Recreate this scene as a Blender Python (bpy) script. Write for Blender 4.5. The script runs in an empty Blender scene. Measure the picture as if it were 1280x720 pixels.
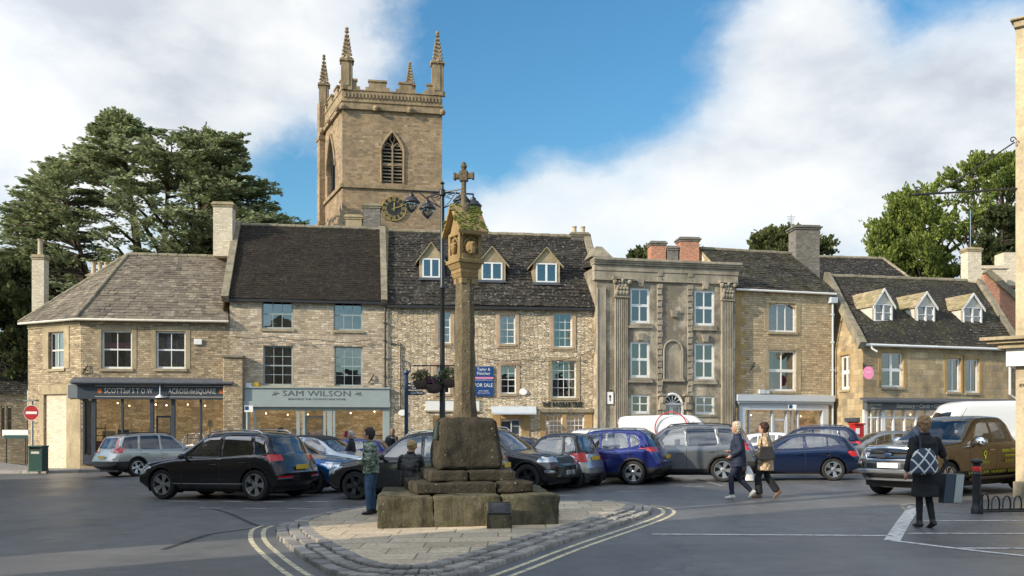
import bpy, bmesh, math, random
from mathutils import Vector, Matrix, noise
random.seed(7)
R = math.radians
scn = bpy.context.scene
COL = scn.collection
FPX, CX, HZ, CAMH, SL = 1150.0, 640.0, 537.0, 1.65, 0.015

# ------------------------------------------------------------ survey helpers
def gz(x): return SL * max(-32.0, min(32.0, x))
def ray(px, py): return Vector(((px - CX) / FPX, 1.0, (HZ - py) / FPX))
CAM = Vector((0, 0, CAMH))
def G(px, py, h=0.0):
    d = ray(px, py)
    t = (h - CAMH) / (d.z - SL * d.x)
    return CAM + d * t
def at(px, Z, py=None):
    d = ray(px, HZ if py is None else py)
    return CAM + d * Z
def on(px, Z, h=0.0):
    p = at(px, Z); p.z = gz(p.x) + h; return p

# ------------------------------------------------------------ mesh builder
class MB:
    def __init__(s):
        s.V = []; s.F = []; s.M = []; s.R = []; s.T = None
    def v(s, p):
        p = Vector(p)
        if s.T is not None: p = s.T @ p
        s.V.append(p); return len(s.V) - 1
    def poly(s, pts, m=0, r=None):
        s.F.append([s.v(p) for p in pts]); s.M.append(m); s.R.append(random.random() if r is None else r)
    def fi(s, idx, m=0, r=0.5):
        s.F.append(list(idx)); s.M.append(m); s.R.append(r)
    def box(s, c, d, rz=0.0, m=0, r=None, taper=1.0, jit=0.0):
        c = Vector(c); hx, hy, hz = d[0] / 2, d[1] / 2, d[2] / 2
        cr, sr = math.cos(rz), math.sin(rz)
        P = []
        for dz in (-1, 1):
            t = 1.0 if dz < 0 else taper
            for dx, dy in ((-1, -1), (1, -1), (1, 1), (-1, 1)):
                x, y = dx * hx * t, dy * hy * t
                q = Vector((c.x + x * cr - y * sr, c.y + x * sr + y * cr, c.z + dz * hz))
                if jit: q += Vector((random.uniform(-jit, jit), random.uniform(-jit, jit), random.uniform(-jit, jit)))
                P.append(s.v(q))
        if r is None: r = random.random()
        for f in ((0, 3, 2, 1), (4, 5, 6, 7), (0, 1, 5, 4), (1, 2, 6, 5), (2, 3, 7, 6), (3, 0, 4, 7)):
            s.fi([P[i] for i in f], m, r)
    def box2(s, a, b, m=0, r=None):
        s.box([(a[i] + b[i]) / 2 for i in range(3)], [abs(b[i] - a[i]) for i in range(3)], m=m, r=r)
    def frame_box(s, o, ax, ay, az, m=0, r=None):
        o, ax, ay, az = map(Vector, (o, ax, ay, az))
        P = [s.v(o + ax * i + ay * j + az * k) for k in (0, 1) for i, j in ((0, 0), (1, 0), (1, 1), (0, 1))]
        if r is None: r = random.random()
        for f in ((0, 3, 2, 1), (4, 5, 6, 7), (0, 1, 5, 4), (1, 2, 6, 5), (2, 3, 7, 6), (3, 0, 4, 7)):
            s.fi([P[i] for i in f], m, r)
    def tube(s, pts, rad, n=8, m=0, cap=True, r=None):
        pts = [Vector(p) for p in pts]
        if not isinstance(rad, (list, tuple)): rad = [rad] * len(pts)
        if r is None: r = random.random()
        rings = []; up = Vector((0, 0, 1)); prev = None
        for i, p in enumerate(pts):
            d = (pts[min(i + 1, len(pts) - 1)] - pts[max(i - 1, 0)])
            if d.length < 1e-9: d = Vector((0, 0, 1))
            d.normalize()
            a = prev if prev is not None else (Vector((1, 0, 0)) if abs(d.z) > .9 else up)
            a = (a - d * a.dot(d))
            if a.length < 1e-4: a = Vector((0, 1, 0)) - d * d.y
            a.normalize(); b = d.cross(a); prev = a
            rings.append([s.v(p + (a * math.cos(2 * math.pi * k / n) + b * math.sin(2 * math.pi * k / n)) * rad[i]) for k in range(n)])
        for i in range(len(rings) - 1):
            for k in range(n):
                s.fi((rings[i][k], rings[i][(k + 1) % n], rings[i + 1][(k + 1) % n], rings[i + 1][k]), m, r)
        if cap:
            s.fi(rings[0][::-1], m, r); s.fi(rings[-1], m, r)
    def lathe(s, prof, n=24, c=(0, 0, 0), axis='z', m=0, r=None, rot=0.0, caps=True):
        c = Vector(c); rings = []
        if r is None: r = random.random()
        for (rad, h) in prof:
            ring = []
            for k in range(n):
                a = 2 * math.pi * k / n + rot; x, y = rad * math.cos(a), rad * math.sin(a)
                q = {'z': (x, y, h), 'y': (x, h, y), 'x': (h, x, y)}[axis]
                ring.append(s.v(c + Vector(q)))
            rings.append(ring)
        for i in range(len(rings) - 1):
            for k in range(n):
                s.fi((rings[i][k], rings[i][(k + 1) % n], rings[i + 1][(k + 1) % n], rings[i + 1][k]), m, r)
        if caps and prof[0][0] > 1e-4: s.fi(rings[0][::-1], m, r)
        if caps and prof[-1][0] > 1e-4: s.fi(rings[-1], m, r)
    def prism(s, poly, a, m=0, r=None):
        # poly: list of points, a: extrusion vector
        a = Vector(a); n = len(poly)
        if r is None: r = random.random()
        P = [s.v(p) for p in poly]; Q = [s.v(Vector(p) + a) for p in poly]
        s.fi(P[::-1], m, r); s.fi(Q, m, r)
        for i in range(n): s.fi((P[i], P[(i + 1) % n], Q[(i + 1) % n], Q[i]), m, r)
    def ball(s, c, rad, n=10, m=0, sc=(1, 1, 1), r=None):
        c = Vector(c); rings = []
        if r is None: r = random.random()
        k2 = max(4, n // 2)
        for i in range(1, k2):
            t = math.pi * i / k2
            rings.append([s.v(c + Vector((rad * sc[0] * math.sin(t) * math.cos(2 * math.pi * k / n), rad * sc[1] * math.sin(t) * math.sin(2 * math.pi * k / n), rad * sc[2] * math.cos(t)))) for k in range(n)])
        top = s.v(c + Vector((0, 0, rad * sc[2]))); bot = s.v(c - Vector((0, 0, rad * sc[2])))
        for i in range(len(rings) - 1):
            for k in range(n): s.fi((rings[i][k], rings[i + 1][k], rings[i + 1][(k + 1) % n], rings[i][(k + 1) % n]), m, r)
        for k in range(n):
            s.fi((top, rings[0][k], rings[0][(k + 1) % n]), m, r); s.fi((bot, rings[-1][(k + 1) % n], rings[-1][k]), m, r)
    def build(s, name, mats, parent=None, smooth=False, bevel=0, world=True, fixn=True, merge=False):
        if not isinstance(mats, (list, tuple)): mats = [mats]
        V = s.V
        if parent is not None and world:
            inv = wm(parent).inverted(); V = [inv @ p for p in V]
        loc = Vector((0, 0, 0))
        if parent is None and V:
            lo = Vector([min(p[i] for p in V) for i in range(3)]); hi = Vector([max(p[i] for p in V) for i in range(3)])
            loc = Vector(((lo.x + hi.x) / 2, (lo.y + hi.y) / 2, lo.z)); V = [p - loc for p in V]
        me = bpy.data.meshes.new(name)
        me.from_pydata([tuple(p) for p in V], [], s.F)
        for m in mats: me.materials.append(m)
        me.polygons.foreach_set('material_index', s.M)
        at_ = me.attributes.new('rnd', 'FLOAT', 'FACE'); at_.data.foreach_set('value', s.R)
        if fixn or merge:
            bm = bmesh.new(); bm.from_mesh(me)
            if merge: bmesh.ops.remove_doubles(bm, verts=bm.verts, dist=1e-4)
            if fixn: bmesh.ops.recalc_face_normals(bm, faces=bm.faces)
            bm.to_mesh(me); bm.free()
        uvl = me.uv_layers.new(name='UVMap'); uvd = uvl.data
        vs = me.vertices
        for p in me.polygons:
            n = p.normal
            if abs(n.z) > .93:
                t = Vector((1, 0, 0)); b = Vector((0, 1, 0))
            else:
                t = Vector((-n.y, n.x, 0)).normalized(); b = n.cross(t)
            for li in p.loop_indices:
                co = vs[me.loops[li].vertex_index].co + loc
                uvd[li].uv = (co.dot(t), co.dot(b))
        if smooth: me.polygons.foreach_set('use_smooth', [True] * len(me.polygons))
        ob = bpy.data.objects.new(name, me); COL.objects.link(ob)
        ob.location = loc
        if parent is not None: ob.parent = parent
        if bevel:
            b = ob.modifiers.new('bevel', 'BEVEL'); b.width = bevel; b.segments = 2; b.limit_method = 'ANGLE'
        if smooth == 'auto': 
            me.set_sharp_from_angle(angle=R(38))
        return ob

def wm(o):
    m = Matrix.LocRotScale(o.location, o.rotation_euler, o.scale)
    return wm(o.parent) @ m if o.parent else m
def tag(o, label=None, cat=None, group=None, kind=None):
    if label: o['label'] = label
    if cat: o['category'] = cat
    if group: o['group'] = group
    if kind: o['kind'] = kind
    return o
def thing(name, label, cat, loc=(0, 0, 0), rz=0.0, group=None):
    o = bpy.data.objects.new(name, None); COL.objects.link(o); o.location = loc; o.rotation_euler = (0, 0, rz)
    o.empty_display_size = .2
    return tag(o, label, cat, group)
def children(o): return [c for c in bpy.data.objects if c.parent == o]
def copy_tree(o, parent=None):
    c = o.copy(); COL.objects.link(c); c.parent = parent
    for ch in children(o): copy_tree(ch, c)
    return c

# text -> mesh. frame: origin (centre), right dir, up dir
_tc = {}
def text(name, s, size, o, rt, up, mt, parent, ext=0.004, align='CENTER', spacing=1.0, width=None, shear=0, bold=0.0):
    cu = bpy.data.curves.new('txt', 'FONT'); cu.body = s; cu.size = size; cu.align_x = align; cu.align_y = 'CENTER'
    cu.extrude = ext; cu.space_character = spacing; cu.shear = shear; cu.resolution_u = 2; cu.offset = bold
    ob = bpy.data.objects.new('txt', cu); COL.objects.link(ob)
    dg = bpy.context.evaluated_depsgraph_get()
    me = bpy.data.meshes.new_from_object(ob.evaluated_get(dg)); bpy.data.objects.remove(ob); bpy.data.curves.remove(cu)
    rt = Vector(rt).normalized(); up = Vector(up).normalized(); n = rt.cross(up)
    sx = 1.0
    if width and len(me.vertices):
        w = max(v.co.x for v in me.vertices) - min(v.co.x for v in me.vertices); sx = width / max(w, 1e-6)
    inv = wm(parent).inverted() if parent else Matrix.Identity(4)
    for v in me.vertices:
        v.co = inv @ (Vector(o) + rt * (v.co.x * sx) + up * v.co.y + n * v.co.z)
    me.materials.clear(); me.materials.append(mt); me.name = name
    o2 = bpy.data.objects.new(name, me); COL.objects.link(o2); o2.parent = parent
    return o2

# ------------------------------------------------------------ materials
class NT:
    def __init__(s, name):
        s.m = bpy.data.materials.new(name); s.m.use_nodes = True; s.t = s.m.node_tree; s.t.nodes.clear()
        s.out = s.n('ShaderNodeOutputMaterial'); s.b = s.n('ShaderNodeBsdfPrincipled'); s.l(s.b.outputs[0], s.out.inputs[0])
    def n(s, t, **k):
        nd = s.t.nodes.new(t)
        for a, v in k.items(): setattr(nd, a, v)
        return nd
    def l(s, a, b): s.t.links.new(a, b)
    def set(s, nd, **k):
        for a, v in k.items():
            a = a.replace('_', ' ')
            for i in nd.inputs:
                if i.name.lower() == a.lower(): i.default_value = v; break
    def uv(s): return s.n('ShaderNodeUVMap').outputs[0]
    def obj(s): return s.n('ShaderNodeTexCoord').outputs['Object']
    def pos(s): return s.n('ShaderNodeNewGeometry').outputs['Position']
    def noise(s, vec, sc, det=4, rough=.6, out='Fac'):
        nd = s.n('ShaderNodeTexNoise'); nd.inputs['Scale'].default_value = sc; nd.inputs['Detail'].default_value = det; nd.inputs['Roughness'].default_value = rough
        if vec is not None: s.l(vec, nd.inputs['Vector'])
        return nd.outputs[out]
    def map(s, vec, scale=(1, 1, 1), loc=(0, 0, 0), rot=(0, 0, 0)):
        nd = s.n('ShaderNodeMapping'); nd.inputs['Scale'].default_value = scale; nd.inputs['Location'].default_value = loc; nd.inputs['Rotation'].default_value = rot
        s.l(vec, nd.inputs[0]); return nd.outputs[0]
    def ramp(s, fac, stops):
        nd = s.n('ShaderNodeValToRGB'); s.l(fac, nd.inputs[0]); e = nd.color_ramp.elements
        while len(e) < len(stops): e.new(.5)
        for i, (p, c) in enumerate(stops):
            e[i].position = p; e[i].color = (c[0], c[1], c[2], 1) if isinstance(c, (tuple, list)) else (c, c, c, 1)
        return nd.outputs[0]
    def mix(s, fac, a, b, mode='MIX'):
        nd = s.n('ShaderNodeMix', data_type='RGBA', blend_type=mode)
        for i, x in ((0, fac), (6, a), (7, b)):
            if hasattr(x, 'is_linked') or isinstance(x, bpy.types.NodeSocket): s.l(x, nd.inputs[i])
            elif isinstance(x, (int, float)): nd.inputs[i].default_value = x if i == 0 else (x, x, x, 1)
            else: nd.inputs[i].default_value = (x[0], x[1], x[2], 1)
        return nd.outputs[2]
    def math(s, op, a, b=None, clamp=False):
        nd = s.n('ShaderNodeMath', operation=op); nd.use_clamp = clamp
        for i, x in ((0, a), (1, b)):
            if x is None: continue
            if isinstance(x, bpy.types.NodeSocket): s.l(x, nd.inputs[i])
            else: nd.inputs[i].default_value = x
        return nd.outputs[0]
    def bump(s, h, strength=.5, dist=.02):
        nd = s.n('ShaderNodeBump'); nd.inputs['Strength'].default_value = strength; nd.inputs['Distance'].default_value = dist
        s.l(h, nd.inputs['Height']); s.l(nd.outputs[0], s.b.inputs['Normal']); return nd.outputs[0]
    def attr(s, nm='rnd'): 
        return s.n('ShaderNodeAttribute', attribute_name=nm).outputs['Fac']

def simple(name, c, rough=.5, metal=0.0, var=.15, sc=6.0, bump=0.0, spec=.5, coat=0.0, emit=None, es=0.0):
    k = NT(name); o = k.obj()
    f = k.noise(o, sc, 4)
    cc = k.mix(k.ramp(f, [(.3, 0), (.7, 1)]), tuple(x * (1 - var) for x in c), tuple(min(1, x * (1 + var)) for x in c))
    k.l(cc, k.b.inputs['Base Color'])
    rr = k.math('MULTIPLY_ADD', f, var * .6); 
    rr.node.inputs[2].default_value = max(.02, rough - var * .3); k.l(rr, k.b.inputs['Roughness'])
    k.b.inputs['Metallic'].default_value = metal; k.b.inputs['Specular IOR Level'].default_value = spec
    k.b.inputs['Coat Weight'].default_value = coat; k.b.inputs['Coat Roughness'].default_value = .04
    if bump: k.bump(k.noise(o, sc * 5, 3), bump, .01)
    if emit: 
        k.b.inputs['Emission Color'].default_value = (*emit, 1); k.b.inputs['Emission Strength'].default_value = es
    return k.m

LIFT = 1.5
def stone(name, cols, mortar, bw=.38, rh=.13, kind='brick', warp=.05, stain=.5, stain_c=(.07, .062, .05), ms=.012, bumps=.6, vary=1.0, lo=.25, hi=.75):
    k = NT(name); uv = k.uv(); P = k.pos()
    wn = k.noise(uv, 1.7, 2, out='Color'); 
    vm = k.n('ShaderNodeVectorMath', operation='MULTIPLY_ADD'); k.l(wn, vm.inputs[0]); vm.inputs[1].default_value = (warp * 2, warp * 2, 0); k.l(uv, vm.inputs[2])
    wn2 = k.noise(uv, 9, 2, out='Color')
    vm2 = k.n('ShaderNodeVectorMath', operation='MULTIPLY_ADD'); k.l(wn2, vm2.inputs[0]); vm2.inputs[1].default_value = (warp * .6, warp * .45, 0); k.l(vm.outputs[0], vm2.inputs[2])
    w = vm2.outputs[0]
    if kind == 'brick':
        b = k.n('ShaderNodeTexBrick'); k.l(w, b.inputs['Vector']); b.offset_frequency = 2; b.squash = .62; b.squash_frequency = 3; b.offset = .37
        for nm, v in (('Scale', 1), ('Mortar Size', ms), ('Mortar Smooth', .3), ('Brick Width', bw), ('Row Height', rh), ('Bias', 0.0)): b.inputs[nm].default_value = v
        b.inputs['Color1'].default_value = (0, 0, 0, 1); b.inputs['Color2'].default_value = (1, 1, 1, 1); b.inputs['Mortar'].default_value = (.5, .5, .5, 1)
        rnd = b.outputs['Color']; mort = b.outputs['Fac']
    else:
        sc = k.map(w, (1 / bw, 1 / rh, 1))
        v = k.n('ShaderNodeTexVoronoi', voronoi_dimensions='2D'); v.inputs['Scale'].default_value = 1; v.inputs['Randomness'].default_value = .8; k.l(sc, v.inputs['Vector'])
        v2 = k.n('ShaderNodeTexVoronoi', voronoi_dimensions='2D', feature='DISTANCE_TO_EDGE'); v2.inputs['Scale'].default_value = 1; v2.inputs['Randomness'].default_value = .8; k.l(sc, v2.inputs['Vector'])
        sp = k.n('ShaderNodeSeparateColor'); k.l(v.outputs['Color'], sp.inputs[0]); rnd = sp.outputs[0]
        mort = k.ramp(v2.outputs['Distance'], [(.0, 1), (.11, 0)])
    n = len(cols); col = k.ramp(rnd, [(i / (n - 1), c) for i, c in enumerate(cols)])
    fine = k.noise(uv, 14, 5, .7); col = k.mix(.75 * vary, col, k.ramp(fine, [(.28, .22), (.72, .76)]), 'OVERLAY')
    col = k.mix(k.math('MULTIPLY', mort, .85), col, mortar)
    big = k.noise(P, .55, 6, .72); 
    st = k.ramp(big, [(lo + .2, 0), (hi - .07, 1)]); col = k.mix(k.math('MULTIPLY', st, stain), col, stain_c)
    big2 = k.noise(k.map(P, (1.8, 1.8, .25)), 1.0, 4, .6)
    col = k.mix(k.math('MULTIPLY', k.ramp(big2, [(.48, 0), (.75, 1)]), stain * .7), col, stain_c)
    col = k.mix(1.0, col, (LIFT, LIFT * .99, LIFT * .97), 'MULTIPLY')
    k.l(col, k.b.inputs['Base Color']); k.b.inputs['Roughness'].default_value = .93; k.b.inputs['Specular IOR Level'].default_value = .2
    h = k.math('SUBTRACT', k.math('MULTIPLY', fine, .5), k.math('MULTIPLY', mort, .8))
    h = k.math('ADD', h, k.math('MULTIPLY', rnd, .5))
    k.bump(h, bumps, .035)
    return k.m

def ashlar(name, c, stain=.4, stain_c=(.06, .055, .045), sc=1.0, lich=0.0, moss=0.0, bumps=.4, spots=0.0):
    k = NT(name); P = k.pos()
    a = k.noise(P, 1.2 * sc, 6, .7); f = k.noise(P, 18 * sc, 5, .7); 
    col = k.mix(k.ramp(a, [(.3, 0), (.7, 1)]), tuple(x * .72 for x in c), tuple(min(1, x * 1.2) for x in c))
    col = k.mix(.7, col, k.ramp(f, [(.25, .33), (.75, .68)]), 'OVERLAY')
    st = k.noise(k.map(P, (1.6, 1.6, .45), (3, 1, 7)), 1.3 * sc, 6, .75); col = k.mix(k.math('MULTIPLY', k.ramp(st, [(.42, 0), (.66, 1)]), stain), col, stain_c)
    if moss:
        mo = k.noise(P, 2.3 * sc, 6, .75); col = k.mix(k.math('MULTIPLY', k.ramp(mo, [(.5, 0), (.62, 1)]), moss), col, (.1, .11, .03))
    if lich:
        v = k.n('ShaderNodeTexVoronoi'); v.inputs['Scale'].default_value = 9 * sc; k.l(P, v.inputs['Vector'])
        sp = k.n('ShaderNodeSeparateColor'); k.l(v.outputs['Color'], sp.inputs[0])
        rr = k.math('MULTIPLY', sp.outputs[1], .42)
        s1 = k.math('LESS_THAN', k.math('ADD', v.outputs['Distance'], k.math('MULTIPLY', f, .22)), rr)
        pick = k.math('GREATER_THAN', sp.outputs[0], 1 - spots if spots else .7)
        col = k.mix(k.math('MULTIPLY', k.math('MULTIPLY', s1, pick), lich), col, (.46, .42, .33))
    k.l(col, k.b.inputs['Base Color']); k.b.inputs['Roughness'].default_value = .92; k.b.inputs['Specular IOR Level'].default_value = .2
    k.bump(k.math('ADD', f, k.math('MULTIPLY', a, 2)), bumps, .03)
    return k.m

def slate(name, c1, c2, moss=.3, lich=.3, mossc=(.07, .075, .025)):
    k = NT(name); P = k.pos(); r = k.attr()
    col = k.ramp(r, [(0, c1), (.6, tuple((a + b) / 2 for a, b in zip(c1, c2))), (1, c2)])
    f = k.noise(P, 12, 5, .7); col = k.mix(.8, col, k.ramp(f, [(.25, .3), (.75, .7)]), 'OVERLAY')
    m = k.noise(P, .9, 6, .75); col = k.mix(k.math('MULTIPLY', k.ramp(m, [(.47, 0), (.62, 1)]), moss), col, mossc)
    l = k.noise(P, 6.5, 5, .85); col = k.mix(k.math('MULTIPLY', k.ramp(l, [(.57, 0), (.63, 1)]), lich), col, (.36, .35, .32))
    k.l(col, k.b.inputs['Base Color']); k.b.inputs['Roughness'].default_value = .85; k.b.inputs['Specular IOR Level'].default_value = .25
    k.bump(f, .5, .02); return k.m

def glass_mat(name, tint=.25, refl=.14, tc=(.86, .87, .86), wavy=.0):
    k = NT(name); tr = k.n('ShaderNodeBsdfTransparent'); tr.inputs[0].default_value = (tint * tc[0], tint * tc[1], tint * tc[2], 1)
    gl = k.n('ShaderNodeBsdfGlossy'); gl.inputs['Roughness'].default_value = .015; gl.inputs[0].default_value = (.95, .97, 1, 1)
    lw = k.n('ShaderNodeLayerWeight'); lw.inputs[0].default_value = .35
    fac = k.math('ADD', k.math('MULTIPLY', lw.outputs['Fresnel'], .75), refl, True)
    if wavy:
        nd = k.n('ShaderNodeBump'); nd.inputs['Strength'].default_value = wavy; nd.inputs['Distance'].default_value = .01
        k.l(k.noise(k.pos(), 2.2, 1), nd.inputs['Height']); k.l(nd.outputs[0], gl.inputs['Normal'])
    mx = k.n('ShaderNodeMixShader'); k.l(fac, mx.inputs[0]); k.l(tr.outputs[0], mx.inputs[1]); k.l(gl.outputs[0], mx.inputs[2]); k.l(mx.outputs[0], k.out.inputs[0])
    return k.m

def paint(name, c, metal=.35, rough=.3, dirt=.2):
    k = NT(name); P = k.obj(); f = k.noise(P, 3, 5, .7)
    sep = k.n('ShaderNodeSeparateXYZ'); k.l(P, sep.inputs[0])
    low = k.ramp(k.math('ADD', sep.outputs[2], k.math('MULTIPLY', f, .35)), [(.35, 1), (.85, 0)])
    col = k.mix(k.math('MULTIPLY', low, dirt), c, (.11, .1, .085))
    k.l(col, k.b.inputs['Base Color']); k.b.inputs['Metallic'].default_value = metal
    rr = k.math('MULTIPLY_ADD', low, .3 * min(1, dirt * 2)); rr.node.inputs[2].default_value = rough; k.l(rr, k.b.inputs['Roughness'])
    k.b.inputs['Coat Weight'].default_value = .8; k.b.inputs['Coat Roughness'].default_value = .05
    return k.m

M = {}
tan = [(.30, .22, .125), (.42, .34, .22), (.22, .17, .105), (.47, .39, .27), (.36, .26, .14)]
M['rubbleA'] = stone('coursed_rubble_warm', [(.155, .12, .08), (.34, .26, .165), (.24, .19, .13), (.44, .36, .24), (.18, .15, .11)], (.16, .13, .095), .3, .1, 'brick', .05, .4)
M['rubbleB'] = stone('coursed_rubble_grey', [(.21, .172, .13), (.45, .37, .275), (.30, .24, .175), (.54, .46, .36), (.24, .215, .18)], (.27, .22, .16), .34, .105, 'brick', .05, .35)
M['rubbleC'] = stone('random_rubble', [(.25, .2, .14), (.55, .455, .32), (.38, .3, .2), (.66, .57, .43), (.24, .21, .165)], (.16, .125, .08), .2, .078, 'vor', .03, .3, bumps=1.0)
M['rubbleE'] = stone('coursed_rubble_gold', [(.22, .17, .105), (.42, .325, .21), (.29, .235, .155), (.48, .39, .26)], (.2, .16, .11), .36, .115, 'brick', .03, .3, ms=.016)
M['ashlarF'] = stone('ashlar_gold', [(.28, .205, .12), (.38, .29, .17), (.25, .2, .13), (.42, .335, .21)], (.2, .15, .09), .8, .3, 'brick', .015, .6, ms=.006)
M['ashlarD'] = stone('ashlar_weathered', [(.33, .29, .22), (.39, .34, .26), (.32, .285, .22), (.42, .37, .29)], (.24, .2, .14), .9, .36, 'brick', .01, .85, stain_c=(.11, .095, .075), ms=.006, bumps=.35, lo=.2, hi=.62)
M['tower'] = stone('tower_stone', [(.19, .135, .085), (.28, .205, .13), (.165, .125, .085), (.32, .24, .16)], (.25, .18, .11), .42, .17, 'brick', .03, .45, ms=.01)
M['pale_rubble'] = stone('pale_rubble', [(.38, .33, .26), (.52, .46, .37), (.45, .38, .28), (.58, .52, .42)], (.4, .36, .29), .26, .09, 'brick', .02, .2)
M['brick'] = stone('red_brick', [(.30, .10, .06), (.38, .14, .08), (.25, .09, .06), (.42, .19, .11)], (.33, .28, .22), .22, .075, 'brick', .003, .25, ms=.01)
M['greybrick'] = stone('grey_stone_stack', [(.10, .095, .09), (.15, .14, .13), (.08, .075, .07), (.18, .17, .155)], (.16, .15, .13), .3, .1, 'brick', .01, .4, ms=.01)
M['dress'] = ashlar('dressed_stone', (.42, .34, .22), .35)
M['dressP'] = ashlar('pink_dressed_stone', (.5, .37, .25), .25)
M['dressG'] = ashlar('gold_dressed_stone', (.44, .30, .14), .25)
M['dressD'] = ashlar('weathered_dressed_stone', (.40, .35, .27), .6, (.13, .115, .09))
M['coping'] = ashlar('coping_stone', (.30, .26, .19), .5, lich=.5, moss=.3)
M['towertrim'] = ashlar('tower_trim', (.36, .27, .17), .55, moss=.2)
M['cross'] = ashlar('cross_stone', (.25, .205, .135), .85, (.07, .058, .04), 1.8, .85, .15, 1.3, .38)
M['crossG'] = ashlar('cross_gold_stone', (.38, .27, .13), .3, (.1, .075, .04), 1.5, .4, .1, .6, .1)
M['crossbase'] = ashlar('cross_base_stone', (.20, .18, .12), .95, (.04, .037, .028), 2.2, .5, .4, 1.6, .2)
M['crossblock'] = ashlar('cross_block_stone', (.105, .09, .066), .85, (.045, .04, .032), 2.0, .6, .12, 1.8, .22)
M['moss'] = simple('moss_green', (.13, .17, .012), .95, var=.5, sc=14, bump=1.0)
M['slateA'] = slate('slate_brown', (.10, .085, .07), (.27, .225, .17), .12, .15, (.16, .14, .06))
M['slateB'] = slate('slate_black', (.012, .009, .007), (.034, .025, .018), .1, .12)
M['slateC'] = slate('slate_dark', (.014, .012, .0105), (.055, .048, .04), .10, .75)
M['slateF'] = slate('slate_mossy', (.018, .015, .012), (.08, .068, .052), .35, .6)
M['slateG'] = slate('slate_gold', (.24, .19, .12), (.42, .34, .22), .4, .2, (.2, .2, .05))
M['white'] = simple('white_paint', (.78, .78, .76), .4, var=.06)
M['cream'] = simple('cream_paint', (.6, .56, .48), .5, var=.08)
M['sage'] = simple('sage_grey_paint', (.33, .385, .38), .45, var=.05, sc=2)
M['palegrey'] = simple('pale_blue_grey_paint', (.52, .57, .62), .45, var=.05, sc=2)
M['slatepaint'] = simple('slate_blue_paint', (.045, .058, .078), .45, var=.1, sc=3)
M['lead'] = simple('lead_flashing', (.09, .1, .12), .5, var=.25, sc=5)
M['black'] = simple('black_metal', (.02, .02, .022), .4, var=.2)
M['blackp'] = simple('black_plastic', (.022, .022, .023), .6, var=.2)
M['navy'] = simple('navy_metal', (.02, .04, .10), .35, var=.1)
M['blackpipe'] = simple('black_downpipe', (.025, .025, .027), .5, var=.2)
M['pane'] = glass_mat('window_glass', .7, .2, wavy=.25)
M['paneshop'] = glass_mat('shop_glass', .85, .12, wavy=.15)
M['carglass'] = glass_mat('car_glass', .68, .12)
M['carglassdark'] = glass_mat('dark_car_glass', .2, .1)
M['room'] = simple('dim_room', (.05, .045, .04), .9, var=.5, sc=2)
M['curtain'] = simple('net_curtain', (.5, .48, .44), .9, var=.25, sc=7)
M['red'] = simple('red_paint', (.42, .02, .02), .35, var=.1)
M['green'] = simple('dark_green_plastic', (.012, .06, .05), .45, var=.15)
M['gold'] = simple('gilded_metal', (.5, .34, .12), .35, .6, var=.1)
M['terracotta'] = simple('chimney_pot_clay', (.42, .33, .22), .8, var=.2)
M['chrome'] = simple('chrome', (.75, .76, .78), .12, 1.0, var=.03)
M['alloy'] = simple('alloy_silver', (.5, .51, .52), .28, .85, var=.05)
M['alloydark'] = simple('alloy_dark', (.06, .06, .065), .3, .7, var=.1)
M['tyre'] = simple('tyre_rubber', (.022, .022, .022), .85, var=.2, sc=20, bump=.3)
M['lining'] = simple('car_interior', (.03, .03, .032), .8, var=.2)
M['seat'] = simple('car_seat', (.13, .125, .12), .75, var=.2)
M['lampred'] = simple('tail_lamp_red', (.55, .012, .015), .12, var=.1, coat=1.0)
M['lampclear'] = simple('headlamp_clear', (.5, .54, .58), .08, .6, var=.25, sc=14, coat=1.0)
M['plateY'] = simple('yellow_plate', (.75, .5, .05), .4, var=.03)
M['plateW'] = simple('white_plate', (.75, .75, .74), .4, var=.03)
M['blueSign'] = simple('sale_board_blue', (.012, .055, .2), .4, var=.05)
M['ink'] = simple('black_lettering', (.02, .02, .02), .6, var=.05)
M['inkgrey'] = simple('grey_lettering', (.09, .10, .11), .6, var=.05)
M['pink'] = simple('pink_sign', (.75, .25, .42), .45, var=.05)
M['orange'] = simple('orange_square', (.55, .16, .04), .5, var=.05)
M['yellow'] = simple('yellow_alarm', (.8, .5, .03), .4, var=.05)
M['bulb'] = simple('lit_bulb', (1, .8, .5), .4, emit=(1, .72, .38), es=8)
M['lampglass'] = glass_mat('lantern_glass', .8, .2)
M['bark'] = simple('tree_bark', (.07, .05, .035), .9, var=.3, sc=6, bump=.8)
# ------------------------------------------------------------ world, sun, camera
SUN_EL, SUN_PHI = 24.0, 31.0
sun_dir = Vector((-math.cos(R(SUN_PHI)) * math.cos(R(SUN_EL)), -math.sin(R(SUN_PHI)) * math.cos(R(SUN_EL)), math.sin(R(SUN_EL))))
w = bpy.data.worlds.new("World"); scn.world = w; w.use_nodes = True
k = NT.__new__(NT); k.t = w.node_tree; k.t.nodes.clear()
wo = k.n('ShaderNodeOutputWorld'); bg = k.n('ShaderNodeBackground'); k.l(bg.outputs[0], wo.inputs[0])
sky = k.n('ShaderNodeTexSky', sky_type='NISHITA'); sky.sun_disc = False; sky.sun_elevation = R(SUN_EL)
sky.sun_rotation = math.atan2(sun_dir.x, sun_dir.y); sky.altitude = 200; sky.air_density = 1.3; sky.dust_density = .6; sky.ozone_density = 2.5
dirv = k.n('ShaderNodeTexCoord').outputs['Generated']
hsv = k.n('ShaderNodeHueSaturation'); hsv.inputs['Saturation'].default_value = 1.1; hsv.inputs['Value'].default_value = 1.2; k.l(k.mix(1.0, sky.outputs[0], (.70, .97, 1.08), 'MULTIPLY'), hsv.inputs['Color'])
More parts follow.
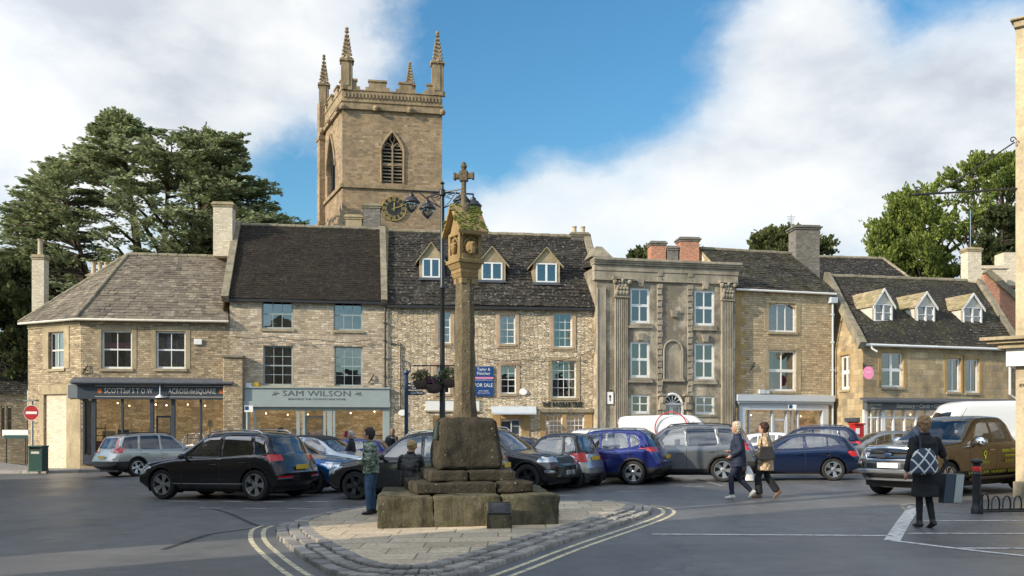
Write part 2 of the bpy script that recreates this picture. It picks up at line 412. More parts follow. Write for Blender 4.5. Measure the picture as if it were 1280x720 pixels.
wv = k.n('ShaderNodeVectorMath', operation='MULTIPLY_ADD'); k.l(k.noise(dirv, 5, 4, .6, 'Color'), wv.inputs[0]); wv.inputs[1].default_value = (.12, .12, .09); k.l(dirv, wv.inputs[2])
n1 = k.noise(k.map(wv.outputs[0], (1, 1, 1.6)), 3.4, 10, .6); n2 = k.noise(k.map(dirv, (1, 1, 1.5), (4, 2, 1)), 7.5, 6, .6)
dens = k.math('ADD', k.math('MULTIPLY', n1, 1.5), k.math('MULTIPLY', n2, .7))
def blob(px, py, rad, amp):
    d = ray(px, py).normalized()
    vm = k.n('ShaderNodeVectorMath', operation='DISTANCE'); k.l(dirv, vm.inputs[0]); vm.inputs[1].default_value = d
    mr = k.n('ShaderNodeMapRange', interpolation_type='SMOOTHSTEP'); k.l(vm.outputs['Value'], mr.inputs[0])
    mr.inputs[1].default_value = 0; mr.inputs[2].default_value = rad; mr.inputs[3].default_value = amp; mr.inputs[4].default_value = 0
    return mr.outputs[0]
for b in ((40, 40, .26, .42), (230, 110, .22, .34), (300, 60, .14, .2), (0, 230, .26, .42), (420, 50, .10, .22), (450, 120, .09, .15), (180, 0, .2, .2), (660, 290, .13, .34), (800, 260, .20, .42), (950, 215, .20, .38),
          (1120, 150, .24, .42), (1270, 90, .18, .42), (1280, 260, .3, .35), (970, 25, .15, .42), (1060, 60, .10, .22), (610, 110, .17, -.3), (720, 60, .2, -.34), (790, 170, .09, -.2), (500, 250, .12, -.22), (360, 200, .09, -.3), (890, 105, .12, -.34), (1180, 15, .16, -.6), (1290, 190, .1, -.2), (1080, 90, .06, -.15), (1110, 40, .06, -.2), (620, 215, .06, -.15)):
    dens = k.math('ADD', dens, blob(*b))
for v_, rad, amp in (((0, 0, 1), .75, .4), ((-1, -.3, .55), .7, .45), ((1, -.4, .5), .7, .4), ((0, -1, .95), .5, .3), ((.25, -1, .22), .45, -.12)):
    d_ = Vector(v_).normalized(); b0 = blob(640, 100, rad, amp); b0.node.inputs[0].links[0].from_node.inputs[1].default_value = d_; dens = k.math('ADD', dens, b0)
cl = k.ramp(k.math('MULTIPLY', dens, .5), [(.49, 0), (.58, .22), (.69, .75), (.86, 1)])
shade = k.noise(k.map(dirv, (1, 1, 1.9), (0, 0, .12)), 4.3, 7, .55)
cc = k.ramp(shade, [(.32, (4.9, 5.2, 5.7)), (.45, (6.8, 7.0, 7.2)), (.56, (8.1, 8.1, 8.0))])
sv = k.n('ShaderNodeVectorMath', operation='DOT_PRODUCT'); k.l(dirv, sv.inputs[0]); sv.inputs[1].default_value = sun_dir
mr = k.n('ShaderNodeMapRange', interpolation_type='SMOOTHSTEP'); k.l(sv.outputs['Value'], mr.inputs[0]); mr.inputs[1].default_value = -.05; mr.inputs[2].default_value = .95; mr.inputs[3].default_value = 1; mr.inputs[4].default_value = 3.1
cc = k.mix(1.0, cc, mr.outputs[0], 'MULTIPLY')
mixc = k.mix(k.math('MULTIPLY', cl, .93), hsv.outputs[0], cc)
k.l(mixc, bg.inputs[0]); bg.inputs[1].default_value = .13

sl = bpy.data.lights.new('sun', 'SUN'); sl.energy = 5.0; sl.angle = R(.6); sl.color = (1, .87, .68)
so = bpy.data.objects.new('sun', sl); COL.objects.link(so); so.rotation_euler = (-sun_dir).to_track_quat('-Z', 'Y').to_euler(); so.location = (-30, -20, 40)
cam = bpy.data.cameras.new('camera'); co = bpy.data.objects.new('camera', cam); COL.objects.link(co)
co.location = CAM; co.rotation_euler = (R(90), 0, 0); cam.sensor_width = 36; cam.lens = FPX / 1280 * 36; cam.shift_y = (HZ - 360) / 1280
cam.clip_end = 3000; scn.camera = co
scn.view_settings.view_transform = 'Standard'; scn.view_settings.look = 'None'; scn.view_settings.exposure = 0
scn.render.film_transparent = False
scn.cycles.transparent_max_bounces = 24; scn.cycles.max_bounces = 8

# ------------------------------------------------------------ ground materials
def asphalt():
    k = NT('wet_asphalt'); P = k.pos()
    a = k.noise(P, .22, 6, .62); f = k.noise(P, 60, 3, .8); g = k.noise(P, 2.5, 5, .65); s = k.noise(k.map(P, (.35, .05, 1), (2, 5, 0), (0, 0, R(25))), 1.0, 4, .6)
    col = k.mix(k.ramp(a, [(.3, 0), (.7, 1)]), (.105, .105, .107), (.155, .153, .152))
    col = k.mix(.8, col, k.ramp(f, [(.3, .2), (.7, .8)]), 'OVERLAY'); col = k.mix(.7, col, k.ramp(g, [(.3, .32), (.7, .64)]), 'OVERLAY')
    v = k.n('ShaderNodeTexVoronoi', feature='DISTANCE_TO_EDGE'); v.inputs['Scale'].default_value = .32; k.l(k.map(k.noise(P, .8, 4, .6, 'Color'), (2, 2, 0)), v.inputs['Vector']); vv = k.n('ShaderNodeVectorMath', operation='ADD'); k.l(P, vv.inputs[0]); k.l(k.noise(P, 1.1, 5, .6, 'Color'), vv.inputs[1]); k.l(vv.outputs[0], v.inputs['Vector'])
    col = k.mix(k.math('MULTIPLY', k.ramp(v.outputs['Distance'], [(.002, 1), (.008, 0)]), .5), col, (.03, .03, .03))
    pt = k.n('ShaderNodeTexVoronoi', distance='CHEBYCHEV'); pt.inputs['Scale'].default_value = .13; k.l(k.map(P, (1, 1.6, 0), (3, 2, 0), (0, 0, .3)), pt.inputs['Vector']); ps_ = k.n('ShaderNodeSeparateColor'); k.l(pt.outputs['Color'], ps_.inputs[0])
    col = k.mix(k.math('MULTIPLY', k.math('GREATER_THAN', ps_.outputs[0], .62), .32), col, (.055, .057, .062))
    oil = k.noise(k.map(P, (1, 1, 1), (7, 7, 0)), .9, 3, .5); col = k.mix(k.math('MULTIPLY', k.ramp(oil, [(.62, 0), (.74, 1)]), .45), col, (.045, .043, .042))
    col = k.mix(k.math('MULTIPLY', k.ramp(s, [(.5, 0), (.66, 1)]), .5), col, (.20, .195, .19))  # pale streaks put the road's sheen into the colour
    k.l(col, k.b.inputs['Base Color'])
    k.l(k.ramp(k.math('ADD', k.math('MULTIPLY', a, .6), k.math('MULTIPLY', s, .4)), [(.36, .30), (.52, .46), (.7, .62)]), k.b.inputs['Roughness'])
    k.b.inputs['Specular IOR Level'].default_value = .42
    k.bump(k.math('ADD', f, k.math('MULTIPLY', g, .4)), .28, .012); return k.m
M["asphalt"] = asphalt()
def marking(name, c, wear=.5):
    k = NT(name); P = k.pos(); f = k.noise(P, 9, 6, .8)
    al = k.ramp(f, [(.36 + wear * .1, 0), (.5 + wear * .1, 1)])
    col = k.mix(k.math('MULTIPLY_ADD', al, .75), (.07, .07, .072), c); col.node.inputs[0].links[0].from_node.inputs[2].default_value = .25
    k.l(col, k.b.inputs['Base Color']); k.b.inputs['Roughness'].default_value = .75; k.bump(f, .2, .01); return k.m
M['linew'] = marking('white_road_paint', (.62, .62, .60), .2)
M['linefaint'] = marking('worn_white_paint', (.30, .31, .32), .5)
M['liney'] = marking('yellow_road_paint', (.62, .56, .38), .2)
M['tar'] = marking('tar_seam', (.018, .018, .02), .4)
M['flag'] = stone('flagstones', [(.33, .275, .2), (.42, .355, .265), (.3, .26, .2), (.46, .38, .28)], (.1, .09, .075), .85, .55, 'brick', .008, .3, ms=.012, bumps=.35)
M['pave'] = stone('grey_paving', [(.14, .135, .13), (.19, .18, .17), (.12, .12, .115)], (.06, .06, .055), .6, .6, 'brick', .005, .3, ms=.01, bumps=.3)
def settm():
    k = NT('granite_sett'); P = k.pos(); r = k.attr(); f = k.noise(P, 22, 5, .75); a = k.noise(P, 2.5, 5, .7)
    col = k.ramp(r, [(0, (.19, .18, .17)), (.5, (.28, .265, .25)), (1, (.4, .375, .335))]); col = k.mix(.8, col, k.ramp(f, [(.25, .3), (.75, .7)]), 'OVERLAY')
    col = k.mix(k.math('MULTIPLY', k.ramp(a, [(.56, 0), (.68, 1)]), .6), col, (.06, .065, .03)); k.l(col, k.b.inputs['Base Color']); k.b.inputs['Roughness'].default_value = .8
    k.bump(f, .6, .015); return k.m
M['sett'] = settm()
M['grass'] = simple('mown_grass', (.06, .09, .025), .95, var=.4, sc=3, bump=1)

def sheet(name, pts, m, h, kind='structure', parent=None):
    mb = MB(); mb.poly([Vector((p[0], p[1], gz(p[0]) + h)) for p in pts], 0); o = mb.build(name, m, parent, fixn=False)
    if kind: o['kind'] = kind
    if o.data.polygons[0].normal.z < 0: o.data.flip_normals()
    return o
mb = MB(); xs = [-900, -200, -60, -32] + [i * 8 for i in range(-3, 4)] + [32, 60, 200, 900]; ys = [-300, -60, -20, 0, 10, 20, 30, 40, 60, 120, 400, 1500]
for i in range(len(xs) - 1):
    for j in range(len(ys) - 1):
        mb.poly([(x, y, gz(x)) for x, y in ((xs[i], ys[j]), (xs[i + 1], ys[j]), (xs[i + 1], ys[j + 1]), (xs[i], ys[j + 1]))])
gr = mb.build('ground', M['asphalt'], fixn=False, merge=False); gr['kind'] = 'structure'

# distant hills behind the town
mb = MB(); prev = None
for i in range(61):
    a = R(20 + i * 140 / 60); r_ = 600; x, y = math.cos(a) * r_, math.sin(a) * r_
    h = 6 + 9 * noise.noise((i * .13, 3, 0)); cur = [(x, y, -6), (x * 1.15, y * 1.15, h)]
    if prev: mb.poly([prev[0], cur[0], cur[1], prev[1]])
    prev = cur
o = mb.build('hills', M['grass']); o['kind'] = 'structure'

# ------------------------------------------------------------ walls, windows, roofs
class Wall:
    def __init__(s, a, b):
        s.a = Vector((a[0], a[1], 0)); s.b = Vector((b[0], b[1], 0)); s.L = (s.b - s.a).length
        s.u = (s.b - s.a).normalized(); s.n = Vector((s.u.y, -s.u.x, 0)); s.op = []
    def uz(s, px, py, d=0.0):
        r_ = ray(px, py); o = s.a + s.n * d; t = (o - CAM).dot(s.n) / r_.dot(s.n); p = CAM + r_ * t
        return (p - s.a).dot(s.u), p.z
    def p(s, u, z, d=0.0):
        q = s.a + s.u * u + s.n * d; q.z = z; return q
    def rect(s, r, d=0.0):
        x0, y0, x1, y1 = r; xm, ym = (x0 + x1) / 2, (y0 + y1) / 2
        return (s.uz(x0, ym, d)[0], s.uz(x1, ym, d)[0], s.uz(xm, y1, d)[1], s.uz(xm, y0, d)[1])
    def bar(s, mb, u0, u1, z0, z1, d0, d1, m=0, r=None):
        mb.frame_box(s.p(u0, z0, d0), s.u * (u1 - u0), s.n * (d1 - d0), Vector((0, 0, z1 - z0)), m, r)
    def mesh(s, mb, z0, z1, reveal=.2, m=0, u0=0, u1=None):
        u1 = s.L if u1 is None else u1
        us = sorted({u0, u1} | {x for o in s.op for x in o[:2]}); zs = sorted({z0, z1} | {x for o in s.op for x in o[2:]})
        # subdivide wide cells a little
        for i in range(len(us) - 1):
            for j in range(len(zs) - 1):
                um, zm = (us[i] + us[i + 1]) / 2, (zs[j] + zs[j + 1]) / 2
                if any(o[0] < um < o[1] and o[2] < zm < o[3] for o in s.op): continue
                mb.poly([s.p(us[i], zs[j]), s.p(us[i + 1], zs[j]), s.p(us[i + 1], zs[j + 1]), s.p(us[i], zs[j + 1])], m)
        for a, b, c, d in s.op:
            for q in (((a, c), (a, d)), ((b, d), (b, c)), ((b, c), (a, c)), ((a, d), (b, d))):
                (ua, za), (ub, zb) = q
                mb.poly([s.p(ua, za), s.p(ub, zb), s.p(ub, zb, -reveal), s.p(ua, za, -reveal)], m)

def window(W, rpx, cols, rows, parent, fm='white', pm='pane', midrail=True, fw=.06, bw=.022, sill='dress', dep=.12, curtain=0, head=None, lw=0, sillp=.07, glow=False):
    u0, u1, z0, z1 = W.rect(rpx); W.op.append((u0, u1, z0, z1))
    mb = MB(); 
    W.bar(mb, u0, u0 + fw, z0, z1, -dep - .06, -dep); W.bar(mb, u1 - fw, u1, z0, z1, -dep - .06, -dep)
    W.bar(mb, u0 + fw, u1 - fw, z0, z0 + fw * 1.3, -dep - .06, -dep + .01); W.bar(mb, u0 + fw, u1 - fw, z1 - fw, z1, -dep - .06, -dep)
    a, b, c, d = u0 + fw, u1 - fw, z0 + fw * 1.3, z1 - fw
    for i in range(1, cols):
        x = a + (b - a) * i / cols; W.bar(mb, x - bw / 2, x + bw / 2, c, d, -dep - .055, -dep - .012)
    for j in range(1, rows):
        z = c + (d - c) * j / rows; t = bw if not (midrail and j * 2 == rows) else bw * 2.2
        W.bar(mb, a, b, z - t / 2, z + t / 2, -dep - .052, -dep - .009)
    f = mb.build('window', M[fm], parent)
    mb = MB(); mb.poly([W.p(a, c, -dep - .04), W.p(b, c, -dep - .04), W.p(b, d, -dep - .04), W.p(a, d, -dep - .04)])
    mb.build('pane', M[pm], f, fixn=False)
    if sill:
        mb = MB(); W.bar(mb, u0 - .08, u1 + .08, z0 - .13, z0 - .002, -dep, sillp); mb.build('sill', M[sill], f, bevel=.01)
    if curtain:
        mb = MB(); n = 14
        def cur(ua, ub):
            for i in range(n):
                x0, x1 = ua + (ub - ua) * i / n, ua + (ub - ua) * (i + 1) / n
                mb.poly([W.p(x0, c, -dep - .16 - .05 * (i % 2)), W.p(x1, c, -dep - .16 - .05 * ((i + 1) % 2)), W.p(x1, d, -dep - .16 - .05 * ((i + 1) % 2)), W.p(x0, d, -dep - .16 - .05 * (i % 2))])
        wd = (b - a)
        if curtain == 1: cur(a, a + wd * .24); cur(b - wd * .24, b)
        elif curtain == 2: cur(a, b)
        elif curtain == 3: mb.poly([W.p(a, c + (d - c) * .45, -dep - .15), W.p(b, c + (d - c) * .45, -dep - .15), W.p(b, d, -dep - .15), W.p(a, d, -dep - .15)])
        mb.build('curtain', M['curtain'], f, fixn=False)
    return f, (u0, u1, z0, z1)

def surround(W, o, parent, mat='dress', w_=.22, proud=.03, top=.25, bot=.0):
    u0, u1, z0, z1 = o; mb = MB()
    W.bar(mb, u0 - w_, u0 - .004, z0 - bot, z1 + top, -.05, proud); W.bar(mb, u1 + .004, u1 + w_, z0 - bot, z1 + top, -.05, proud)
    W.bar(mb, u0, u1, z1 + .004, z1 + top - .003, -.05, proud)
    if bot: W.bar(mb, u0, u1, z0 - bot, z0 - .14, -.05, proud - .01)
    return mb.build('window_surround', M[mat], parent, bevel=.008)

def slates(mb, E0, E1, R0, R1, row=.2, row2=.13, wid=(.16, .36), th=.028, m=0, wob=.02):
    # bilinear slope from eaves E0-E1 up to ridge R0-R1, individual slates
    E0, E1, R0, R1 = map(Vector, (E0, E1, R0, R1))
    L = ((R0 + R1) / 2 - (E0 + E1) / 2).length
    n = (E1 - E0).cross((R0 + R1) / 2 - (E0 + E1) / 2).normalized()
    if n.z < 0: n = -n
    t = 0; rows = []
    while t < 1:
        h = (row + (row2 - row) * t) / L; rows.append((t, min(1, t + h))); t += h
    for ri, (t0, t1) in enumerate(rows):
        a0, b0 = E0.lerp(R0, t0), E1.lerp(R1, t0); tt = min(1, t1 + .05 / L); a1, b1 = E0.lerp(R0, tt), E1.lerp(R1, tt)
        W_ = (b0 - a0).length
        if W_ < .05: continue
        s = 0; s = -random.uniform(0, wid[0]) 
        base = .5 + .25 * noise.noise((ri * .6, 0, 1))
        while s < W_:
            wd = random.uniform(*wid); f0, f1 = max(0, s / W_), min(1, (s + wd) / W_)
            s += wd
            if f1 - f0 < 1e-3: continue
            g = .004 / W_; lift = random.uniform(.4, 1.3) * th; dr = random.uniform(-.012, .012) / L
            sag = wob * noise.noise((a0.x * .5 + f0 * 9, a0.z * .7, t0 * 5))
            p0 = a0.lerp(b0, f0 + g) + n * (lift + sag) + (a0 - a1) * 0; p1 = a0.lerp(b0, f1 - g) + n * (lift * random.uniform(.7, 1.2) + sag)
            q1 = a1.lerp(b1, f1 - g) + n * (.003 + sag); q0 = a1.lerp(b1, f0 + g) + n * (.003 + sag)
            dv = (q0 - p0).normalized() * random.uniform(-.012, .012); p0 = p0 + dv; p1 = p1 + dv
            r_ = min(1, max(0, random.gauss(base, .22)))
            mb.poly([p0, p1, q1, q0], m, r_)
            mb.poly([p0 - n * th, p1 - n * th, p1, p0], m, r_ * .5)
    mb.poly([E0, E1, R1, R0], m, .1)

def slope_at(E0, E1, R0, px, py):
    n = (Vector(E1) - Vector(E0)).cross(Vector(R0) - Vector(E0)); r_ = ray(px, py); t = (Vector(E0) - CAM).dot(n) / r_.dot(n); return CAM + r_ * t

def chimney(parent, px0, px1, py_top, Z, py_bot, mat, pots=0, dep=.7, cap='dress', rz=.1, name='chimney', potm='terracotta', poth=.5, capc=True):
    z1 = at(0, Z, py_top).z; z0 = at(0, Z, py_bot).z - .8; x0, x1 = at(px0, Z).x, at(px1, Z).x; cx, w_ = (x0 + x1) / 2, x1 - x0
    mb = MB(); c = Vector((cx, Z + dep / 2, 0)); h = z1 - z0
    mb.box((cx, c.y, z0 + (h - .25) / 2), (w_ * .9, dep * .9, h - .25), rz)
    o = mb.build(name, mat, parent)
    mb = MB(); mb.box((cx, c.y, z1 - .2), (w_ * 1.0, dep, .1), rz); mb.box((cx, c.y, z1 - .11), (w_ * 1.1, dep * 1.1, .08), rz); mb.box((cx, c.y, z1 - .03), (w_ * .95, dep * .95, .08), rz)
    mb.build('cap', M[cap], o, bevel=.01)
    for i in range(pots):
        f = (i + .5) / pots - .5; q = Vector((cx + f * w_ * .9 * math.cos(rz), c.y + f * w_ * .9 * math.sin(rz), z1))
        mb = MB(); mb.lathe([(.14, 0), (.15, .06), (.12, .1), (.115, poth - .08), (.14, poth - .05), (.14, poth), (.1, poth), (.09, poth - .2)], 14, q)
        mb.build('chimney_pot', M[potm], o, smooth='auto')
    return o

def pipe(parent, pts, r_=.045, mat='blackpipe', name='downpipe', brackets=True):
    mb = MB(); mb.tube(pts, r_, 8)
    a, b = Vector(pts[0]), Vector(pts[-1])
    if brackets:
        for i in range(1, 5):
            q = a.lerp(b, i / 5); mb.box(q, (r_ * 3.2, r_ * 2.6, .06))
    return mb.build(name, M[mat], parent, smooth='auto')

def roomback(W, parent, z0, z1, u0=.1, u1=None, dep=1.6, mat='room'):
    u1 = W.L - .1 if u1 is None else u1; mb = MB()
    mb.poly([W.p(u0, z0, -dep), W.p(u1, z0, -dep), W.p(u1, z1, -dep), W.p(u0, z1, -dep)])
    mb.poly([W.p(u0, z0, -dep), W.p(u1, z0, -dep), W.p(u1, z0, -.25), W.p(u0, z0, -.25)])
    mb.poly([W.p(u0, z1, -dep), W.p(u1, z1, -dep), W.p(u1, z1, -.25), W.p(u0, z1, -.25)])
    mb.poly([W.p(u0, z0, -dep), W.p(u0, z1, -dep), W.p(u0, z1, -.25), W.p(u0, z0, -.25)]); mb.poly([W.p(u1, z0, -dep), W.p(u1, z1, -dep), W.p(u1, z1, -.25), W.p(u1, z0, -.25)])
    return mb.build('interior', M[mat], parent, fixn=False)

def quoins(W, parent, side, z0, z1, mat='dressG', w_=(.3, .55), h=.33, gap=False):
    mb = MB(); z = z0; i = 0
    while z < z1 - .1:
        hh = min(h * random.uniform(.85, 1.15), z1 - z); ww = w_[i % 2] * random.uniform(.9, 1.1)
        if side == 0: W.bar(mb, 0.0, ww, z, z + hh - .012, -.06, .012)
        else: W.bar(mb, W.L - ww, W.L, z, z + hh - .012, -.06, .012)
        z += hh; i += 1
    return mb.build('quoin', M[mat], parent, bevel=.008)

def shell(parent, W, z0, z1, depth, mat, name='wall', d2=None):
    # plain side and back walls
    mb = MB(); a0, b0 = W.p(0, z0), W.p(W.L, z0); bk = -depth
    c0, d0 = W.p(W.L, z0, bk), W.p(0, z0, bk)
    up = Vector((0, 0, z1 - z0))
    for p, q in ((b0, c0), (c0, d0), (d0, a0)): mb.poly([p, q, q + up, p + up])
    return mb

Zf = {'A': 43.5, 'B': 44.4, 'C': 45.6}
PA0 = on(35, 45.2); PA1 = on(101, 43.5); PB = on(287, 44.4); PC = on(484, 45.6); PD = on(760, 46.9); PE = on(919, 48.2); PEr = on(1040, 49.8)
BASE = -.45

# ============================================================ A: corner shop
A = thing('corner_shop_house', 'two storey stone corner shop with hipped brown slate roof and dark slate blue shopfront', 'shop building', (PA1.x, PA1.y, gz(PA1.x)))
WA = Wall(PA1, PB); WL = Wall(PA0, PA1)
zeA = WA.uz(190, 400)[1]
for r_ in ((127, 413, 165, 461), (195, 414, 232, 461)):
    f, o = window(WA, r_, 2, 2, A, fm='white', fw=.08, bw=.035, curtain=2 if r_[0] > 150 else 1); surround(WA, o, A, 'dress', .22, .02, .22)  # curtains added to lighten the panes; the full one imitates a pale reflection
f, o = window(WL, (61, 415, 80, 461), 2, 2, A, fm='cream', fw=.08, bw=.035); surround(WL, o, A, 'dress', .38, .03, .3, .0)
# shopfront opening
ou = WA.rect((104, 498, 286, 572)); WA.op.append((ou[0], ou[1], ou[2], ou[3] + .3))
mb = MB(); WA.mesh(mb, BASE - .3, zeA); mb.build('wall', M['rubbleA'], A, fixn=False)
mb = MB(); bl = WL.rect((55, 493, 83, 586)); WL.op.append(bl); WL.mesh(mb, BASE - .3, zeA, .1); mb.poly([WL.p(bl[0], bl[2], -.1), WL.p(bl[1], bl[2], -.1), WL.p(bl[1], bl[3], -.1), WL.p(bl[0], bl[3], -.1)], 1)
mb.build('wall', [M['rubbleA'], M['pale_rubble']], A, fixn=False)
mb = MB(); WL.bar(mb, bl[0] - .3, bl[1] + .35, bl[3] + .01, bl[3] + .45, -.03, .03); WL.bar(mb, bl[0] - .32, bl[0] - .01, BASE, bl[3], -.03, .02); WL.bar(mb, bl[1] + .01, WL.L + .0, BASE, bl[3], -.03, .02)
mb.build('door_surround', M['dress'], A, bevel=.01); mb = MB(); WL.bar(mb, 0, WL.L, zeA - .3, zeA - .12, -.02, .05); mb.build('eaves_band', M['dress'], A, bevel=.01); roomback(WL, A, .5, zeA - .1, .1, WL.L - .1, .5)
mb = MB(); back = [WL.p(0, 0, -9), WA.p(WA.L, 0, -8)]
pz = lambda p, z: Vector((p[0], p[1], z))
sb = [PA0, back[0], back[1], PB]
for i in range(3): mb.poly([pz(sb[i], BASE - .3), pz(sb[i + 1], BASE - .3), pz(sb[i + 1], zeA), pz(sb[i], zeA)])
mb.build('rear_wall', M['rubbleA'], A, fixn=False)
roomback(WA, A, WA.uz(190, 480)[1] + .2, zeA - .1)
RL = at(160, 47.2, 318); RR = at(284, 48.0, 317); RR.z = RL.z
e0 = pz(PA0, zeA) + WL.n * .3 - WL.u * .3; e1 = pz(PA1, zeA) + (WL.n + WA.n).normalized() * .36; e2 = pz(PB, zeA) + WA.n * .3
mb = MB(); slates(mb, e1, e2, RL, RR, .24, .15, m=0); slates(mb, e0, e1, RL, RL + Vector((.02, 0, 0)), .24, .15)
bk0 = pz(back[0], zeA); bk1 = pz(back[1], zeA); mb.poly([bk0, e0, RL]); mb.poly([bk0, RL, RR, bk1])
rA = mb.build('roof', M['slateA'], A, fixn=False)
mb = MB()
def ridge(mb, a, b, r_=.11, seg=.45):
    a, b = Vector(a), Vector(b); n = max(1, int((b - a).length / seg))
    for i in range(n):
        p, q = a.lerp(b, i / n), a.lerp(b, (i + .96) / n); j = Vector((0, 0, random.uniform(-.01, .015))); mb.tube([p + j, q + j], [r_, r_ * 1.06], 7)
ridge(mb, RL, RR); ridge(mb, e1 + Vector((0, 0, .04)), RL, .09); ridge(mb, e0, RL, .09); mb.build('ridge_tile', M['coping'], rA, smooth='auto')
mb = MB(); gA = [e0 - Vector((0, 0, .05)), e1 - Vector((0, 0, .05)), e2 - Vector((0, 0, .05))]; mb.tube(gA, .06, 8); mb.build('gutter', M['cream'], A, smooth='auto')
chimney(A, 38, 54, 318, 47, 400, M['pale_rubble'], 1, .7, poth=.85)
chimney(A, 108, 142, 342, 51, 360, M['rubbleA'], 4, .8, poth=.7)
# shopfront
u0, u1, z0, z1 = WA.rect((104, 498, 286, 572)); mb = MB()
fa = WA.rect((98, 481, 287, 498)); WA.bar(mb, -.12, WA.L - .02, fa[2], fa[3], -.1, .16)
WA.bar(mb, -.12, WA.L - .02, fa[2] - .05, fa[2] - .002, -.1, .22)
mb.build('fascia', M['slatepaint'], A, bevel=.015)
mb = MB(); WL.bar(mb, WL.L - .75, WL.L + .1, fa[2], fa[3], -.05, .12); mb.build('fascia_return', M['slatepaint'], A, bevel=.015)
cn = WA.rect((97, 472, 293, 480)); mb = MB()
P = [WA.p(-.35, cn[3], -.05), WA.p(WA.L + .2, cn[3], -.05), WA.p(WA.L + .2, cn[2] + .08, .5), WA.p(-.35, cn[2] + .08, .5)]
mb.prism(P, (0, 0, -.08)); WA.bar(mb, -.33, WA.L + .18, cn[2] - .05, cn[2] + .06, .0, .42); mb.build('canopy', M['lead'], A, bevel=.01)
mb = MB()
for px_ in (105, 117.5, 153, 190, 216.5, 251, 285.5):
    uu = WA.uz(px_, 530)[0]; t = .09 if px_ in (190, 216.5, 117.5) else .05; WA.bar(mb, uu - t, uu + t, z0, fa[2] - .05, -.12, .06)
WA.bar(mb, u0, u1, z0 - .3, z0 + .12, -.12, .1); mb.build('shopfront_frame', M['slatepaint'], A, bevel=.01)
for a_, b_ in ((105, 190), (216, 285)):
    mb = MB(); ua, ub = WA.uz(a_, 530)[0], WA.uz(b_, 530)[0]; mb.poly([WA.p(ua, z0, -.03), WA.p(ub, z0, -.03), WA.p(ub, fa[2], -.03), WA.p(ua, fa[2], -.03)])
    mb.build('shop_window', M['paneshop'], A, fixn=False)
ua, ub = WA.uz(193, 530)[0], WA.uz(213, 530)[0]; mb = MB(); zt_ = WA.uz(200, 522)[1]
WA.bar(mb, ua, ub, zt_, zt_ + .09, -.4, -.32); WA.bar(mb, ua, ua + .08, BASE, zt_, -.4, -.32); WA.bar(mb, ub - .08, ub, BASE, zt_, -.4, -.32); WA.bar(mb, ua, ub, BASE, BASE + .3, -.4, -.32)
dA = mb.build('door', M['slatepaint'], A, bevel=.01); mb = MB(); mb.poly([WA.p(ua, BASE, -.36), WA.p(ub, BASE, -.36), WA.p(ub, fa[2], -.36), WA.p(ua, fa[2], -.36)]); mb.build('pane', M['pane'], dA, fixn=False)
M['shopglow'] = stone('shop_reflection_glow', [(.34, .23, .1), (.5, .36, .18), (.28, .18, .08), (.56, .42, .23)], (.2, .13, .07), .34, .12, 'vor', .03, .5)  # stone pattern paints golden reflections behind the shop glass
k_ = M['shopglow'].node_tree; b_ = [n for n in k_.nodes if n.type == 'BSDF_PRINCIPLED'][0]; k_.links.new(b_.inputs['Base Color'].links[0].from_socket, b_.inputs['Emission Color']); b_.inputs['Emission Strength'].default_value = .5  # emission added so the back walls glow like lit interiors
def shopitems(W, parent, u0, u1, z0, z1, n, dep=(.4, 1.1), seed=1, bulbs=4):
    rnd = random.Random(seed); mb = MB(); ms = ['shopglow', 'red', 'green', 'curtain', 'slatepaint', 'cream', 'terracotta']
    for i in range(n):
        u = rnd.uniform(u0 + .2, u1 - .2); d = -rnd.uniform(*dep); h = rnd.uniform(.3, 1.5); kk = rnd.random(); m_ = rnd.randrange(len(ms)); zb = z0 + rnd.choice([0, 0, .5])
        if kk < .35: mb.box(W.p(u, zb + h * .3, d), (rnd.uniform(.2, .6), .3, h * .6), rnd.random(), m_)
        elif kk < .6: mb.lathe([(.02, 0), (.14, .02), (.12, h * .2), (.03, h * .35), (.03, h * .7), (.16, h * .72), (.09, h * .95)], 10, W.p(u, zb, d), m=m_)
        elif kk < .8:
            for q in range(3): mb.box(W.p(u, zb + .2 + q * .35, d), (.55, .25, .04), 0, m_)
            for q in (-.27, .27): mb.tube([W.p(u + q, zb, d), W.p(u + q, zb + 1.1, d)], .02, 6, m_)
        else: mb.ball(W.p(u, zb + h * .5, d), .18, 8, m_, (1, 1, 1.3))
    mb.build('window_display', [M[x] for x in ms], parent, smooth='auto')
    if bulbs:
        mb = MB()
        for i in range(bulbs): mb.ball(W.p(u0 + (u1 - u0) * (i + .5 + rnd.uniform(-.2, .2)) / bulbs, z1 - rnd.uniform(.15, .35), -rnd.uniform(.3, 1.2)), .04, 6)
        mb.build('ceiling_bulb', M['bulb'], parent)
mb = MB(); zc = fa[3]
roomA = roomback(WA, A, BASE + .1, zc, .1, WA.L - .1, 1.8, 'shopglow'); shopitems(WA, A, u0, u1, z0, fa[2], 26, seed=3, bulbs=8)
mb = MB(); uu = WA.uz(111, 530)[0]; WA.bar(mb, u0 + .1, WA.uz(117, 530)[0] - .05, z0 + .1, fa[2] - .1, -.3, -.25); mb.build('display_panel', M['curtain'], A)
zz = (fa[2] + fa[3]) / 2 + .01
def wtext(W, s, px, z, size, parent, mt, width=None, d=.165, **kw): return text('lettering', s, size, W.p(W.uz(px, 500)[0], z, d), W.u, (0, 0, 1), M[mt], parent, width=width, **kw)
mpp = 44.3 / 1150
wtext(WA, 'SCOTTS', 145, zz, .36, A, 'cream', 25 * mpp); wtext(WA, 'of', 161, zz, .36, A, 'cream', 5 * mpp, shear=.3); wtext(WA, 'S T O W', 179, zz, .36, A, 'cream', 24 * mpp)
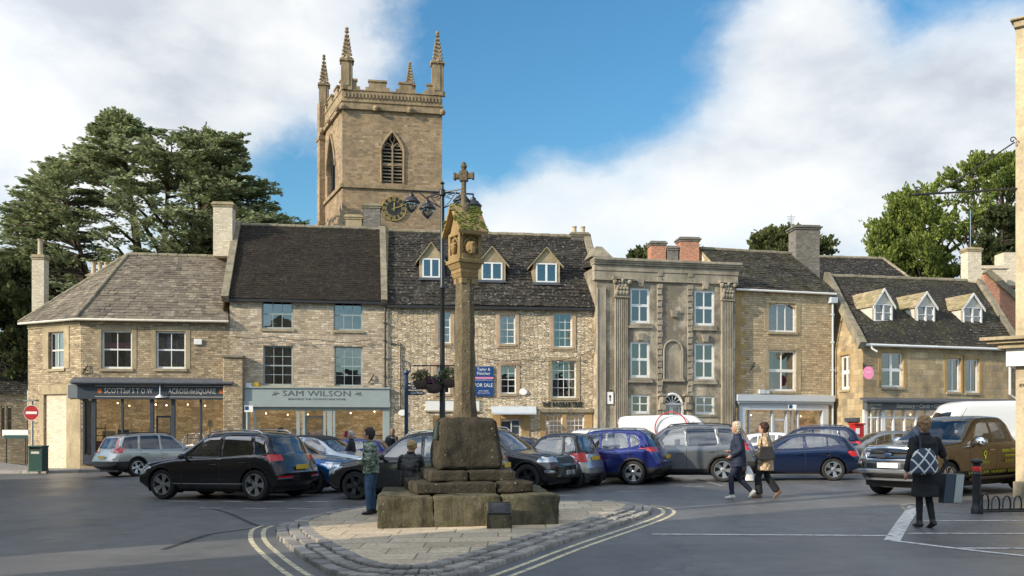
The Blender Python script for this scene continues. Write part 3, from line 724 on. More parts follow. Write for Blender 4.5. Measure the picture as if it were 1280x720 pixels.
wtext(WA, 'ACROSS', 224, zz, .36, A, 'cream', 24 * mpp); wtext(WA, 'the', 241, zz, .34, A, 'cream', 6.5 * mpp, shear=.3); wtext(WA, 'SQUARE', 258, zz, .36, A, 'cream', 24 * mpp)
mb = MB()
for px_ in (126, 277): uq = WA.uz(px_, 490)[0]; WA.bar(mb, uq - .09, uq + .09, zz - .1, zz + .1, .16, .17)
mb.build('orange_emblem', M['orange'], A)
mb = MB()
for zq in (fa[2] + .07, fa[3] - .07):
    for a_, b_ in ((120, 198), (206, 282)): WA.bar(mb, WA.uz(a_, 490)[0], WA.uz(b_, 490)[0], zq - .012, zq + .012, .16, .168)
mb.build('fascia_line', M['cream'], A)
uq = WA.uz(202, 490)[0]; mb = MB(); mb.lathe([(.22, 0), (.2, .05), (.06, .14), (.02, .2), (.02, .62)], 14, WA.p(uq, fa[2] + .02, .32)); mb.build('fascia_lamp', M['white'], A, smooth='auto')
mb = MB(); q = WA.rect((243, 424, 253, 431)); WA.bar(mb, *q, .0, .1); ab = mb.build('alarm_box', M['white'], A, bevel=.02)
mb = MB(); q = WA.rect((126, 428, 165, 434)); WA.bar(mb, *q, -.175, -.17); mb.build('window_banner', M['pink'], A)
text('lettering', 'Charles Steele', .17, WA.p((q[0] + q[1]) / 2, (q[2] + q[3]) / 2, -.195), WA.u, (0, 0, 1), M['white'], A, width=1.2) if False else None

# ============================================================ B: grey shop
B = thing('slate_roofed_shop_house', 'tall rubble stone house with steep black roof above a pale sage grey shopfront', 'shop building', (PB.x, PB.y, gz(PB.x)))
WB = Wall(PB, PC); zeB = WB.uz(385, 375)[1]
for r_ in ((327, 374, 366, 411), (417, 375, 453, 413)):
    f, o = window(WB, r_, 3, 2, B, fm='sage', fw=.07, bw=.03); 
for r_ in ((329, 432, 366, 482), (418, 433, 453, 483)):
    f, o = window(WB, r_, 3, 4, B, fm='sage', fw=.07, bw=.028, curtain=1)
ob = WB.rect((312, 506, 484, 580)); WB.op.append((ob[0], ob[1], ob[2], ob[3] + .3))
mb = MB(); WB.mesh(mb, BASE, zeB + .1); mb.build('wall', M['rubbleB'], B, fixn=False)
D_B = 4.2
RB0 = pz(WB.p(0, 0, -D_B), at(0, PB.y + D_B, 281).z); RB1 = pz(WB.p(WB.L, 0, -D_B), RB0.z)
EB0 = pz(WB.p(0, 0, .25), zeB); EB1 = pz(WB.p(WB.L, 0, .25), zeB)
mb = MB(); slates(mb, EB0, EB1, RB0, RB1, .17, .15, (.15, .19), .018, wob=.03); BB0, BB1 = pz(WB.p(0, 0, -2 * D_B), zeB), pz(WB.p(WB.L, 0, -2 * D_B), zeB); mb.poly([BB0, RB0, RB1, BB1])
rB = mb.build('roof', M['slateB'], B, fixn=False); mb = MB(); ridge(mb, RB0, RB1); mb.build('ridge_tile', M['coping'], rB, smooth='auto')
mb = MB(); mb.poly([EB0, RB0, BB0]); mb.poly([EB1, RB1, BB1]); a0 = WB.p(0, BASE); b0 = WB.p(0, BASE, -2 * D_B); mb.poly([a0, b0, BB0, pz(a0, zeB)])
a0 = WB.p(WB.L, BASE); b1 = WB.p(WB.L, BASE, -2 * D_B); mb.poly([a0, b1, BB1, pz(a0, zeB)]); mb.poly([b0, b1, BB1, BB0]); mb.build('gable_wall', M['rubbleB'], B, fixn=False)
def copingbar(mb, a, b, side, w_=.38, h=.22):
    a, b = Vector(a), Vector(b); d = (b - a); n = int(d.length / .7) + 1
    s_ = side * w_; up = d.cross(side).normalized(); 
    if up.z < 0: up = -up
    for i in range(n):
        p = a + d * (i / n); q = a + d * ((i + .985) / n); j = random.uniform(-.015, .015)
        mb.frame_box(p - up * .15, q - p, s_, up * (h + .15 + j))
mb = MB(); copingbar(mb, pz(WB.p(0, 0, .3), zeB - .1), RB0, -WB.u, .34); copingbar(mb, BB0, RB0, -WB.u, .34); mb.build('gable_coping', M['coping'], B)
mb = MB(); mb.poly([pz(WB.p(-.3, 0, .28), zeB - .6), RB0 - WB.u * .3 + Vector((0, 0, -.1)), BB0 - WB.u * .3 + Vector((0, 0, -.6))]); mb.build('gable_face', M['dress'], B, fixn=False)
mb = MB(); copingbar(mb, pz(WB.p(WB.L, 0, .3), zeB - .1), RB1, -WB.u, .3); mb.build('gable_coping', M['coping'], B)
mb = MB(); WB.bar(mb, .0, WB.L, zeB - .16, zeB - .04, .12, .26); mb.build('gutter', M['blackpipe'], B)
chimney(B, 264, 290, 252, PB.y + 2.6, 300, M['pale_rubble'], 0, .95)
chimney(B, 452, 475, 254, PC.y + D_B + .3, 300, M['greybrick'], 0, .9, cap='coping')
chimney(B, 430, 452, 268, PC.y + D_B + .8, 300, M['dress'], 0, .9)
fb = WB.rect((306, 486, 487, 502)); z0b = BASE; mb = MB()
WB.bar(mb, fb[0], fb[1], fb[2], fb[3], -.08, .2); WB.bar(mb, fb[0] - .05, fb[1] + .05, fb[3], fb[3] + .07, -.05, .26); WB.bar(mb, fb[0] - .03, fb[1] + .03, fb[2] - .28, fb[2] - .003, -.06, .26)
mb.build('fascia', M['sage'], B, bevel=.015)
mb = MB()
for px_, t in ((309, .12), (319, .05), (373, .08), (380, .06), (406, .06), (412.5, .12), (418, .05), (481, .1), (485, .08)):
    uu = WB.uz(px_, 530)[0]; WB.bar(mb, uu - t, uu + t, BASE, fb[2] - .28, -.1, .1)
WB.bar(mb, WB.uz(319, 530)[0], WB.uz(373, 530)[0], BASE, BASE + .9, -.09, .09); WB.bar(mb, WB.uz(418, 530)[0], WB.uz(481, 530)[0], BASE, BASE + .9, -.09, .09)
WB.bar(mb, WB.uz(312, 530)[0], WB.uz(484, 530)[0], fb[2] - .42, fb[2] - .283, -.09, .08); mb.build('shopfront_frame', M['sage'], B, bevel=.01)
for a_, b_ in ((319, 373), (418, 481)):
    mb = MB(); ua, ub = WB.uz(a_, 530)[0], WB.uz(b_, 530)[0]; mb.poly([WB.p(ua, BASE + .9, -.03), WB.p(ub, BASE + .9, -.03), WB.p(ub, fb[2], -.03), WB.p(ua, fb[2], -.03)])
    mb.build('shop_window', M['paneshop'], B, fixn=False)
ua, ub = WB.uz(381, 530)[0], WB.uz(405, 530)[0]; mb = MB(); zt_ = WB.uz(393, 522)[1]
for a_, b_, c_, d_ in ((ua, ub, zt_, zt_ + .08), (ua, ua + .1, BASE, zt_), (ub - .1, ub, BASE, zt_), (ua, ub, BASE, BASE + .4)): WB.bar(mb, a_, b_, c_, d_, -.5, -.43)
dB = mb.build('door', M['sage'], B); mb = MB(); mb.poly([WB.p(ua, BASE, -.46), WB.p(ub, BASE, -.46), WB.p(ub, fb[2], -.46), WB.p(ua, fb[2], -.46)]); mb.build('pane', M['pane'], dB, fixn=False)
roomback(WB, B, BASE + .05, fb[3], .2, WB.L - .2, 1.9, 'shopglow'); shopitems(WB, B, WB.uz(319, 530)[0], WB.uz(481, 530)[0], BASE + .9, fb[2] - .3, 24, seed=9, bulbs=6)
roomback(WB, B, fb[3] + .15, zeB, .2, WB.L - .2, 1.5)
mpp = 45 / 1150; zq = fb[2] + (fb[3] - fb[2]) * .6
wtext(WB, 'SAM WILSON', 396.5, zq, .38, B, 'inkgrey', 83 * mpp, d=.205); wtext(WB, 'BRINGING THE COUNTRYSIDE HOME', 396.5, zq - .27, .13, B, 'inkgrey', 70 * mpp, d=.205)
mb = MB()
for px_, sg in ((346, 1), (447, -1)):
    uq = WB.uz(px_, 495)[0]
    for i in range(4): mb.tube([WB.p(uq - sg * .12 + sg * i * .06, zq, .21), WB.p(uq - sg * .2 + sg * i * .06, zq + .09 * (1 if i % 2 else -1), .21)], .012, 5)
    mb.tube([WB.p(uq - .15, zq - .01, .21), WB.p(uq + .15, zq + .01, .21)], .01, 5)
mb.build('sprig_emblem', M['inkgrey'], B)
mb = MB(); q = WB.rect((307, 479, 315, 485)); WB.bar(mb, *q, 0, .12); mb.build('alarm_box', M['white'], B, bevel=.02)
uq, zq = WB.uz(320.5, 481.5); mb = MB(); mb.lathe([(.15, 0), (.15, .05), (.08, .1), (0.001, .11)], 14, (0, 0, 0), 'z'); 
mb.V = [WB.p(uq + p.x, zq + p.y, p.z + .02) for p in mb.V]; mb.build('alarm_disc', M['yellow'], B, smooth='auto')
pipe(B, [WB.p(WB.L - .1, zeB - .2, .1), WB.p(WB.L - .1, WB.uz(481, 500)[1] + .3, .1)], .05)
# rounded stone pier between A and B
pu = WB.rect((286, 448, 305, 560)); mb = MB(); WB.bar(mb, -.25, pu[1], BASE - .3, pu[3], -.1, .38); o_ = mb.build('buttress', M['rubbleA'], B, bevel=.04)
mb = MB(); WB.bar(mb, -.3, pu[1] + .05, pu[3] - .002, pu[3] + .13, -.05, .46); mb.build('buttress_cap', M['coping'], B, bevel=.03)

# ============================================================ C: long rubble house
C_ = thing('long_rubble_stone_house', 'wide pale rubble stone building with three roof dormers and pink stone window surrounds', 'building', (PC.x, PC.y, gz(PC.x)))
WC = Wall(PC, PD); zeC = WC.uz(620, 383)[1]
wl = []
for r_, c_, rr_, sm in (((548, 389, 563, 429), 2, 4, 'dressP'), ((625, 394, 644, 430), 2, 4, 'dressP'), ((692, 391, 715, 434), 3, 4, 'dressP'), ((546, 458, 562, 492), 2, 4, 'dressP'), ((626, 457, 645, 492), 2, 4, 'dressP'), ((690, 451, 720, 497), 4, 4, 'dressP')):
    f, o = window(WC, r_, c_, rr_, C_, fm='white', fw=.05, bw=.022, sill='dress', curtain=random.choice([0, 1, 3])); surround(WC, o, C_, sm if r_[0] != 690 else 'dress', .2, .035, .2, .22)
for r_ in ((682, 519, 703, 545), (708, 519, 730, 545)): window(WC, r_, 4, 4, C_, fm='white', fw=.05, bw=.02, sill='dress')
dr = WC.rect((626, 524, 651, 582)); WC.op.append(dr)
wr = WC.rect((541, 520, 575, 560)); WC.op.append(wr)
mb = MB(); WC.mesh(mb, BASE, zeC + .1, .35); mb.build('wall', M['rubbleC'], C_, fixn=False)
mb = MB(); WC.bar(mb, dr[0] - .45, dr[0] - .01, BASE, dr[3] + .4, -.05, .05); WC.bar(mb, dr[1] + .01, dr[1] + .45, BASE, dr[3] + .4, -.05, .05); WC.bar(mb, dr[0], dr[1], dr[3] + .01, dr[3] + .4, -.05, .05); mb.build('door_surround', M['dressG'], C_, bevel=.02)
for a_, b_ in ((675, 682), (703, 708), (731, 740)):
    mb = MB(); q = WC.rect((a_, 516, b_, 560)); WC.bar(mb, q[0], q[1], BASE, q[3], -.04, .04); mb.build('pilaster', M['dressG'], C_, bevel=.01)
mb = MB(); q = WC.rect((676, 511, 745, 516)); WC.bar(mb, *q, -.03, .14); mb.build('hood_moulding', M['coping'], C_, bevel=.03)
mb = MB(); WC.bar(mb, dr[0] + .05, dr[0] + .65, BASE, dr[3] - .1, -.32, -.27); WC.bar(mb, dr[1] - .42, dr[1], BASE, dr[3] - .002, -.28, -.2); dC = mb.build('door', M['slatepaint'], C_)
mb = MB(); WC.bar(mb, dr[1] - .5, dr[1] - .43, BASE, dr[3], -.3, -.16); WC.bar(mb, dr[1] - .07, dr[1], BASE, dr[3], -.3, -.16); WC.bar(mb, dr[0], dr[1], dr[3] - .07, dr[3], -.3, -.16)
for zq in range(5): WC.bar(mb, dr[1] - .43, dr[1] - .07, BASE + 1 + zq * .42, BASE + 1.03 + zq * .42, -.28, -.19)
mb.build('door_frame', M['palegrey'], C_)
cn = WC.rect((615, 510, 672, 517), .5); mb = MB(); mb.prism([WC.p(cn[0], cn[3] + .1, 0), WC.p(cn[1], cn[3] + .1, 0), WC.p(cn[1] - .1, cn[2] + .05, .8), WC.p(cn[0] + .02, cn[2] + .05, .8)], (0, 0, -.1)); mb.build('door_canopy', M['palegrey'], C_, bevel=.01)
mb = MB(); q = WC.rect((532, 501, 599, 513)); WC.bar(mb, *q, .0, .08); mb.build('sign_board', M['white'], C_); mb = MB(); WC.bar(mb, q[0] - .05, q[1] + .05, q[2] - .07, q[2] - .002, 0, .1); WC.bar(mb, q[0] - .05, q[1] + .05, q[3] + .002, q[3] + .05, 0, .1); mb.build('sign_frame', M['terracotta'], C_)
roomback(WC, C_, BASE, WC.uz(700, 508)[1], .2, WC.L - .3, 2.0, 'shopglow'); roomback(WC, C_, WC.uz(700, 503)[1], zeC, .2, WC.L - .3, 1.4)
mb = MB(); mb.poly([WC.p(wr[0], wr[2], -.2), WC.p(wr[1], wr[2], -.2), WC.p(wr[1], wr[3], -.2), WC.p(wr[0], wr[3], -.2)]); mb.build('shop_window', M['paneshop'], C_, fixn=False)
quoins(WC, C_, 1, BASE, zeC, 'dressG', (.45, .75), .38)
text('lettering', 'THE BAOBAB TREE', .34, WC.p(WC.uz(703, 505)[0], WC.uz(703, 506)[1], .03), WC.u, (0, 0, 1), M['ink'], C_, width=51 * 46.7 / 1150, ext=.02, bold=.006)
text('lettering', 'OLIVE TREE', .1, WC.p((dr[0] + dr[1]) / 2, dr[3] + .22, .055), WC.u, (0, 0, 1), M['ink'], C_, width=.7)
D_C = 4.3
def dz(px, py, W, dep): 
    q = W.p(W.uz(px, 500)[0], 0, -dep); return at(0, q.y, py).z
RC0 = pz(WC.p(0, 0, -D_C), dz(500, 289, WC, D_C)); RC1 = pz(WC.p(WC.L, 0, -D_C), dz(735, 296, WC, D_C)); EC0, EC1 = pz(WC.p(0, 0, .28), zeC), pz(WC.p(WC.L, 0, .28), zeC)
BC0, BC1 = pz(WC.p(0, 0, -2 * D_C), zeC), pz(WC.p(WC.L, 0, -2 * D_C), zeC)
mb = MB(); slates(mb, EC0, EC1, RC0, RC1, .3, .14, (.2, .45), .035, wob=.06); mb.poly([BC0, RC0, RC1, BC1]); rC = mb.build('roof', M['slateC'], C_, fixn=False)
mb = MB(); ridge(mb, RC0, RC1, .13); mb.build('ridge_tile', M['coping'], rC, smooth='auto')
mb = MB(); mb.poly([EC0, RC0, BC0]); mb.poly([EC1, RC1, BC1]); q0, q1 = WC.p(WC.L, BASE), WC.p(WC.L, BASE, -2 * D_C); mb.poly([q0, q1, BC1, pz(q0, zeC)]); q2 = WC.p(0, BASE, -2 * D_C); mb.poly([q1, q2, BC0, BC1]); mb.build('gable_wall', M['rubbleC'], C_, fixn=False)
mb = MB(); copingbar(mb, pz(WC.p(WC.L - .1, 0, .3), zeC - .1), RC1 - WC.u * .1, -WC.u, .34); mb.build('gable_coping', M['coping'], C_)
mb = MB(); WC.bar(mb, .0, WC.L, zeC - .17, zeC - .04, .12, .27); mb.build('gutter', M['blackpipe'], C_)
chimney(C_, 712, 736, 290, PD.y + D_C - .4, 310, M['greybrick'], 2, .9, poth=.4, cap='coping')

def dormer(parent, E0, E1, R0, W, px0, px1, py_t, py_b, py_apex, cols, white=False, roofm='slateC', ov=.18):
    # front plane through slope point at bottom centre
    pc = slope_at(E0, E1, R0, (px0 + px1) / 2, py_b + 1.5); d = -(pc - W.a).dot(W.n) * -1
    Wd = Wall(W.a + W.n * ((pc - W.a).dot(W.n)), W.b + W.n * ((pc - W.a).dot(W.n)))
    u0, u1, z0, z1 = Wd.rect((px0, py_t, px1, py_b)); za = Wd.uz((px0 + px1) / 2, py_apex)[1]; um = (u0 + u1) / 2
    dm = thing('dormer', None, None, Wd.p(um, z0)); dm.parent = parent; dm.location = wm(parent).inverted() @ Wd.p(um, z0)
    s_ = .06 if white else .16
    mb = MB(); fm = 0
    # front frame & gable
    Wd.bar(mb, u0 - s_, u0 - .004, z0 - .1, z1 + .02, -.12, .0); Wd.bar(mb, u1 + .004, u1 + s_, z0 - .1, z1 + .02, -.12, .0)
    mb.prism([Wd.p(u0 - s_, z1 + .02, 0), Wd.p(u1 + s_, z1 + .02, 0), Wd.p(um, za - .06, 0)], -Wd.n * .12)
    slopelen = 3.0
    for uu in (u0 - s_, u1 + s_):   # cheeks
        mb.poly([Wd.p(uu, z0 - .1, -.01), Wd.p(uu, z1 + .02, -.01), Wd.p(uu, z1 + .02, -slopelen), Wd.p(uu, z0 - .1, -slopelen)])
    mb.build('dormer_wall', M['cream' if white else 'dress'], dm, fixn=False)
    mb = MB(); mb.prism([Wd.p(u0, z1 + .0, .02), Wd.p(u1, z1, .02), Wd.p(um, za - .2, .02)], -Wd.n * .01) if white else None
    rm = MB(); 
    hw = (u1 - u0) / 2 + s_ + ov; sl = (za - z1 - .02) / ((u1 - u0) / 2 + s_); ze_ = za - sl * hw
    for sg in (-1, 1):
        slates(rm, Wd.p(um + sg * hw, ze_, .12), Wd.p(um + sg * hw, ze_, -slopelen), Wd.p(um, za, .12), Wd.p(um, za, -slopelen), .2, .15, (.18, .3), .025)
        rm.frame_box(Wd.p(um + sg * hw, ze_ - .05, .12), Wd.p(um, za - .05, .12) - Wd.p(um + sg * hw, ze_ - .05, .12), Vector((0, 0, .06)), -Wd.n * 3.0, r=.9)
    rm.build('dormer_roof', M[roofm], dm, fixn=False)
    if white:
        mb = MB()
        for sg in (-1, 1): mb.frame_box(Wd.p(um + sg * hw, ze_ - .16, .13), Wd.p(um, za - .12, .13) - Wd.p(um + sg * hw, ze_ - .16, .13), Vector((0, 0, .15)), -Wd.n * .05)
        mb.build('bargeboard', M['white'], dm)
    mb = MB(); fw = .07
    for a_, b_, c_, d_ in ((u0, u0 + fw, z0, z1), (u1 - fw, u1, z0, z1), (u0 + fw, u1 - fw, z0, z0 + fw), (u0 + fw, u1 - fw, z1 - fw, z1), (um - .045, um + .045, z0 + fw, z1 - fw)): Wd.bar(mb, a_, b_, c_, d_, -.1, .03)
    if cols: Wd.bar(mb, u0 + fw, u1 - fw, (z0 + z1) / 2 - .02, (z0 + z1) / 2 + .02, -.09, .01)
    wf = mb.build('window', M['white'], dm); 
    mb = MB(); mb.poly([Wd.p(u0, z0, -.06), Wd.p(u1, z0, -.06), Wd.p(u1, z1, -.06), Wd.p(u0, z1, -.06)]); mb.build('pane', M['pane'], dm, fixn=False)
    mb = MB(); Wd.bar(mb, u0 - .2, u1 + .2, z0 - .16, z0 - .09, -.1, .22); Wd.bar(mb, u0 - s_, u1 + s_, z0 - .1, z0 - .0, -.12, .06); mb.build('sill', M['lead'], dm)
    mb = MB(); mb.poly([Wd.p(u0, z0, -.8), Wd.p(u1, z0, -.8), Wd.p(u1, z1, -.8), Wd.p(u0, z1, -.8)]); mb.build('interior', M['room'], dm, fixn=False)
    return dm
for a_, b_, t_, bt, ap in ((528, 550, 323, 347, 303), (602, 628, 328, 350, 308), (670, 696, 329, 353, 309)): dormer(C_, EC0, EC1, RC0, WC, a_, b_, t_, bt, ap, 0, roofm='slateG')
# ============================================================ D: classical three-storey facade
Dh = thing('classical_facade_house', 'three storey weathered ashlar house with fluted corner pilasters and flat cornice', 'house', (PD.x, PD.y, gz(PD.x)))
PD0 = on(746, 46.3); PD1 = on(919, 47.9); WD = Wall(PD0, PD1); ztD = WD.uz(830, 328)[1]
for r_ in ((788, 360, 812, 404), (868, 363, 893, 407), (788, 427, 812, 472), (868, 429, 893, 474)):
    f, o = window(WD, r_, 2, 2, Dh, fm='white', fw=.1, bw=.06, sill='dressD', dep=.06)
for r_ in ((789, 493, 812, 517), (869, 495, 893, 518)): window(WD, r_, 2, 2, Dh, fm='white', fw=.1, bw=.06, sill='dressD', dep=.06, midrail=False)
dr = WD.rect((829, 505, 851, 585)); WD.op.append(dr)
mb = MB(); WD.mesh(mb, BASE, ztD - .05, .25); q = WD.rect((822, 350, 860, 500))
mb.build('wall', M['ashlarD'], Dh, fixn=False)
mb = MB(); bd = WD.L; bk = -8
for p_, q_ in ((WD.p(0, BASE), WD.p(0, BASE, bk)), (WD.p(bd, BASE), WD.p(bd, BASE, bk)), (WD.p(0, BASE, bk), WD.p(bd, BASE, bk))): mb.poly([p_, q_, pz(q_, ztD - .3), pz(p_, ztD - .3)])
mb.poly([WD.p(0, ztD - .3, 0), WD.p(bd, ztD - .3, 0), WD.p(bd, ztD + .2, -4), WD.p(0, ztD + .2, -4)]); mb.poly([WD.p(0, ztD - .3, -8), WD.p(bd, ztD - .3, -8), WD.p(bd, ztD + .2, -4), WD.p(0, ztD + .2, -4)])
mb.build('rear_wall', M['ashlarD'], Dh, fixn=False)
roomback(WD, Dh, BASE, ztD - .8, .2, WD.L - .2, 1.5)
# cornice and parapet
mb = MB(); z6 = ztD
for zz0, zz1, pr in ((-.05, .08, .34), (-.14, -.052, .27), (-.24, -.142, .2), (-.55, -.242, .1), (-.95, -.552, .06), (-1.03, -.952, .12)):
    WD.bar(mb, -.12 - pr * .4, WD.L + .12 + pr * .4, z6 + zz0, z6 + zz1, -.3, pr)
mb.build('cornice', M['dressD'], Dh, bevel=.02)
# pilasters
def pilaster(px0, px1, ztop_py, flutes=6, pr=.13, capital=True, z0=BASE):
    u0, u1, _, zt_ = WD.rect((px0, ztop_py, px1, ztop_py + 10)); mb = MB(); wd = u1 - u0
    WD.bar(mb, u0, u1, z0, zt_, -.02, pr * .6)
    for i in range(flutes + 1):
        uu = u0 + wd * (.06 + .88 * i / flutes); WD.bar(mb, uu - .025, uu + .025, z0 + .6, zt_ - .02, pr * .55, pr)
    WD.bar(mb, u0 - .08, u1 + .08, z0, z0 + .5, -.02, pr + .08)
    o = mb.build('pilaster', M['dressD'], Dh, bevel=.01)
    if capital:
        mb = MB(); um = (u0 + u1) / 2; hc = .85
        WD.bar(mb, u0 - .02, u1 + .02, zt_ + .002, zt_ + hc, -.02, pr + .02); WD.bar(mb, u0 - .16, u1 + .16, zt_ + hc, zt_ + hc + .12, -.02, pr + .2); WD.bar(mb, u0 - .06, u1 + .06, zt_ - .05, zt_, -.02, pr + .06)
        for row_ in range(2):
            for i in range(4 - row_):
                uu = u0 + wd * (i + .5 + .5 * row_) / 4; zb = zt_ + .05 + row_ * .33
                mb.ball(WD.p(uu, zb + .18, pr + .04), .11, 8, sc=(1, .8, 1.7)); mb.ball(WD.p(uu, zb + .34, pr + .12), .07, 6)
        for sg in (-1, 1): mb.ball(WD.p(um + sg * (wd / 2 + .03), zt_ + hc - .12, pr + .1), .13, 8)
        mb.ball(WD.p(um, zt_ + hc - .05, pr + .15), .1, 8)
        mb.build('capital', M['dressD'], o, smooth='auto')
pilaster(768, 784, 371); pilaster(901, 915, 375)
pilaster(746, 757, 360, 1, .08, False); 
pilaster(821, 827, 356, 1, .07, False); pilaster(859, 865, 356, 1, .07, False)
mb = MB()
for px_ in (824, 862):   # rusticated blocks on the half pilasters
    for i in range(26):
        z_ = BASE + 2.8 + i * .31; uu = WD.uz(px_, 430)[0] + (i % 2) * .05; WD.bar(mb, uu - .14, uu + .12, z_, z_ + .22, .05, .085 + .02 * random.random())
mb.build('rustication', M['dressD'], Dh, bevel=.02)
# keystones, niche, centre panel
for cx_, ys_ in ((800, (358, 425)), (881, (361, 427)), (842, (396,))):
    for y_ in ys_:
        mb = MB(); uu, z_ = WD.uz(cx_, y_); mb.prism([WD.p(uu - .12, z_ - .02, 0), WD.p(uu + .12, z_ - .02, 0), WD.p(uu + .2, z_ + .35, 0), WD.p(uu - .2, z_ + .35, 0)], WD.n * .14); mb.build('keystone', M['dressD'], Dh, bevel=.01)
for cx_, ys_ in ((800, (404.5, 472.5)), (881, (407.5, 474.5))):
    for y_ in ys_: mb = MB(); uu, z_ = WD.uz(cx_, y_ + 3); WD.bar(mb, uu - .65, uu + .65, z_ - .12, z_, -.02, .12); mb.build('sill_moulding', M['dressD'], Dh, bevel=.01)
def archpts(W, um, zs, r_, n=10, d=0, pointed=0.0):
    P_ = []
    for i in range(n + 1):
        a = math.pi * i / n
        if pointed: 
            x = r_ * math.cos(a); z_ = (1 - (abs(x) / r_) ** 1.6) * r_ * pointed
        else: x, z_ = r_ * math.cos(a), r_ * math.sin(a)
        P_.append(W.p(um + x, zs + z_, d))
    return P_
uu, zs_ = WD.uz(841, 438); zb_ = WD.uz(841, 474)[1]; mb = MB()
for i in range(8):
    a0, a1 = math.pi * i / 8, math.pi * (i + 1) / 8
    f = lambda a, z_: WD.p(uu + .42 * math.cos(a), z_, .02 - .0) + WD.n * (-.0 + .06 * (1 - math.sin(a)))
    mb.poly([f(a0, zb_), f(a1, zb_), f(a1, zs_ + .0), f(a0, zs_)])
A_ = archpts(WD, uu, zs_, .42, d=.022); mb.poly(A_); mb.build('niche', M['dressD'], Dh, fixn=False)
mb = MB(); mb.tube([WD.p(uu + .5, zb_, .06)] + archpts(WD, uu, zs_, .5, d=.06) + [WD.p(uu - .5, zb_, .06)], .06, 6); WD.bar(mb, uu - .6, uu + .6, zb_ - .12, zb_, -.02, .14); mb.build('niche_moulding', M['dressD'], Dh, smooth='auto')
um = (dr[0] + dr[1]) / 2; ra = (dr[1] - dr[0]) / 2; mb = MB(); fan = archpts(WD, um, dr[3], ra, 12, d=.015); mb.poly(fan)
mb.build('fanlight', M['ink'], Dh, fixn=False); mb = MB(); mb.tube(archpts(WD, um, dr[3], ra + .03, 14, d=.05), .07, 6)
for i in range(1, 6): a = math.pi * i / 6; mb.tube([WD.p(um, dr[3], .03), WD.p(um + math.cos(a) * ra, dr[3] + math.sin(a) * ra, .03)], .02, 5)
WD.bar(mb, dr[0] - .12, dr[0], BASE, dr[3] + .06, -.1, .06); WD.bar(mb, dr[1], dr[1] + .12, BASE, dr[3] + .06, -.1, .06); WD.bar(mb, dr[0], dr[1], dr[3] - .05, dr[3] + .05, -.1, .07); mb.build('door_frame', M['white'], Dh, smooth=False)
mb = MB(); 
for a_ in (0, .5): 
    uA = dr[0] + a_ * (dr[1] - dr[0]); uB = uA + .5 * (dr[1] - dr[0]); WD.bar(mb, uA, uA + .1, BASE, dr[3] - .05, -.2, -.12); WD.bar(mb, uB - .1, uB, BASE, dr[3] - .05, -.2, -.12); WD.bar(mb, uA + .1, uB - .1, BASE, BASE + 1.1, -.19, -.13); WD.bar(mb, uA + .1, uB - .1, dr[3] - .15, dr[3] - .06, -.2, -.12)
dd = mb.build('door', M['white'], Dh); mb = MB(); mb.poly([WD.p(dr[0], BASE, -.17), WD.p(dr[1], BASE, -.17), WD.p(dr[1], dr[3], -.17), WD.p(dr[0], dr[3], -.17)]); mb.build('pane', M['pane'], dd, fixn=False)
for px_ in (826, 858):
    mb = MB(); uu, z_ = WD.uz(px_, 500); mb.ball(WD.p(uu, z_, .25), .18, 8, sc=(1, 1, 1.3)); WD.bar(mb, uu - .16, uu + .16, z_ - .5, z_ - .1, 0, .3); WD.bar(mb, uu - .22, uu + .22, z_ + .2, z_ + .3, 0, .4); mb.build('console_bracket', M['dressD'], Dh, smooth='auto')
for a_, b_, t_, mm in ((812, 833, 301, 'brick'), (833, 848, 307, 'greybrick'), (848, 875, 296, 'brick')):
    chimney(Dh, a_, b_, t_, WD.p(0, 0).y + 5.2, 335, M[mm], 0, .9, cap='greybrick')
mb = MB(); wq = WD.rect((741, 302, 760, 330)); mb.prism([WD.p(-.4, ztD + .1, .3), WD.p(.75, ztD + .1, .3), WD.p(.4, ztD + .75, -.4), WD.p(.1, ztD + .75, -.4)], -WD.n * 1.2); mb.build('parapet_block', M['coping'], Dh)

# ============================================================ E: plain gold house with white shopfront
E = thing('white_shopfront_house', 'narrow golden stone house with curved top white window over a pale painted shopfront', 'shop building', (PE.x, PE.y, gz(PE.x)))
WE = Wall(PE, PEr); zeE = WE.uz(980, 364)[1]
f, o = window(WE, (961, 379, 995, 415), 3, 1, E, fm='white', fw=.08, bw=.05, curtain=2, midrail=False, sill='dress')
surround(WE, o, E, 'dress', .28, .02, .1)
mb = MB(); um = (o[0] + o[1]) / 2; hw = (o[1] - o[0]) / 2
mb.prism([WE.p(o[0] - .004, o[3] + .01, -.05)] + [WE.p(um + hw * x, o[3] - .3 * x * x + .004, -.05) for x in (-1, -.75, -.5, -.25, 0, .25, .5, .75, 1)] + [WE.p(o[1] + .004, o[3] + .01, -.05)], -WE.n * .05)
mb.build('arched_head', M['rubbleE'], E)
f, o = window(WE, (961, 438, 995, 489), 2, 2, E, fm='white', fw=.09, bw=.07, sill='dress', curtain=1); surround(WE, o, E, 'dress', .3, .02, .12)
op = WE.rect((920, 515, 1034, 585)); WE.op.append((op[0], op[1], op[2], op[3] + .2))
mb = MB(); WE.mesh(mb, BASE, zeE + .1); mb.build('wall', M['rubbleE'], E, fixn=False)
D_E = 4.0
RE0 = pz(WE.p(0, 0, -D_E), dz(925, 311, WE, D_E)); RE1 = pz(WE.p(WE.L, 0, -D_E), RE0.z); EE0, EE1 = pz(WE.p(-.1, 0, .25), zeE), pz(WE.p(WE.L + .1, 0, .25), zeE); BE0, BE1 = pz(WE.p(0, 0, -2 * D_E), zeE), pz(WE.p(WE.L, 0, -2 * D_E), zeE)
RE0x = RE0 - WE.u * .0
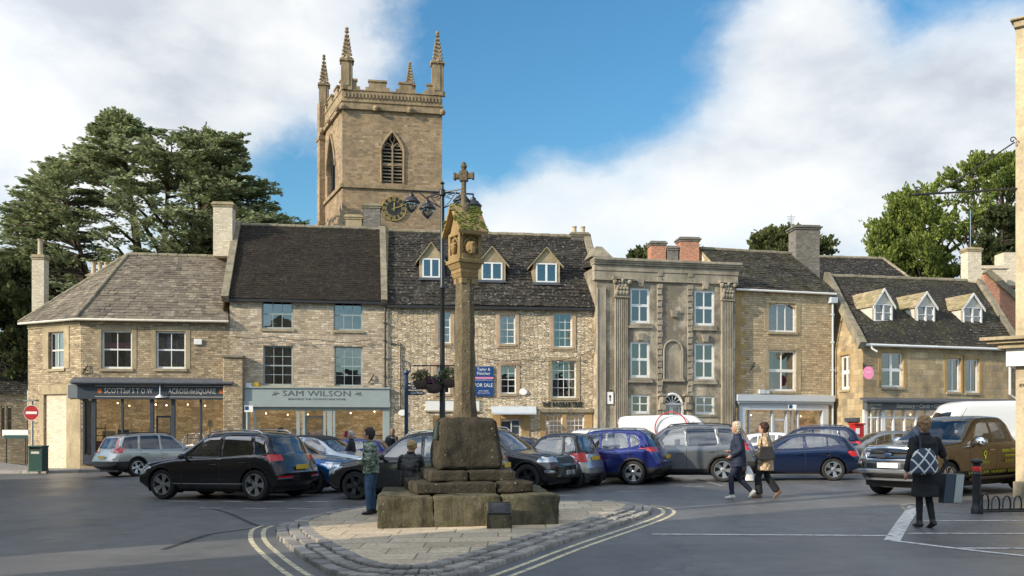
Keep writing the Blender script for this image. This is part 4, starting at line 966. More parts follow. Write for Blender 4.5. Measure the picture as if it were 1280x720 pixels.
mb = MB(); slates(mb, EE0, EE1, RE0, RE1, .28, .15, (.18, .4), .03, wob=.05); mb.poly([BE0, RE0, RE1, BE1]); rE = mb.build('roof', M['slateF'], E, fixn=False)
mb = MB(); ridge(mb, RE0, RE1, .12); mb.build('ridge_tile', M['coping'], rE, smooth='auto')
mb = MB(); mb.poly([EE0, RE0, BE0]); mb.poly([EE1, RE1, BE1]); mb.poly([WE.p(0, BASE), WE.p(0, BASE, -8), BE0, WE.p(0, zeE)]); mb.poly([WE.p(WE.L, BASE), WE.p(WE.L, BASE, -8), BE1, WE.p(WE.L, zeE)]); mb.poly([WE.p(0, BASE, -8), WE.p(WE.L, BASE, -8), BE1, BE0]); mb.build('gable_wall', M['dress'], E, fixn=False)
mb = MB(); mb.poly([WE.p(-.02, zeE, -1.5), RE0 - WE.u * .02, WE.p(-.02, zeE, -6.5)]); mb.build('gable_render', M['cream'], E, fixn=False)
mb = MB(); mb.tube([EE0 - Vector((0, 0, .06)), EE1 - Vector((0, 0, .06))], .06, 8); mb.build('gutter', M['white'], E, smooth='auto')
chimney(E, 992, 1026, 281, RE0.y + .9, 330, M['greybrick'], 0, 1.2, cap='greybrick')
fe = WE.rect((917, 494, 1038, 502)); fe2 = WE.rect((922, 502, 1033, 513)); mb = MB(); WE.bar(mb, fe[0], fe[1], fe[2], fe[3], -.05, .42); WE.bar(mb, fe[0] + .08, fe[1] - .08, fe[2] - .1, fe[2] - .002, -.05, .34); WE.bar(mb, fe2[0], fe2[1], fe2[2], fe[2] - .102, -.05, .2)
for i in range(42): uu = fe[0] + .15 + i * (fe[1] - fe[0] - .3) / 41; WE.bar(mb, uu - .025, uu + .025, fe[2] - .18, fe[2] - .103, .19, .3)
WE.bar(mb, fe2[0] + .0, fe2[0] + .35, BASE, fe2[2], -.05, .2); WE.bar(mb, fe2[1] - .35, fe2[1], BASE, fe2[2], -.05, .2)
for px_, t in ((936, .04), (965, .05), (983, .05), (990, .03), (997, .04)): uu = WE.uz(px_, 530)[0]; WE.bar(mb, uu - t, uu + t, BASE, fe2[2], -.08, .08)
mb.build('shopfront_frame', M['palegrey'], E, bevel=.01)
mb = MB(); mb.poly([WE.p(op[0], op[2], -.03), WE.p(op[1], op[2], -.03), WE.p(op[1], op[3], -.03), WE.p(op[0], op[3], -.03)]); mb.build('shop_window', M['paneshop'], E, fixn=False)
mb = MB(); ua, ub = WE.uz(966, 530)[0], WE.uz(982, 530)[0]; zt_ = WE.uz(975, 526)[1]
for a_, b_, c_, d_ in ((ua, ub, zt_, zt_ + .1), (ua, ua + .1, BASE, zt_), (ub - .1, ub, BASE, zt_), (ua, ub, BASE, BASE + .5)): WE.bar(mb, a_, b_, c_, d_, -.0, .04)
mb.build('door', M['palegrey'], E)
roomback(WE, E, BASE, WE.uz(980, 500)[1], .2, WE.L - .2, 1.8, 'shopglow'); roomback(WE, E, WE.uz(980, 492)[1], zeE, .2, WE.L - .2, 1.4); shopitems(WE, E, WE.uz(937, 530)[0], WE.uz(1030, 530)[0], BASE + .8, fe2[2], 16, seed=5, bulbs=3)
quoins(WE, E, 0, BASE + 4, zeE, 'dressG', (.35, .6), .34)
hp = WE.L - .08; mb = MB(); WE.bar(mb, hp - .2, hp + .2, zeE - .55, zeE - .25, .05, .35); mb.tube([WE.p(hp, zeE - .5, .18), WE.p(hp, BASE, .18)], .055, 8)
for i in range(6): mb.box(WE.p(hp, BASE + 1.5 * i + .8, .15), (.17, .17, .07))
mb.build('downpipe', M['palegrey'], E, smooth='auto')
mb = MB(); q = WE.rect((948, 487, 955, 492)); WE.bar(mb, *q, 0, .15); q = WE.rect((956, 488, 960, 492)); WE.bar(mb, *q, 0, .15); mb.build('flood_light', M['palegrey'], E)
# wall anchors
for W_, px_, py_, own in ((WE, 940, 458, E), (WA, 107, 462, A), (WB, 464, 474, B)):
    mb = MB(); uu, z_ = W_.uz(px_, py_); mb.tube([W_.p(uu - .12, z_ - .2, .05), W_.p(uu, z_, .12), W_.p(uu + .12, z_ + .22, .05)], .035, 6); mb.tube([W_.p(uu, z_, 0), W_.p(uu, z_, .3)], .03, 6); mb.build('wall_bracket', M['black'], own)

# roof of the taller house behind E and F
H = thing('rear_slate_roof_house', 'stone house behind the row with long dark slate roof right of the grey chimney', 'house', at(1090, 60, 540) * 1)
H.location.z = 0
h0, h1 = at(1010, 57, 352), at(1150, 58.5, 357); h2, h3 = at(1022, 61, 321), at(1104, 61.5, 323.5)
mb = MB(); slates(mb, h0, h1, h2, h3, .28, .18, (.2, .4), .03, wob=.05); b0_, b1_ = h0 + Vector((0, 9, 0)), h1 + Vector((0, 9, 0)); mb.poly([b0_, h2, h3, b1_]); mb.poly([h1, h3, b1_]); rr_ = mb.build('roof', M['slateC'], H, fixn=False)
mb = MB(); ridge(mb, h2, h3, .12); ridge(mb, h3, h1, .1); mb.build('ridge_tile', M['coping'], rr_, smooth='auto')
mb = MB()
fl = lambda p: Vector((p.x, p.y, 0))
for p_, q_ in ((h0, h1), (h1, b1_), (b1_, b0_), (b0_, h0)): mb.poly([fl(p_), fl(q_), q_, p_])
mb.poly([h0, h2, b0_]); mb.build('wall', M['rubbleC'], H, fixn=False)

# ============================================================ F: stationer
PF = on(1079, 46.5); PFr = on(1268, 49.4); WF = Wall(PF, PFr); zeF = WF.uz(1170, 433)[1]
PFb = on(1038, 50.6)
F = thing('mossy_roofed_stationery_shop', 'low golden ashlar shop with mossy slate roof and three white gabled dormers', 'shop building', (PF.x, PF.y, gz(PF.x)))
WS = Wall(PFb, PF)
for r_ in ((1102, 441, 1129, 484), (1184, 448, 1201, 490), (1207, 449, 1224, 491)):
    w2 = r_[0] == 1102
    f, o = window(WF, r_, 2, 2 if w2 else 1, F, fm='white', fw=.08, bw=.16 if w2 else .06, sill='dress', midrail=False); surround(WF, o, F, 'dressG', .2, .02, .2)
f, o = window(WS, (1050, 444, 1062, 487), 2, 2, F, fm='white', fw=.12, bw=.2, sill='dress', midrail=False); surround(WS, o, F, 'dressG', .16, .02, .2)
of = WF.rect((1080, 512, 1268, 585)); WF.op.append((of[0] + .25, WF.L - .3, of[2], of[3] + .35))
dS = WS.rect((1061, 527, 1073, 585)); WS.op.append(dS)
mb = MB(); WF.mesh(mb, BASE, zeF); mb.build('wall', M['ashlarF'], F, fixn=False)
mb = MB(); WS.mesh(mb, BASE, zeF, .15)
D_F = 5.2
RF0 = at(1036, 53.5, 345); RF1 = at(1225, 55.5, 352); RF1.z = RF0.z
EF0, EF1 = pz(WF.p(-.1, 0, .28), zeF), pz(WF.p(WF.L + .3, 0, .28), zeF)
BF0, BF1 = RF0 + (RF0 - EF0), RF1 + (RF1 - EF1); BF0.z = BF1.z = zeF
mb.poly([pz(PF, zeF), pz(PFb, zeF), RF0]); mb.poly([pz(PFb, zeF), pz(BF0, zeF), RF0]); mb.poly([pz(PFb, BASE), pz(BF0, BASE), pz(BF0, zeF), pz(PFb, zeF)])
mb.build('wall', M['ashlarF'], F, fixn=False)
mb = MB(); slates(mb, EF0, EF1, RF0, RF1, .3, .16, (.2, .42), .035, wob=.07); mb.poly([BF0, RF0, RF1, BF1]); rF = mb.build('roof', M['slateF'], F, fixn=False)
mb = MB(); ridge(mb, RF0, RF1, .13); mb.build('ridge_tile', M['coping'], rF, smooth='auto')
mb = MB(); mb.poly([EF1, RF1, BF1]); mb.poly([WF.p(WF.L, BASE), pz(BF1, BASE), BF1, WF.p(WF.L, zeF)]); mb.poly([pz(BF0, BASE), pz(BF1, BASE), BF1, BF0]); mb.build('rear_wall', M['ashlarF'], F, fixn=False)
mb = MB(); sd = (pz(PFb, 0) - pz(PF, 0)).normalized(); copingbar(mb, EF0 + Vector((0, 0, -.15)), RF0, -WF.u, .4, .25); mb.build('gable_coping', M['coping'], F)
mb = MB(); copingbar(mb, EF1 + Vector((0, 0, -.1)), RF1, -WF.u, .35); mb.build('gable_coping', M['coping'], F)
mb = MB(); mb.tube([EF0 - Vector((0, 0, .06)), EF1 - Vector((0, 0, .06))], .07, 8); q = EF0 + WF.u * .3; mb.tube([q, q + Vector((.1, 0, -.25)), q + Vector((.35, 0, -.4))], .05, 6); mb.build('gutter', M['white'], F, smooth='auto')
pu_ = WF.uz(1260, 480)[0]; mb = MB(); mb.tube([WF.p(pu_, zeF - .1, .12), WF.p(pu_, WF.uz(1260, 493)[1], .12), WF.p(pu_ + .4, WF.uz(1260, 498)[1], .12)], .06, 8); mb.build('downpipe', M['white'], F, smooth='auto')
chimney(F, 1208, 1228, 309, RF1.y - .3, 360, M['pale_rubble'], 0, .8)
for a_, b_, t_, bt, ap in ((1093, 1115, 380, 402, 361), (1146, 1168, 382, 405, 365), (1204, 1227, 384, 407, 367)): dormer(F, EF0, EF1, RF0, WF, a_, b_, t_, bt, ap, 1, True, 'slateG', .1)
cf = WF.rect((1078, 498, 1268, 504)); mb = MB(); mb.prism([WF.p(-.2, cf[3], 0), WF.p(WF.L, cf[3], 0), WF.p(WF.L, cf[3] - .15, .5), WF.p(-.2, cf[3] - .15, .5)], (0, 0, -.1)); mb.build('canopy', M['lead'], F)
ff = WF.rect((1078, 503.5, 1268, 513)); mb = MB(); WF.bar(mb, 0, WF.L, ff[2], ff[3], -.05, .3); mb.build('fascia', M['inkgrey'], F)
mpp = 47 / 1150
zz = (ff[2] + ff[3]) / 2
wtext(WF, 'STOW NEWS', 1090, zz + .05, .17, F, 'cream', 17 * mpp, d=.305); wtext(WF, 'of the Square', 1090, zz - .12, .1, F, 'cream', 14 * mpp, d=.305); wtext(WF, 'Stationery \u2022 Cards \u2022 Gifts \u2022 Toys', 1152, zz, .3, F, 'cream', 90 * mpp, d=.305, shear=.2)
mb = MB()
for px_, t in ((1081, .1), (1088, .04), (1096, .04), (1103, .12), (1116, .04), (1130, .04), (1144, .04), (1158, .1), (1180, .04), (1200, .04), (1220, .04), (1240, .1)): uu = WF.uz(px_, 530)[0]; WF.bar(mb, uu - t, uu + t, BASE, ff[2], -.05, .08)
zq = WF.uz(1110, 522)[1]; WF.bar(mb, .2, WF.L - .3, zq - .04, zq + .04, -.04, .07); WF.bar(mb, .2, WF.L - .3, BASE, BASE + .9, -.04, .1); mb.build('shopfront_frame', M['white'], F)
mb = MB(); mb.poly([WF.p(.2, BASE, -.03), WF.p(WF.L - .3, BASE, -.03), WF.p(WF.L - .3, ff[2], -.03), WF.p(.2, ff[2], -.03)]); mb.build('shop_window', M['paneshop'], F, fixn=False)
roomback(WF, F, BASE, ff[3], .9, WF.L - .3, 1.6, 'shopglow'); roomback(WF, F, ff[3] + .2, zeF, .9, WF.L - .3, 1.3); shopitems(WF, F, .4, WF.L - 2, BASE + .8, ff[2], 30, seed=8, bulbs=4)
mb = MB(); WS.bar(mb, dS[0], dS[1], dS[2], dS[3], -.12, -.07); mb.build('door', M['red'], F); mb = MB(); WS.bar(mb, dS[0] - .2, dS[1] + .2, dS[3], dS[3] + .2, -.1, .15); mb.build('door_hood', M['slatepaint'], F)
mb = MB(); WS.bar(mb, dS[0] + .25, dS[1] - .25, dS[3] - 1.0, dS[3] - .2, -.07, -.05); mb.build('door_glass', M['pane'], F)
# post box on the pavement by the stationer
pb = thing('post_box', 'square red post box standing by the stationery shop corner', 'post box', on(1071, 43.5, .13)); q = wm(pb).translation
mb = MB(); mb.box((q.x, q.y, q.z + .75), (.5, .45, 1.5), .2); pbb = mb.build('body', M['red'], pb, bevel=.03)
mb = MB(); mb.box((q.x, q.y, q.z + 1.54), (.6, .55, .08), .2); mb.build('top', M['red'], pb, bevel=.03); mb = MB(); mb.box((q.x - .05, q.y - .24, q.z + 1.2), (.2, .02, .28), .2); mb.build('notice', M['white'], pb)
# oval pink hanging sign
ps = thing('hanging_sign', 'round pink hanging sign on bracket at the ashlar shop corner', 'sign', WF.p(.2, zeF - 2, .5)); uu, z_ = WF.uz(1085.5, 466, .4)
mb = MB(); c_ = WF.p(uu, z_, .4); mb.lathe([(.001, -.03), (.26, -.03), (.26, .03), (.001, .03)], 20, (0, 0, 0), 'y'); mb.V = [c_ + Vector((p.x, p.y, p.z * 1.25)) for p in mb.V]; mb.build('panel', M['pink'], ps)
mb = MB(); mb.tube([WF.p(.02, z_ + .36, 0), WF.p(uu + .2, z_ + .36, .5)], .025, 6); mb.tube([WF.p(.02, z_ + .5, 0), WF.p(.02, z_ - .1, .03)], .04, 6); mb.build('bracket', M['black'], ps)
text('lettering', 'SALE', .13, c_ + Vector((0, -.04, .02)), (1, 0, 0), (0, 0, 1), M['white'], ps)

# brick house far right behind F
Rb = thing('rear_brick_gable_house', 'pale brick gabled house behind the stationery shop at the far right', 'house', on(1250, 58))
mb = MB(); zt_ = lambda px, py, Z: at(px, Z, py)
g = [at(1232, 58, 352), at(1232, 58, 425), at(1290, 58, 425), at(1290, 58, 400)]
g = [at(1230, 58, 430), at(1230, 58, 345), at(1236, 58, 339), at(1290, 58, 392), at(1290, 58, 430)]; mb.prism([Vector((p.x, p.y, p.z if i not in (0, 4) else 0)) for i, p in enumerate(g)], (0, 6, 0)); mb.build('wall', M['brick'], Rb)
mb = MB(); copingbar(mb, at(1290, 57.8, 388), at(1234, 57.8, 338), Vector((0, 1, 0)), .5); mb.build('gable_coping', M['coping'], Rb)
mb = MB(); mb.box(at(1237, 60, 346) + Vector((0, 0, -.5)), (1.6, 1.2, 1.8)); mb.box(at(1262, 62, 338) + Vector((0, 0, 0)), (1.4, 1.2, 2.2)); mb.box(at(1237, 60, 336), (1.9, 1.4, .2)); mb.build('chimney', M['pale_rubble'], Rb)

# ============================================================ right-hand corner building (very close)
Gp = on(1269.5, 20.2); X0 = Gp.x
Q = thing('sunlit_corner_building', 'sunlit pale stone corner building with projecting white shop canopy at the right edge', 'building', (X0, 20.2, gz(X0)))
zq = lambda py, Z=20.2: at(0, Z, py).z
dS_ = Vector((.62, .785, 0)); dF_ = Vector((.785, -.62, 0)); C0 = Vector((X0, 20.2, 0))
def qb(a, b, c, z0, z1, z2=None):   # block on the skewed plan: a = overhang out, b..c
    o = C0 - dF_ * a - dS_ * b; o.z = z0; return o, dF_ * (6 + a), dS_ * (7 + b), Vector((0, 0, z1 - z0))
mb = MB(); mb.frame_box(*qb(0, 0, 0, 0, zq(30))); mb.build('wall', ashlar('sunlit_ashlar', (.55, .45, .3), .15, sc=.7), Q)
mb = MB(); mb.frame_box(*qb(.03, .08, 0, zq(36), zq(28))); mb.frame_box(*qb(.09, .15, 0, zq(28) + .003, zq(25))); mb.build('cornice', M['dress'], Q, bevel=.02)
mb = MB(); mb.frame_box(*qb(.62, .5, 0, zq(426), zq(422))); mb.frame_box(*qb(.5, .4, 0, zq(430), zq(426) - .003)); mb.frame_box(*qb(.3, .3, 0, zq(436), zq(430) - .003))
mb.build('canopy', M['dress'], Q); mb = MB(); mb.frame_box(*qb(.16, .16, 0, zq(458), zq(436) - .003)); mb.build('fascia', M['white'], Q)
text('lettering', '89', .1, C0 + dF_ * .12 - dS_ * .01 + Vector((0, 0, zq(482))), dF_, (0, 0, 1), M['ink'], Q)
mb = MB(); mb.frame_box(*qb(.05, .05, 0, gz(X0) - .3, gz(X0) + .35)); mb.build('plinth', M['coping'], Q, bevel=.03)
# iron sign bracket
ib = thing('iron_sign_bracket', 'empty wrought iron sign bracket with scrolls pointing left from the right-hand building', 'bracket', (X0, 20.5, zq(230)))
a_, b_, c_ = at(1133, 19.6, 244), at(1272, 20.2, 236), at(1268, 20.2, 178)
mb = MB(); mb.tube([a_, a_.lerp(b_, .12)], [.002, .035], 8); mb.tube([a_.lerp(b_, .12), b_], .022, 8); mb.build('rail', M['black'], ib)
mb = MB(); mb.tube([a_.lerp(b_, .27), c_], .015, 6); mb.build('stay', M['black'], ib)
for c0, r0 in ((at(1147, 19.7, 237), .07), (at(1266, 20.1, 175), .08)): mb = MB(); mb.tube([c0 + Vector((math.cos(t * .5) * r0 * (1 - t / 16), 0, math.sin(t * .5) * r0 * (1 - t / 16))) for t in range(14)], .012, 5); mb.build('scroll', M['black'], ib)

# ============================================================ T: church tower
T = thing('church_tower', 'square stone church tower with battlements, corner pinnacles and black clock behind the houses', 'church tower', (at(428, 70).x, 70, 0))
TA = at(428, 70); aT = R(10); TB = TA + Vector((math.cos(aT), math.sin(aT), 0)) * 7.6; TL = TA + Vector((-.40, .917, 0)) * 6.6; TK = TL + (TB - TA)
TF = Wall(TA, TB); TS = Wall(TL, TA); zS = TF.uz(490, 138)[1]; zP = TF.uz(490, 116)[1]; zM = TF.uz(490, 104)[1]
gw = TF.rect((478, 166, 503, 229)); TF.op.append(gw); gl = TS.rect((409, 170, 419, 246)); TS.op.append(gl)
mb = MB(); TF.mesh(mb, 0, zS, .35); TS.mesh(mb, 0, zS, .35)
def spandrel(mb, W, o, sharp=1.2):
    um = (o[0] + o[1]) / 2; r_ = (o[1] - o[0]) / 2; h = r_ * 1.9; n = 8
    for sg in (-1, 1):
        pts = [W.p(um + sg * r_, o[3] - h, -.02)] 
        for i in range(n + 1):
            t = i / n; x = r_ * (1 - t); z_ = h * math.sqrt(max(0, 1 - (1 - t) ** 1.7)) if False else h * (1 - (1 - t) ** 1.9) ** .75 if t > 0 else 0
            x = r_ * (1 - t ** 1.6) if t > 0 else r_
            pts.append(W.p(um + sg * x, o[3] - h + h * t, -.02))
        pts.append(W.p(um + sg * r_, o[3] + .0, -.02)); pts.pop(0)
        mb.prism(pts, -W.n * .3)
    return [W.p(um + sg * (r_ + .12) * (1 - t ** 1.6), o[3] - h + h * t * 1.06, .06) for sg, ts in ((-1, [i / n for i in range(n + 1)]), (1, [1 - i / n for i in range(n + 1)])) for t in ts], um, r_, h
arF = spandrel(mb, TF, gw); arS = spandrel(mb, TS, gl)
for p_, q_ in ((TB, TK), (TK, TL)): mb.poly([pz(p_, 0), pz(q_, 0), pz(q_, zS), pz(p_, zS)])
mb.poly([pz(p_, zS) for p_ in (TA, TB, TK, TL)])
mb.build('wall', M['tower'], T, fixn=False)
mb = MB(); mb.tube(arF[0], .1, 6); mb.tube(arS[0], .08, 6); mb.tube([TF.p(gw[0] - .1, gw[2], .04), arF[0][0]], .07, 6); mb.tube([TF.p(gw[1] + .1, gw[2], .04), arF[0][-1]], .07, 6)
def string(mb, z_, h, pr):
    for W_ in (TF, TS): W_.bar(mb, -.1, W_.L + .1, z_, z_ + h, -.1, pr)
z2 = TF.uz(490, 237)[1]
string(mb, zS - .12, .3, .22); string(mb, z2, .28, .16); string(mb, zS + (zP - zS) * .35, .08, .1)
for i in range(28): uu = .2 + i * (TF.L - .4) / 27; TF.bar(mb, uu - .06, uu + .06, zP - .55, zP - .2, .02, .12)
for u_ in (0, .33, .67, 1): mb.ball(TF.p(TF.L * u_, zS - .02, .3), .26, 8)
for u_ in (0.1, .5, .95): mb.ball(TS.p(TS.L * u_, zS - .02, .3), .26, 8)
mb.build('string_course', M['towertrim'], T, smooth=False)
# louvres, mullion and tracery
um, r_ = arF[1], arF[2]; mb = MB(); n_ = 13
for i in range(n_):
    z_ = gw[2] + .15 + i * .27
    if z_ > gw[3] - 1.0: break
    for sg in (-1, 1): mb.frame_box(TF.p(um + (.06 if sg > 0 else -r_ + .05), z_, -.12), TF.u * (r_ - .1), -TF.n * .2 + Vector((0, 0, .14)), Vector((0, 0, .04)))
mb.build('louvre', M['coping'], T)
mb = MB(); TF.bar(mb, um - .06, um + .06, gw[2], gw[3] - .75, -.15, -.04); TF.bar(mb, um - r_, um + r_, gw[2] + 1.35, gw[2] + 1.5, -.14, -.06)
for sg in (-1, 1):
    mb.tube([TF.p(um + sg * r_ * .95, gw[3] - 1.25, -.08), TF.p(um + sg * r_ * .75, gw[3] - .95, -.08), TF.p(um + sg * r_ * .5, gw[3] - .78, -.08), TF.p(um + sg * r_ * .2, gw[3] - .95, -.08), TF.p(um, gw[3] - 1.25, -.08)], .05, 5)
    mb.tube([TF.p(um, gw[3] - .8, -.08), TF.p(um + sg * .2, gw[3] - .5, -.08), TF.p(um + sg * .05, gw[3] - .15, -.08)], .045, 5)
mb.build('tracery', M['towertrim'], T)
mb = MB(); TF.bar(mb, um - r_ - .05, um + r_ + .05, gw[2], gw[3], -.6, -.5); mb.build('bell_opening', M['ink'], T); mb = MB(); TS.bar(mb, gl[0], gl[1], gl[2], gl[3], -.5, -.4); TS.bar(mb, (gl[0] + gl[1]) / 2 - .06, (gl[0] + gl[1]) / 2 + .06, gl[2], gl[3], -.3, -.1, r=.9); mb.build('bell_opening', M['ink'], T)
# parapet
mb = MB()
def parapet(W, L, merl, ins=-.25):
    W.bar(mb, 0, L, zS, zP, ins, .02)
    for a, b in merl:
        W.bar(mb, a, b, zP, zM, ins, .02); W.bar(mb, a - .06, b + .06, zM, zM + .14, ins - .06, .1); W.bar(mb, a - .25, a, zP, zP + (zM - zP) * .45, ins, .02) if a > .1 else None
        W.bar(mb, b, b + .25, zP, zP + (zM - zP) * .45, ins, .02)
    W.bar(mb, 0, L, zP, zP + .08, ins - .05, .08)
mf = []
for a, b in ((428, 446), (461, 483), (499, 515), (534, 553)): mf.append((max(0, TF.uz(a, 110)[0]), min(TF.L, TF.uz(b, 110)[0])))
parapet(TF, TF.L, mf); parapet(TS, TS.L, [(0, .8), (1.7, 2.9), (3.9, 5.0), (5.9, 6.6)])
WK = Wall(TB, TK); parapet(WK, WK.L, [(0, .8), (1.9, 3.1), (4.2, 5.2), (6.0, 6.6)]); WK2 = Wall(TK, TL); parapet(WK2, WK2.L, [(0, .8), (2, 3.4), (4.4, 5.6), (6.6, 7.6)])
mb.build('battlement', M['towertrim'], T)
# angle buttress at the far left corner
mb = MB(); c0 = TL + Vector((-.1, .1, 0)); zb3 = at(0, 76, 130).z
mb.box((TL.x - .05, TL.y, zb3 / 2), (.85, .9, zb3), R(25)); mb.box((TL.x, TL.y, at(0, 76, 175).z), (1.1, 1.15, .25), R(25)); mb.box((TL.x, TL.y, at(0, 76, 281).z), (1.15, 1.2, .25), R(25)); mb.build('buttress', M['tower'], T)
def pinnacle(c, z0, zsh, ztop, w_):
    mb = MB(); rz = aT; mb.box((c.x, c.y, (z0 + zsh) / 2), (w_, w_, zsh - z0), rz)
    for sg in (-1, 1):
        for sx, sy in ((1, 0), (0, 1)):
            mb.box((c.x + (sg * w_ * .5) * sx, c.y + (sg * w_ * .5) * sy, (z0 + zsh) / 2 + .1), (w_ * .14 + w_ * .5 * sy, w_ * .14 + w_ * .5 * sx, (zsh - z0) * .8), rz)
    mb.box((c.x, c.y, zsh + .04), (w_ * 1.35, w_ * 1.35, .12), rz)
    h = ztop - zsh
    mb.lathe([(w_ * .52, zsh), (w_ * .42, zsh + h * .2), (w_ * .2, zsh + h * .6), (w_ * .1, zsh + h * .85), (w_ * .1, zsh + h * .88)], 4, (c.x, c.y, 0), rot=rz + math.pi / 4)
    for q in range(4):   # gablets
        a = rz + q * math.pi / 2; d = Vector((math.cos(a), math.sin(a), 0)); mb.ball(Vector((c.x, c.y, zsh + .12)) + d * w_ * .52, w_ * .22, 6, sc=(1, 1, 1.5))
    for i in range(6):
        t = (i + .5) / 6.5; rr = w_ * (.55 * (1 - t) + .08)
        for q in range(4):
            a = rz + math.pi / 4 + q * math.pi / 2; mb.ball((c.x + math.cos(a) * rr, c.y + math.sin(a) * rr, zsh + h * (.12 + t * .74)), w_ * .13, 6)
    mb.ball((c.x, c.y, ztop - .12), w_ * .2, 8); mb.ball((c.x, c.y, ztop - .35), w_ * .24, 8, sc=(1, 1, .5))
    mb.build('pinnacle', M['towertrim'], T, smooth=False)
zz_ = lambda py, Z: at(0, Z, py).z
pinnacle(TA + Vector((.28, .3, 0)), zP, zz_(76, 70), zz_(32, 70), .78); pinnacle(TB + Vector((-.38, .2, 0)), zP, zz_(80, 71.3), zz_(38, 71.3), .78)
pinnacle(TL + Vector((0, 0, 0)), zb3 - .4, zz_(108, 76), zz_(68, 76), .72); pinnacle(TK + Vector((-.5, -.3, 0)), zP, zz_(108, 77), zz_(77, 77), .7)
# clock
ck = MB(); uu, z_ = TF.uz(492.5, 261); cc_ = TF.p(uu, z_, 0)
ck.lathe([(.001, .1), (.9, .1), (.93, .0)], 40, (0, 0, 0), 'z'); ck.V = [cc_ + TF.u * p.x + Vector((0, 0, p.y)) + TF.n * p.z for p in ck.V]
clk = ck.build('clock_face', M['ink'], T)
mb = MB()
ring = [cc_ + TF.u * .92 * math.cos(t * math.pi / 20) + Vector((0, 0, .92 * math.sin(t * math.pi / 20))) + TF.n * .1 for t in range(41)]; mb.tube(ring, .035, 6, cap=False)
for i in range(12):
    a = i * math.pi / 6; dr_ = TF.u * math.sin(a) + Vector((0, 0, math.cos(a))); tg = TF.u * math.cos(a) - Vector((0, 0, math.sin(a)))
    nb = [3, 1, 2, 3, 3, 2, 3, 4, 4, 3, 2, 3][i]
    for j in range(nb):
        o_ = cc_ + TF.n * .11 + tg * ((j - (nb - 1) / 2) * .085); mb.frame_box(o_ + dr_ * .58 - tg * .022, dr_ * .26, tg * .045, TF.n * .02)
    mb.frame_box(cc_ + TF.n * .11 + dr_ * .84 - tg * .17, dr_ * .03, tg * .34, TF.n * .02); mb.frame_box(cc_ + TF.n * .11 + dr_ * .56 - tg * .12, dr_ * .02, tg * .24, TF.n * .02)
mb.build('numerals', M['gold'], clk)
for a, ln, wd in ((R(2), .5, .09), (R(70), .78, .06)):
    mb = MB(); d_ = TF.u * math.sin(a) + Vector((0, 0, math.cos(a))); tg = TF.u * math.cos(a) - Vector((0, 0, math.sin(a))); o_ = cc_ + TF.n * .14
    mb.prism([o_ - d_ * .2 - tg * wd * .5, o_ - d_ * .2 + tg * wd * .5, o_ + d_ * ln * .8 + tg * wd * .6, o_ + d_ * ln, o_ + d_ * ln * .8 - tg * wd * .6], TF.n * .015); mb.build('hand', M['gold'], clk)
# church lodge at far left
Lo = thing('gateway_cottage', 'low shaded stone cottage with small dark windows half hidden at the left edge', 'cottage', on(-10, 56))
WLo = Wall(on(-60, 55), on(34, 56.5))
for r_ in ((1, 507, 6, 545), (8, 507, 15, 545)): window(WLo, r_, 1, 2, Lo, fm='dress', pm='pane', sill=None)
mb = MB(); WLo.mesh(mb, -1.2, at(0, 56, 492).z); mb.build('wall', M['rubbleA'], Lo, fixn=False); roomback(WLo, Lo, -.8, 3, .2, WLo.L, 1)
mb = MB(); z4 = at(0, 56, 492).z; slates(mb, WLo.p(0, z4, .2), WLo.p(WLo.L, z4, .2), WLo.p(0, z4 + 3, -3.5), WLo.p(WLo.L, z4 + 3, -3.5)); mb.build('roof', M['slateC'], Lo, fixn=False)
gs = thing('green_direction_sign', 'small green and white board sign beside the shaded cottage', 'sign', on(20, 54)); q = gs.location
mb = MB(); mb.box((at(20, 54).x, 54, at(0, 54, 541).z), (1.6, .05, .35)); mb.build('panel', M['white'], gs); mb = MB(); mb.box((at(20, 53.95).x, 53.95, at(0, 54, 546).z), (1.4, .04, .2)); mb.build('lower_panel', M['green'], gs)
mb = MB(); 
for px_ in (8, 32): p_ = on(px_, 54.05); mb.tube([p_, Vector((p_.x, p_.y, at(0, 54, 538).z))], .04, 6)
mb.build('post', M['blackp'], gs)

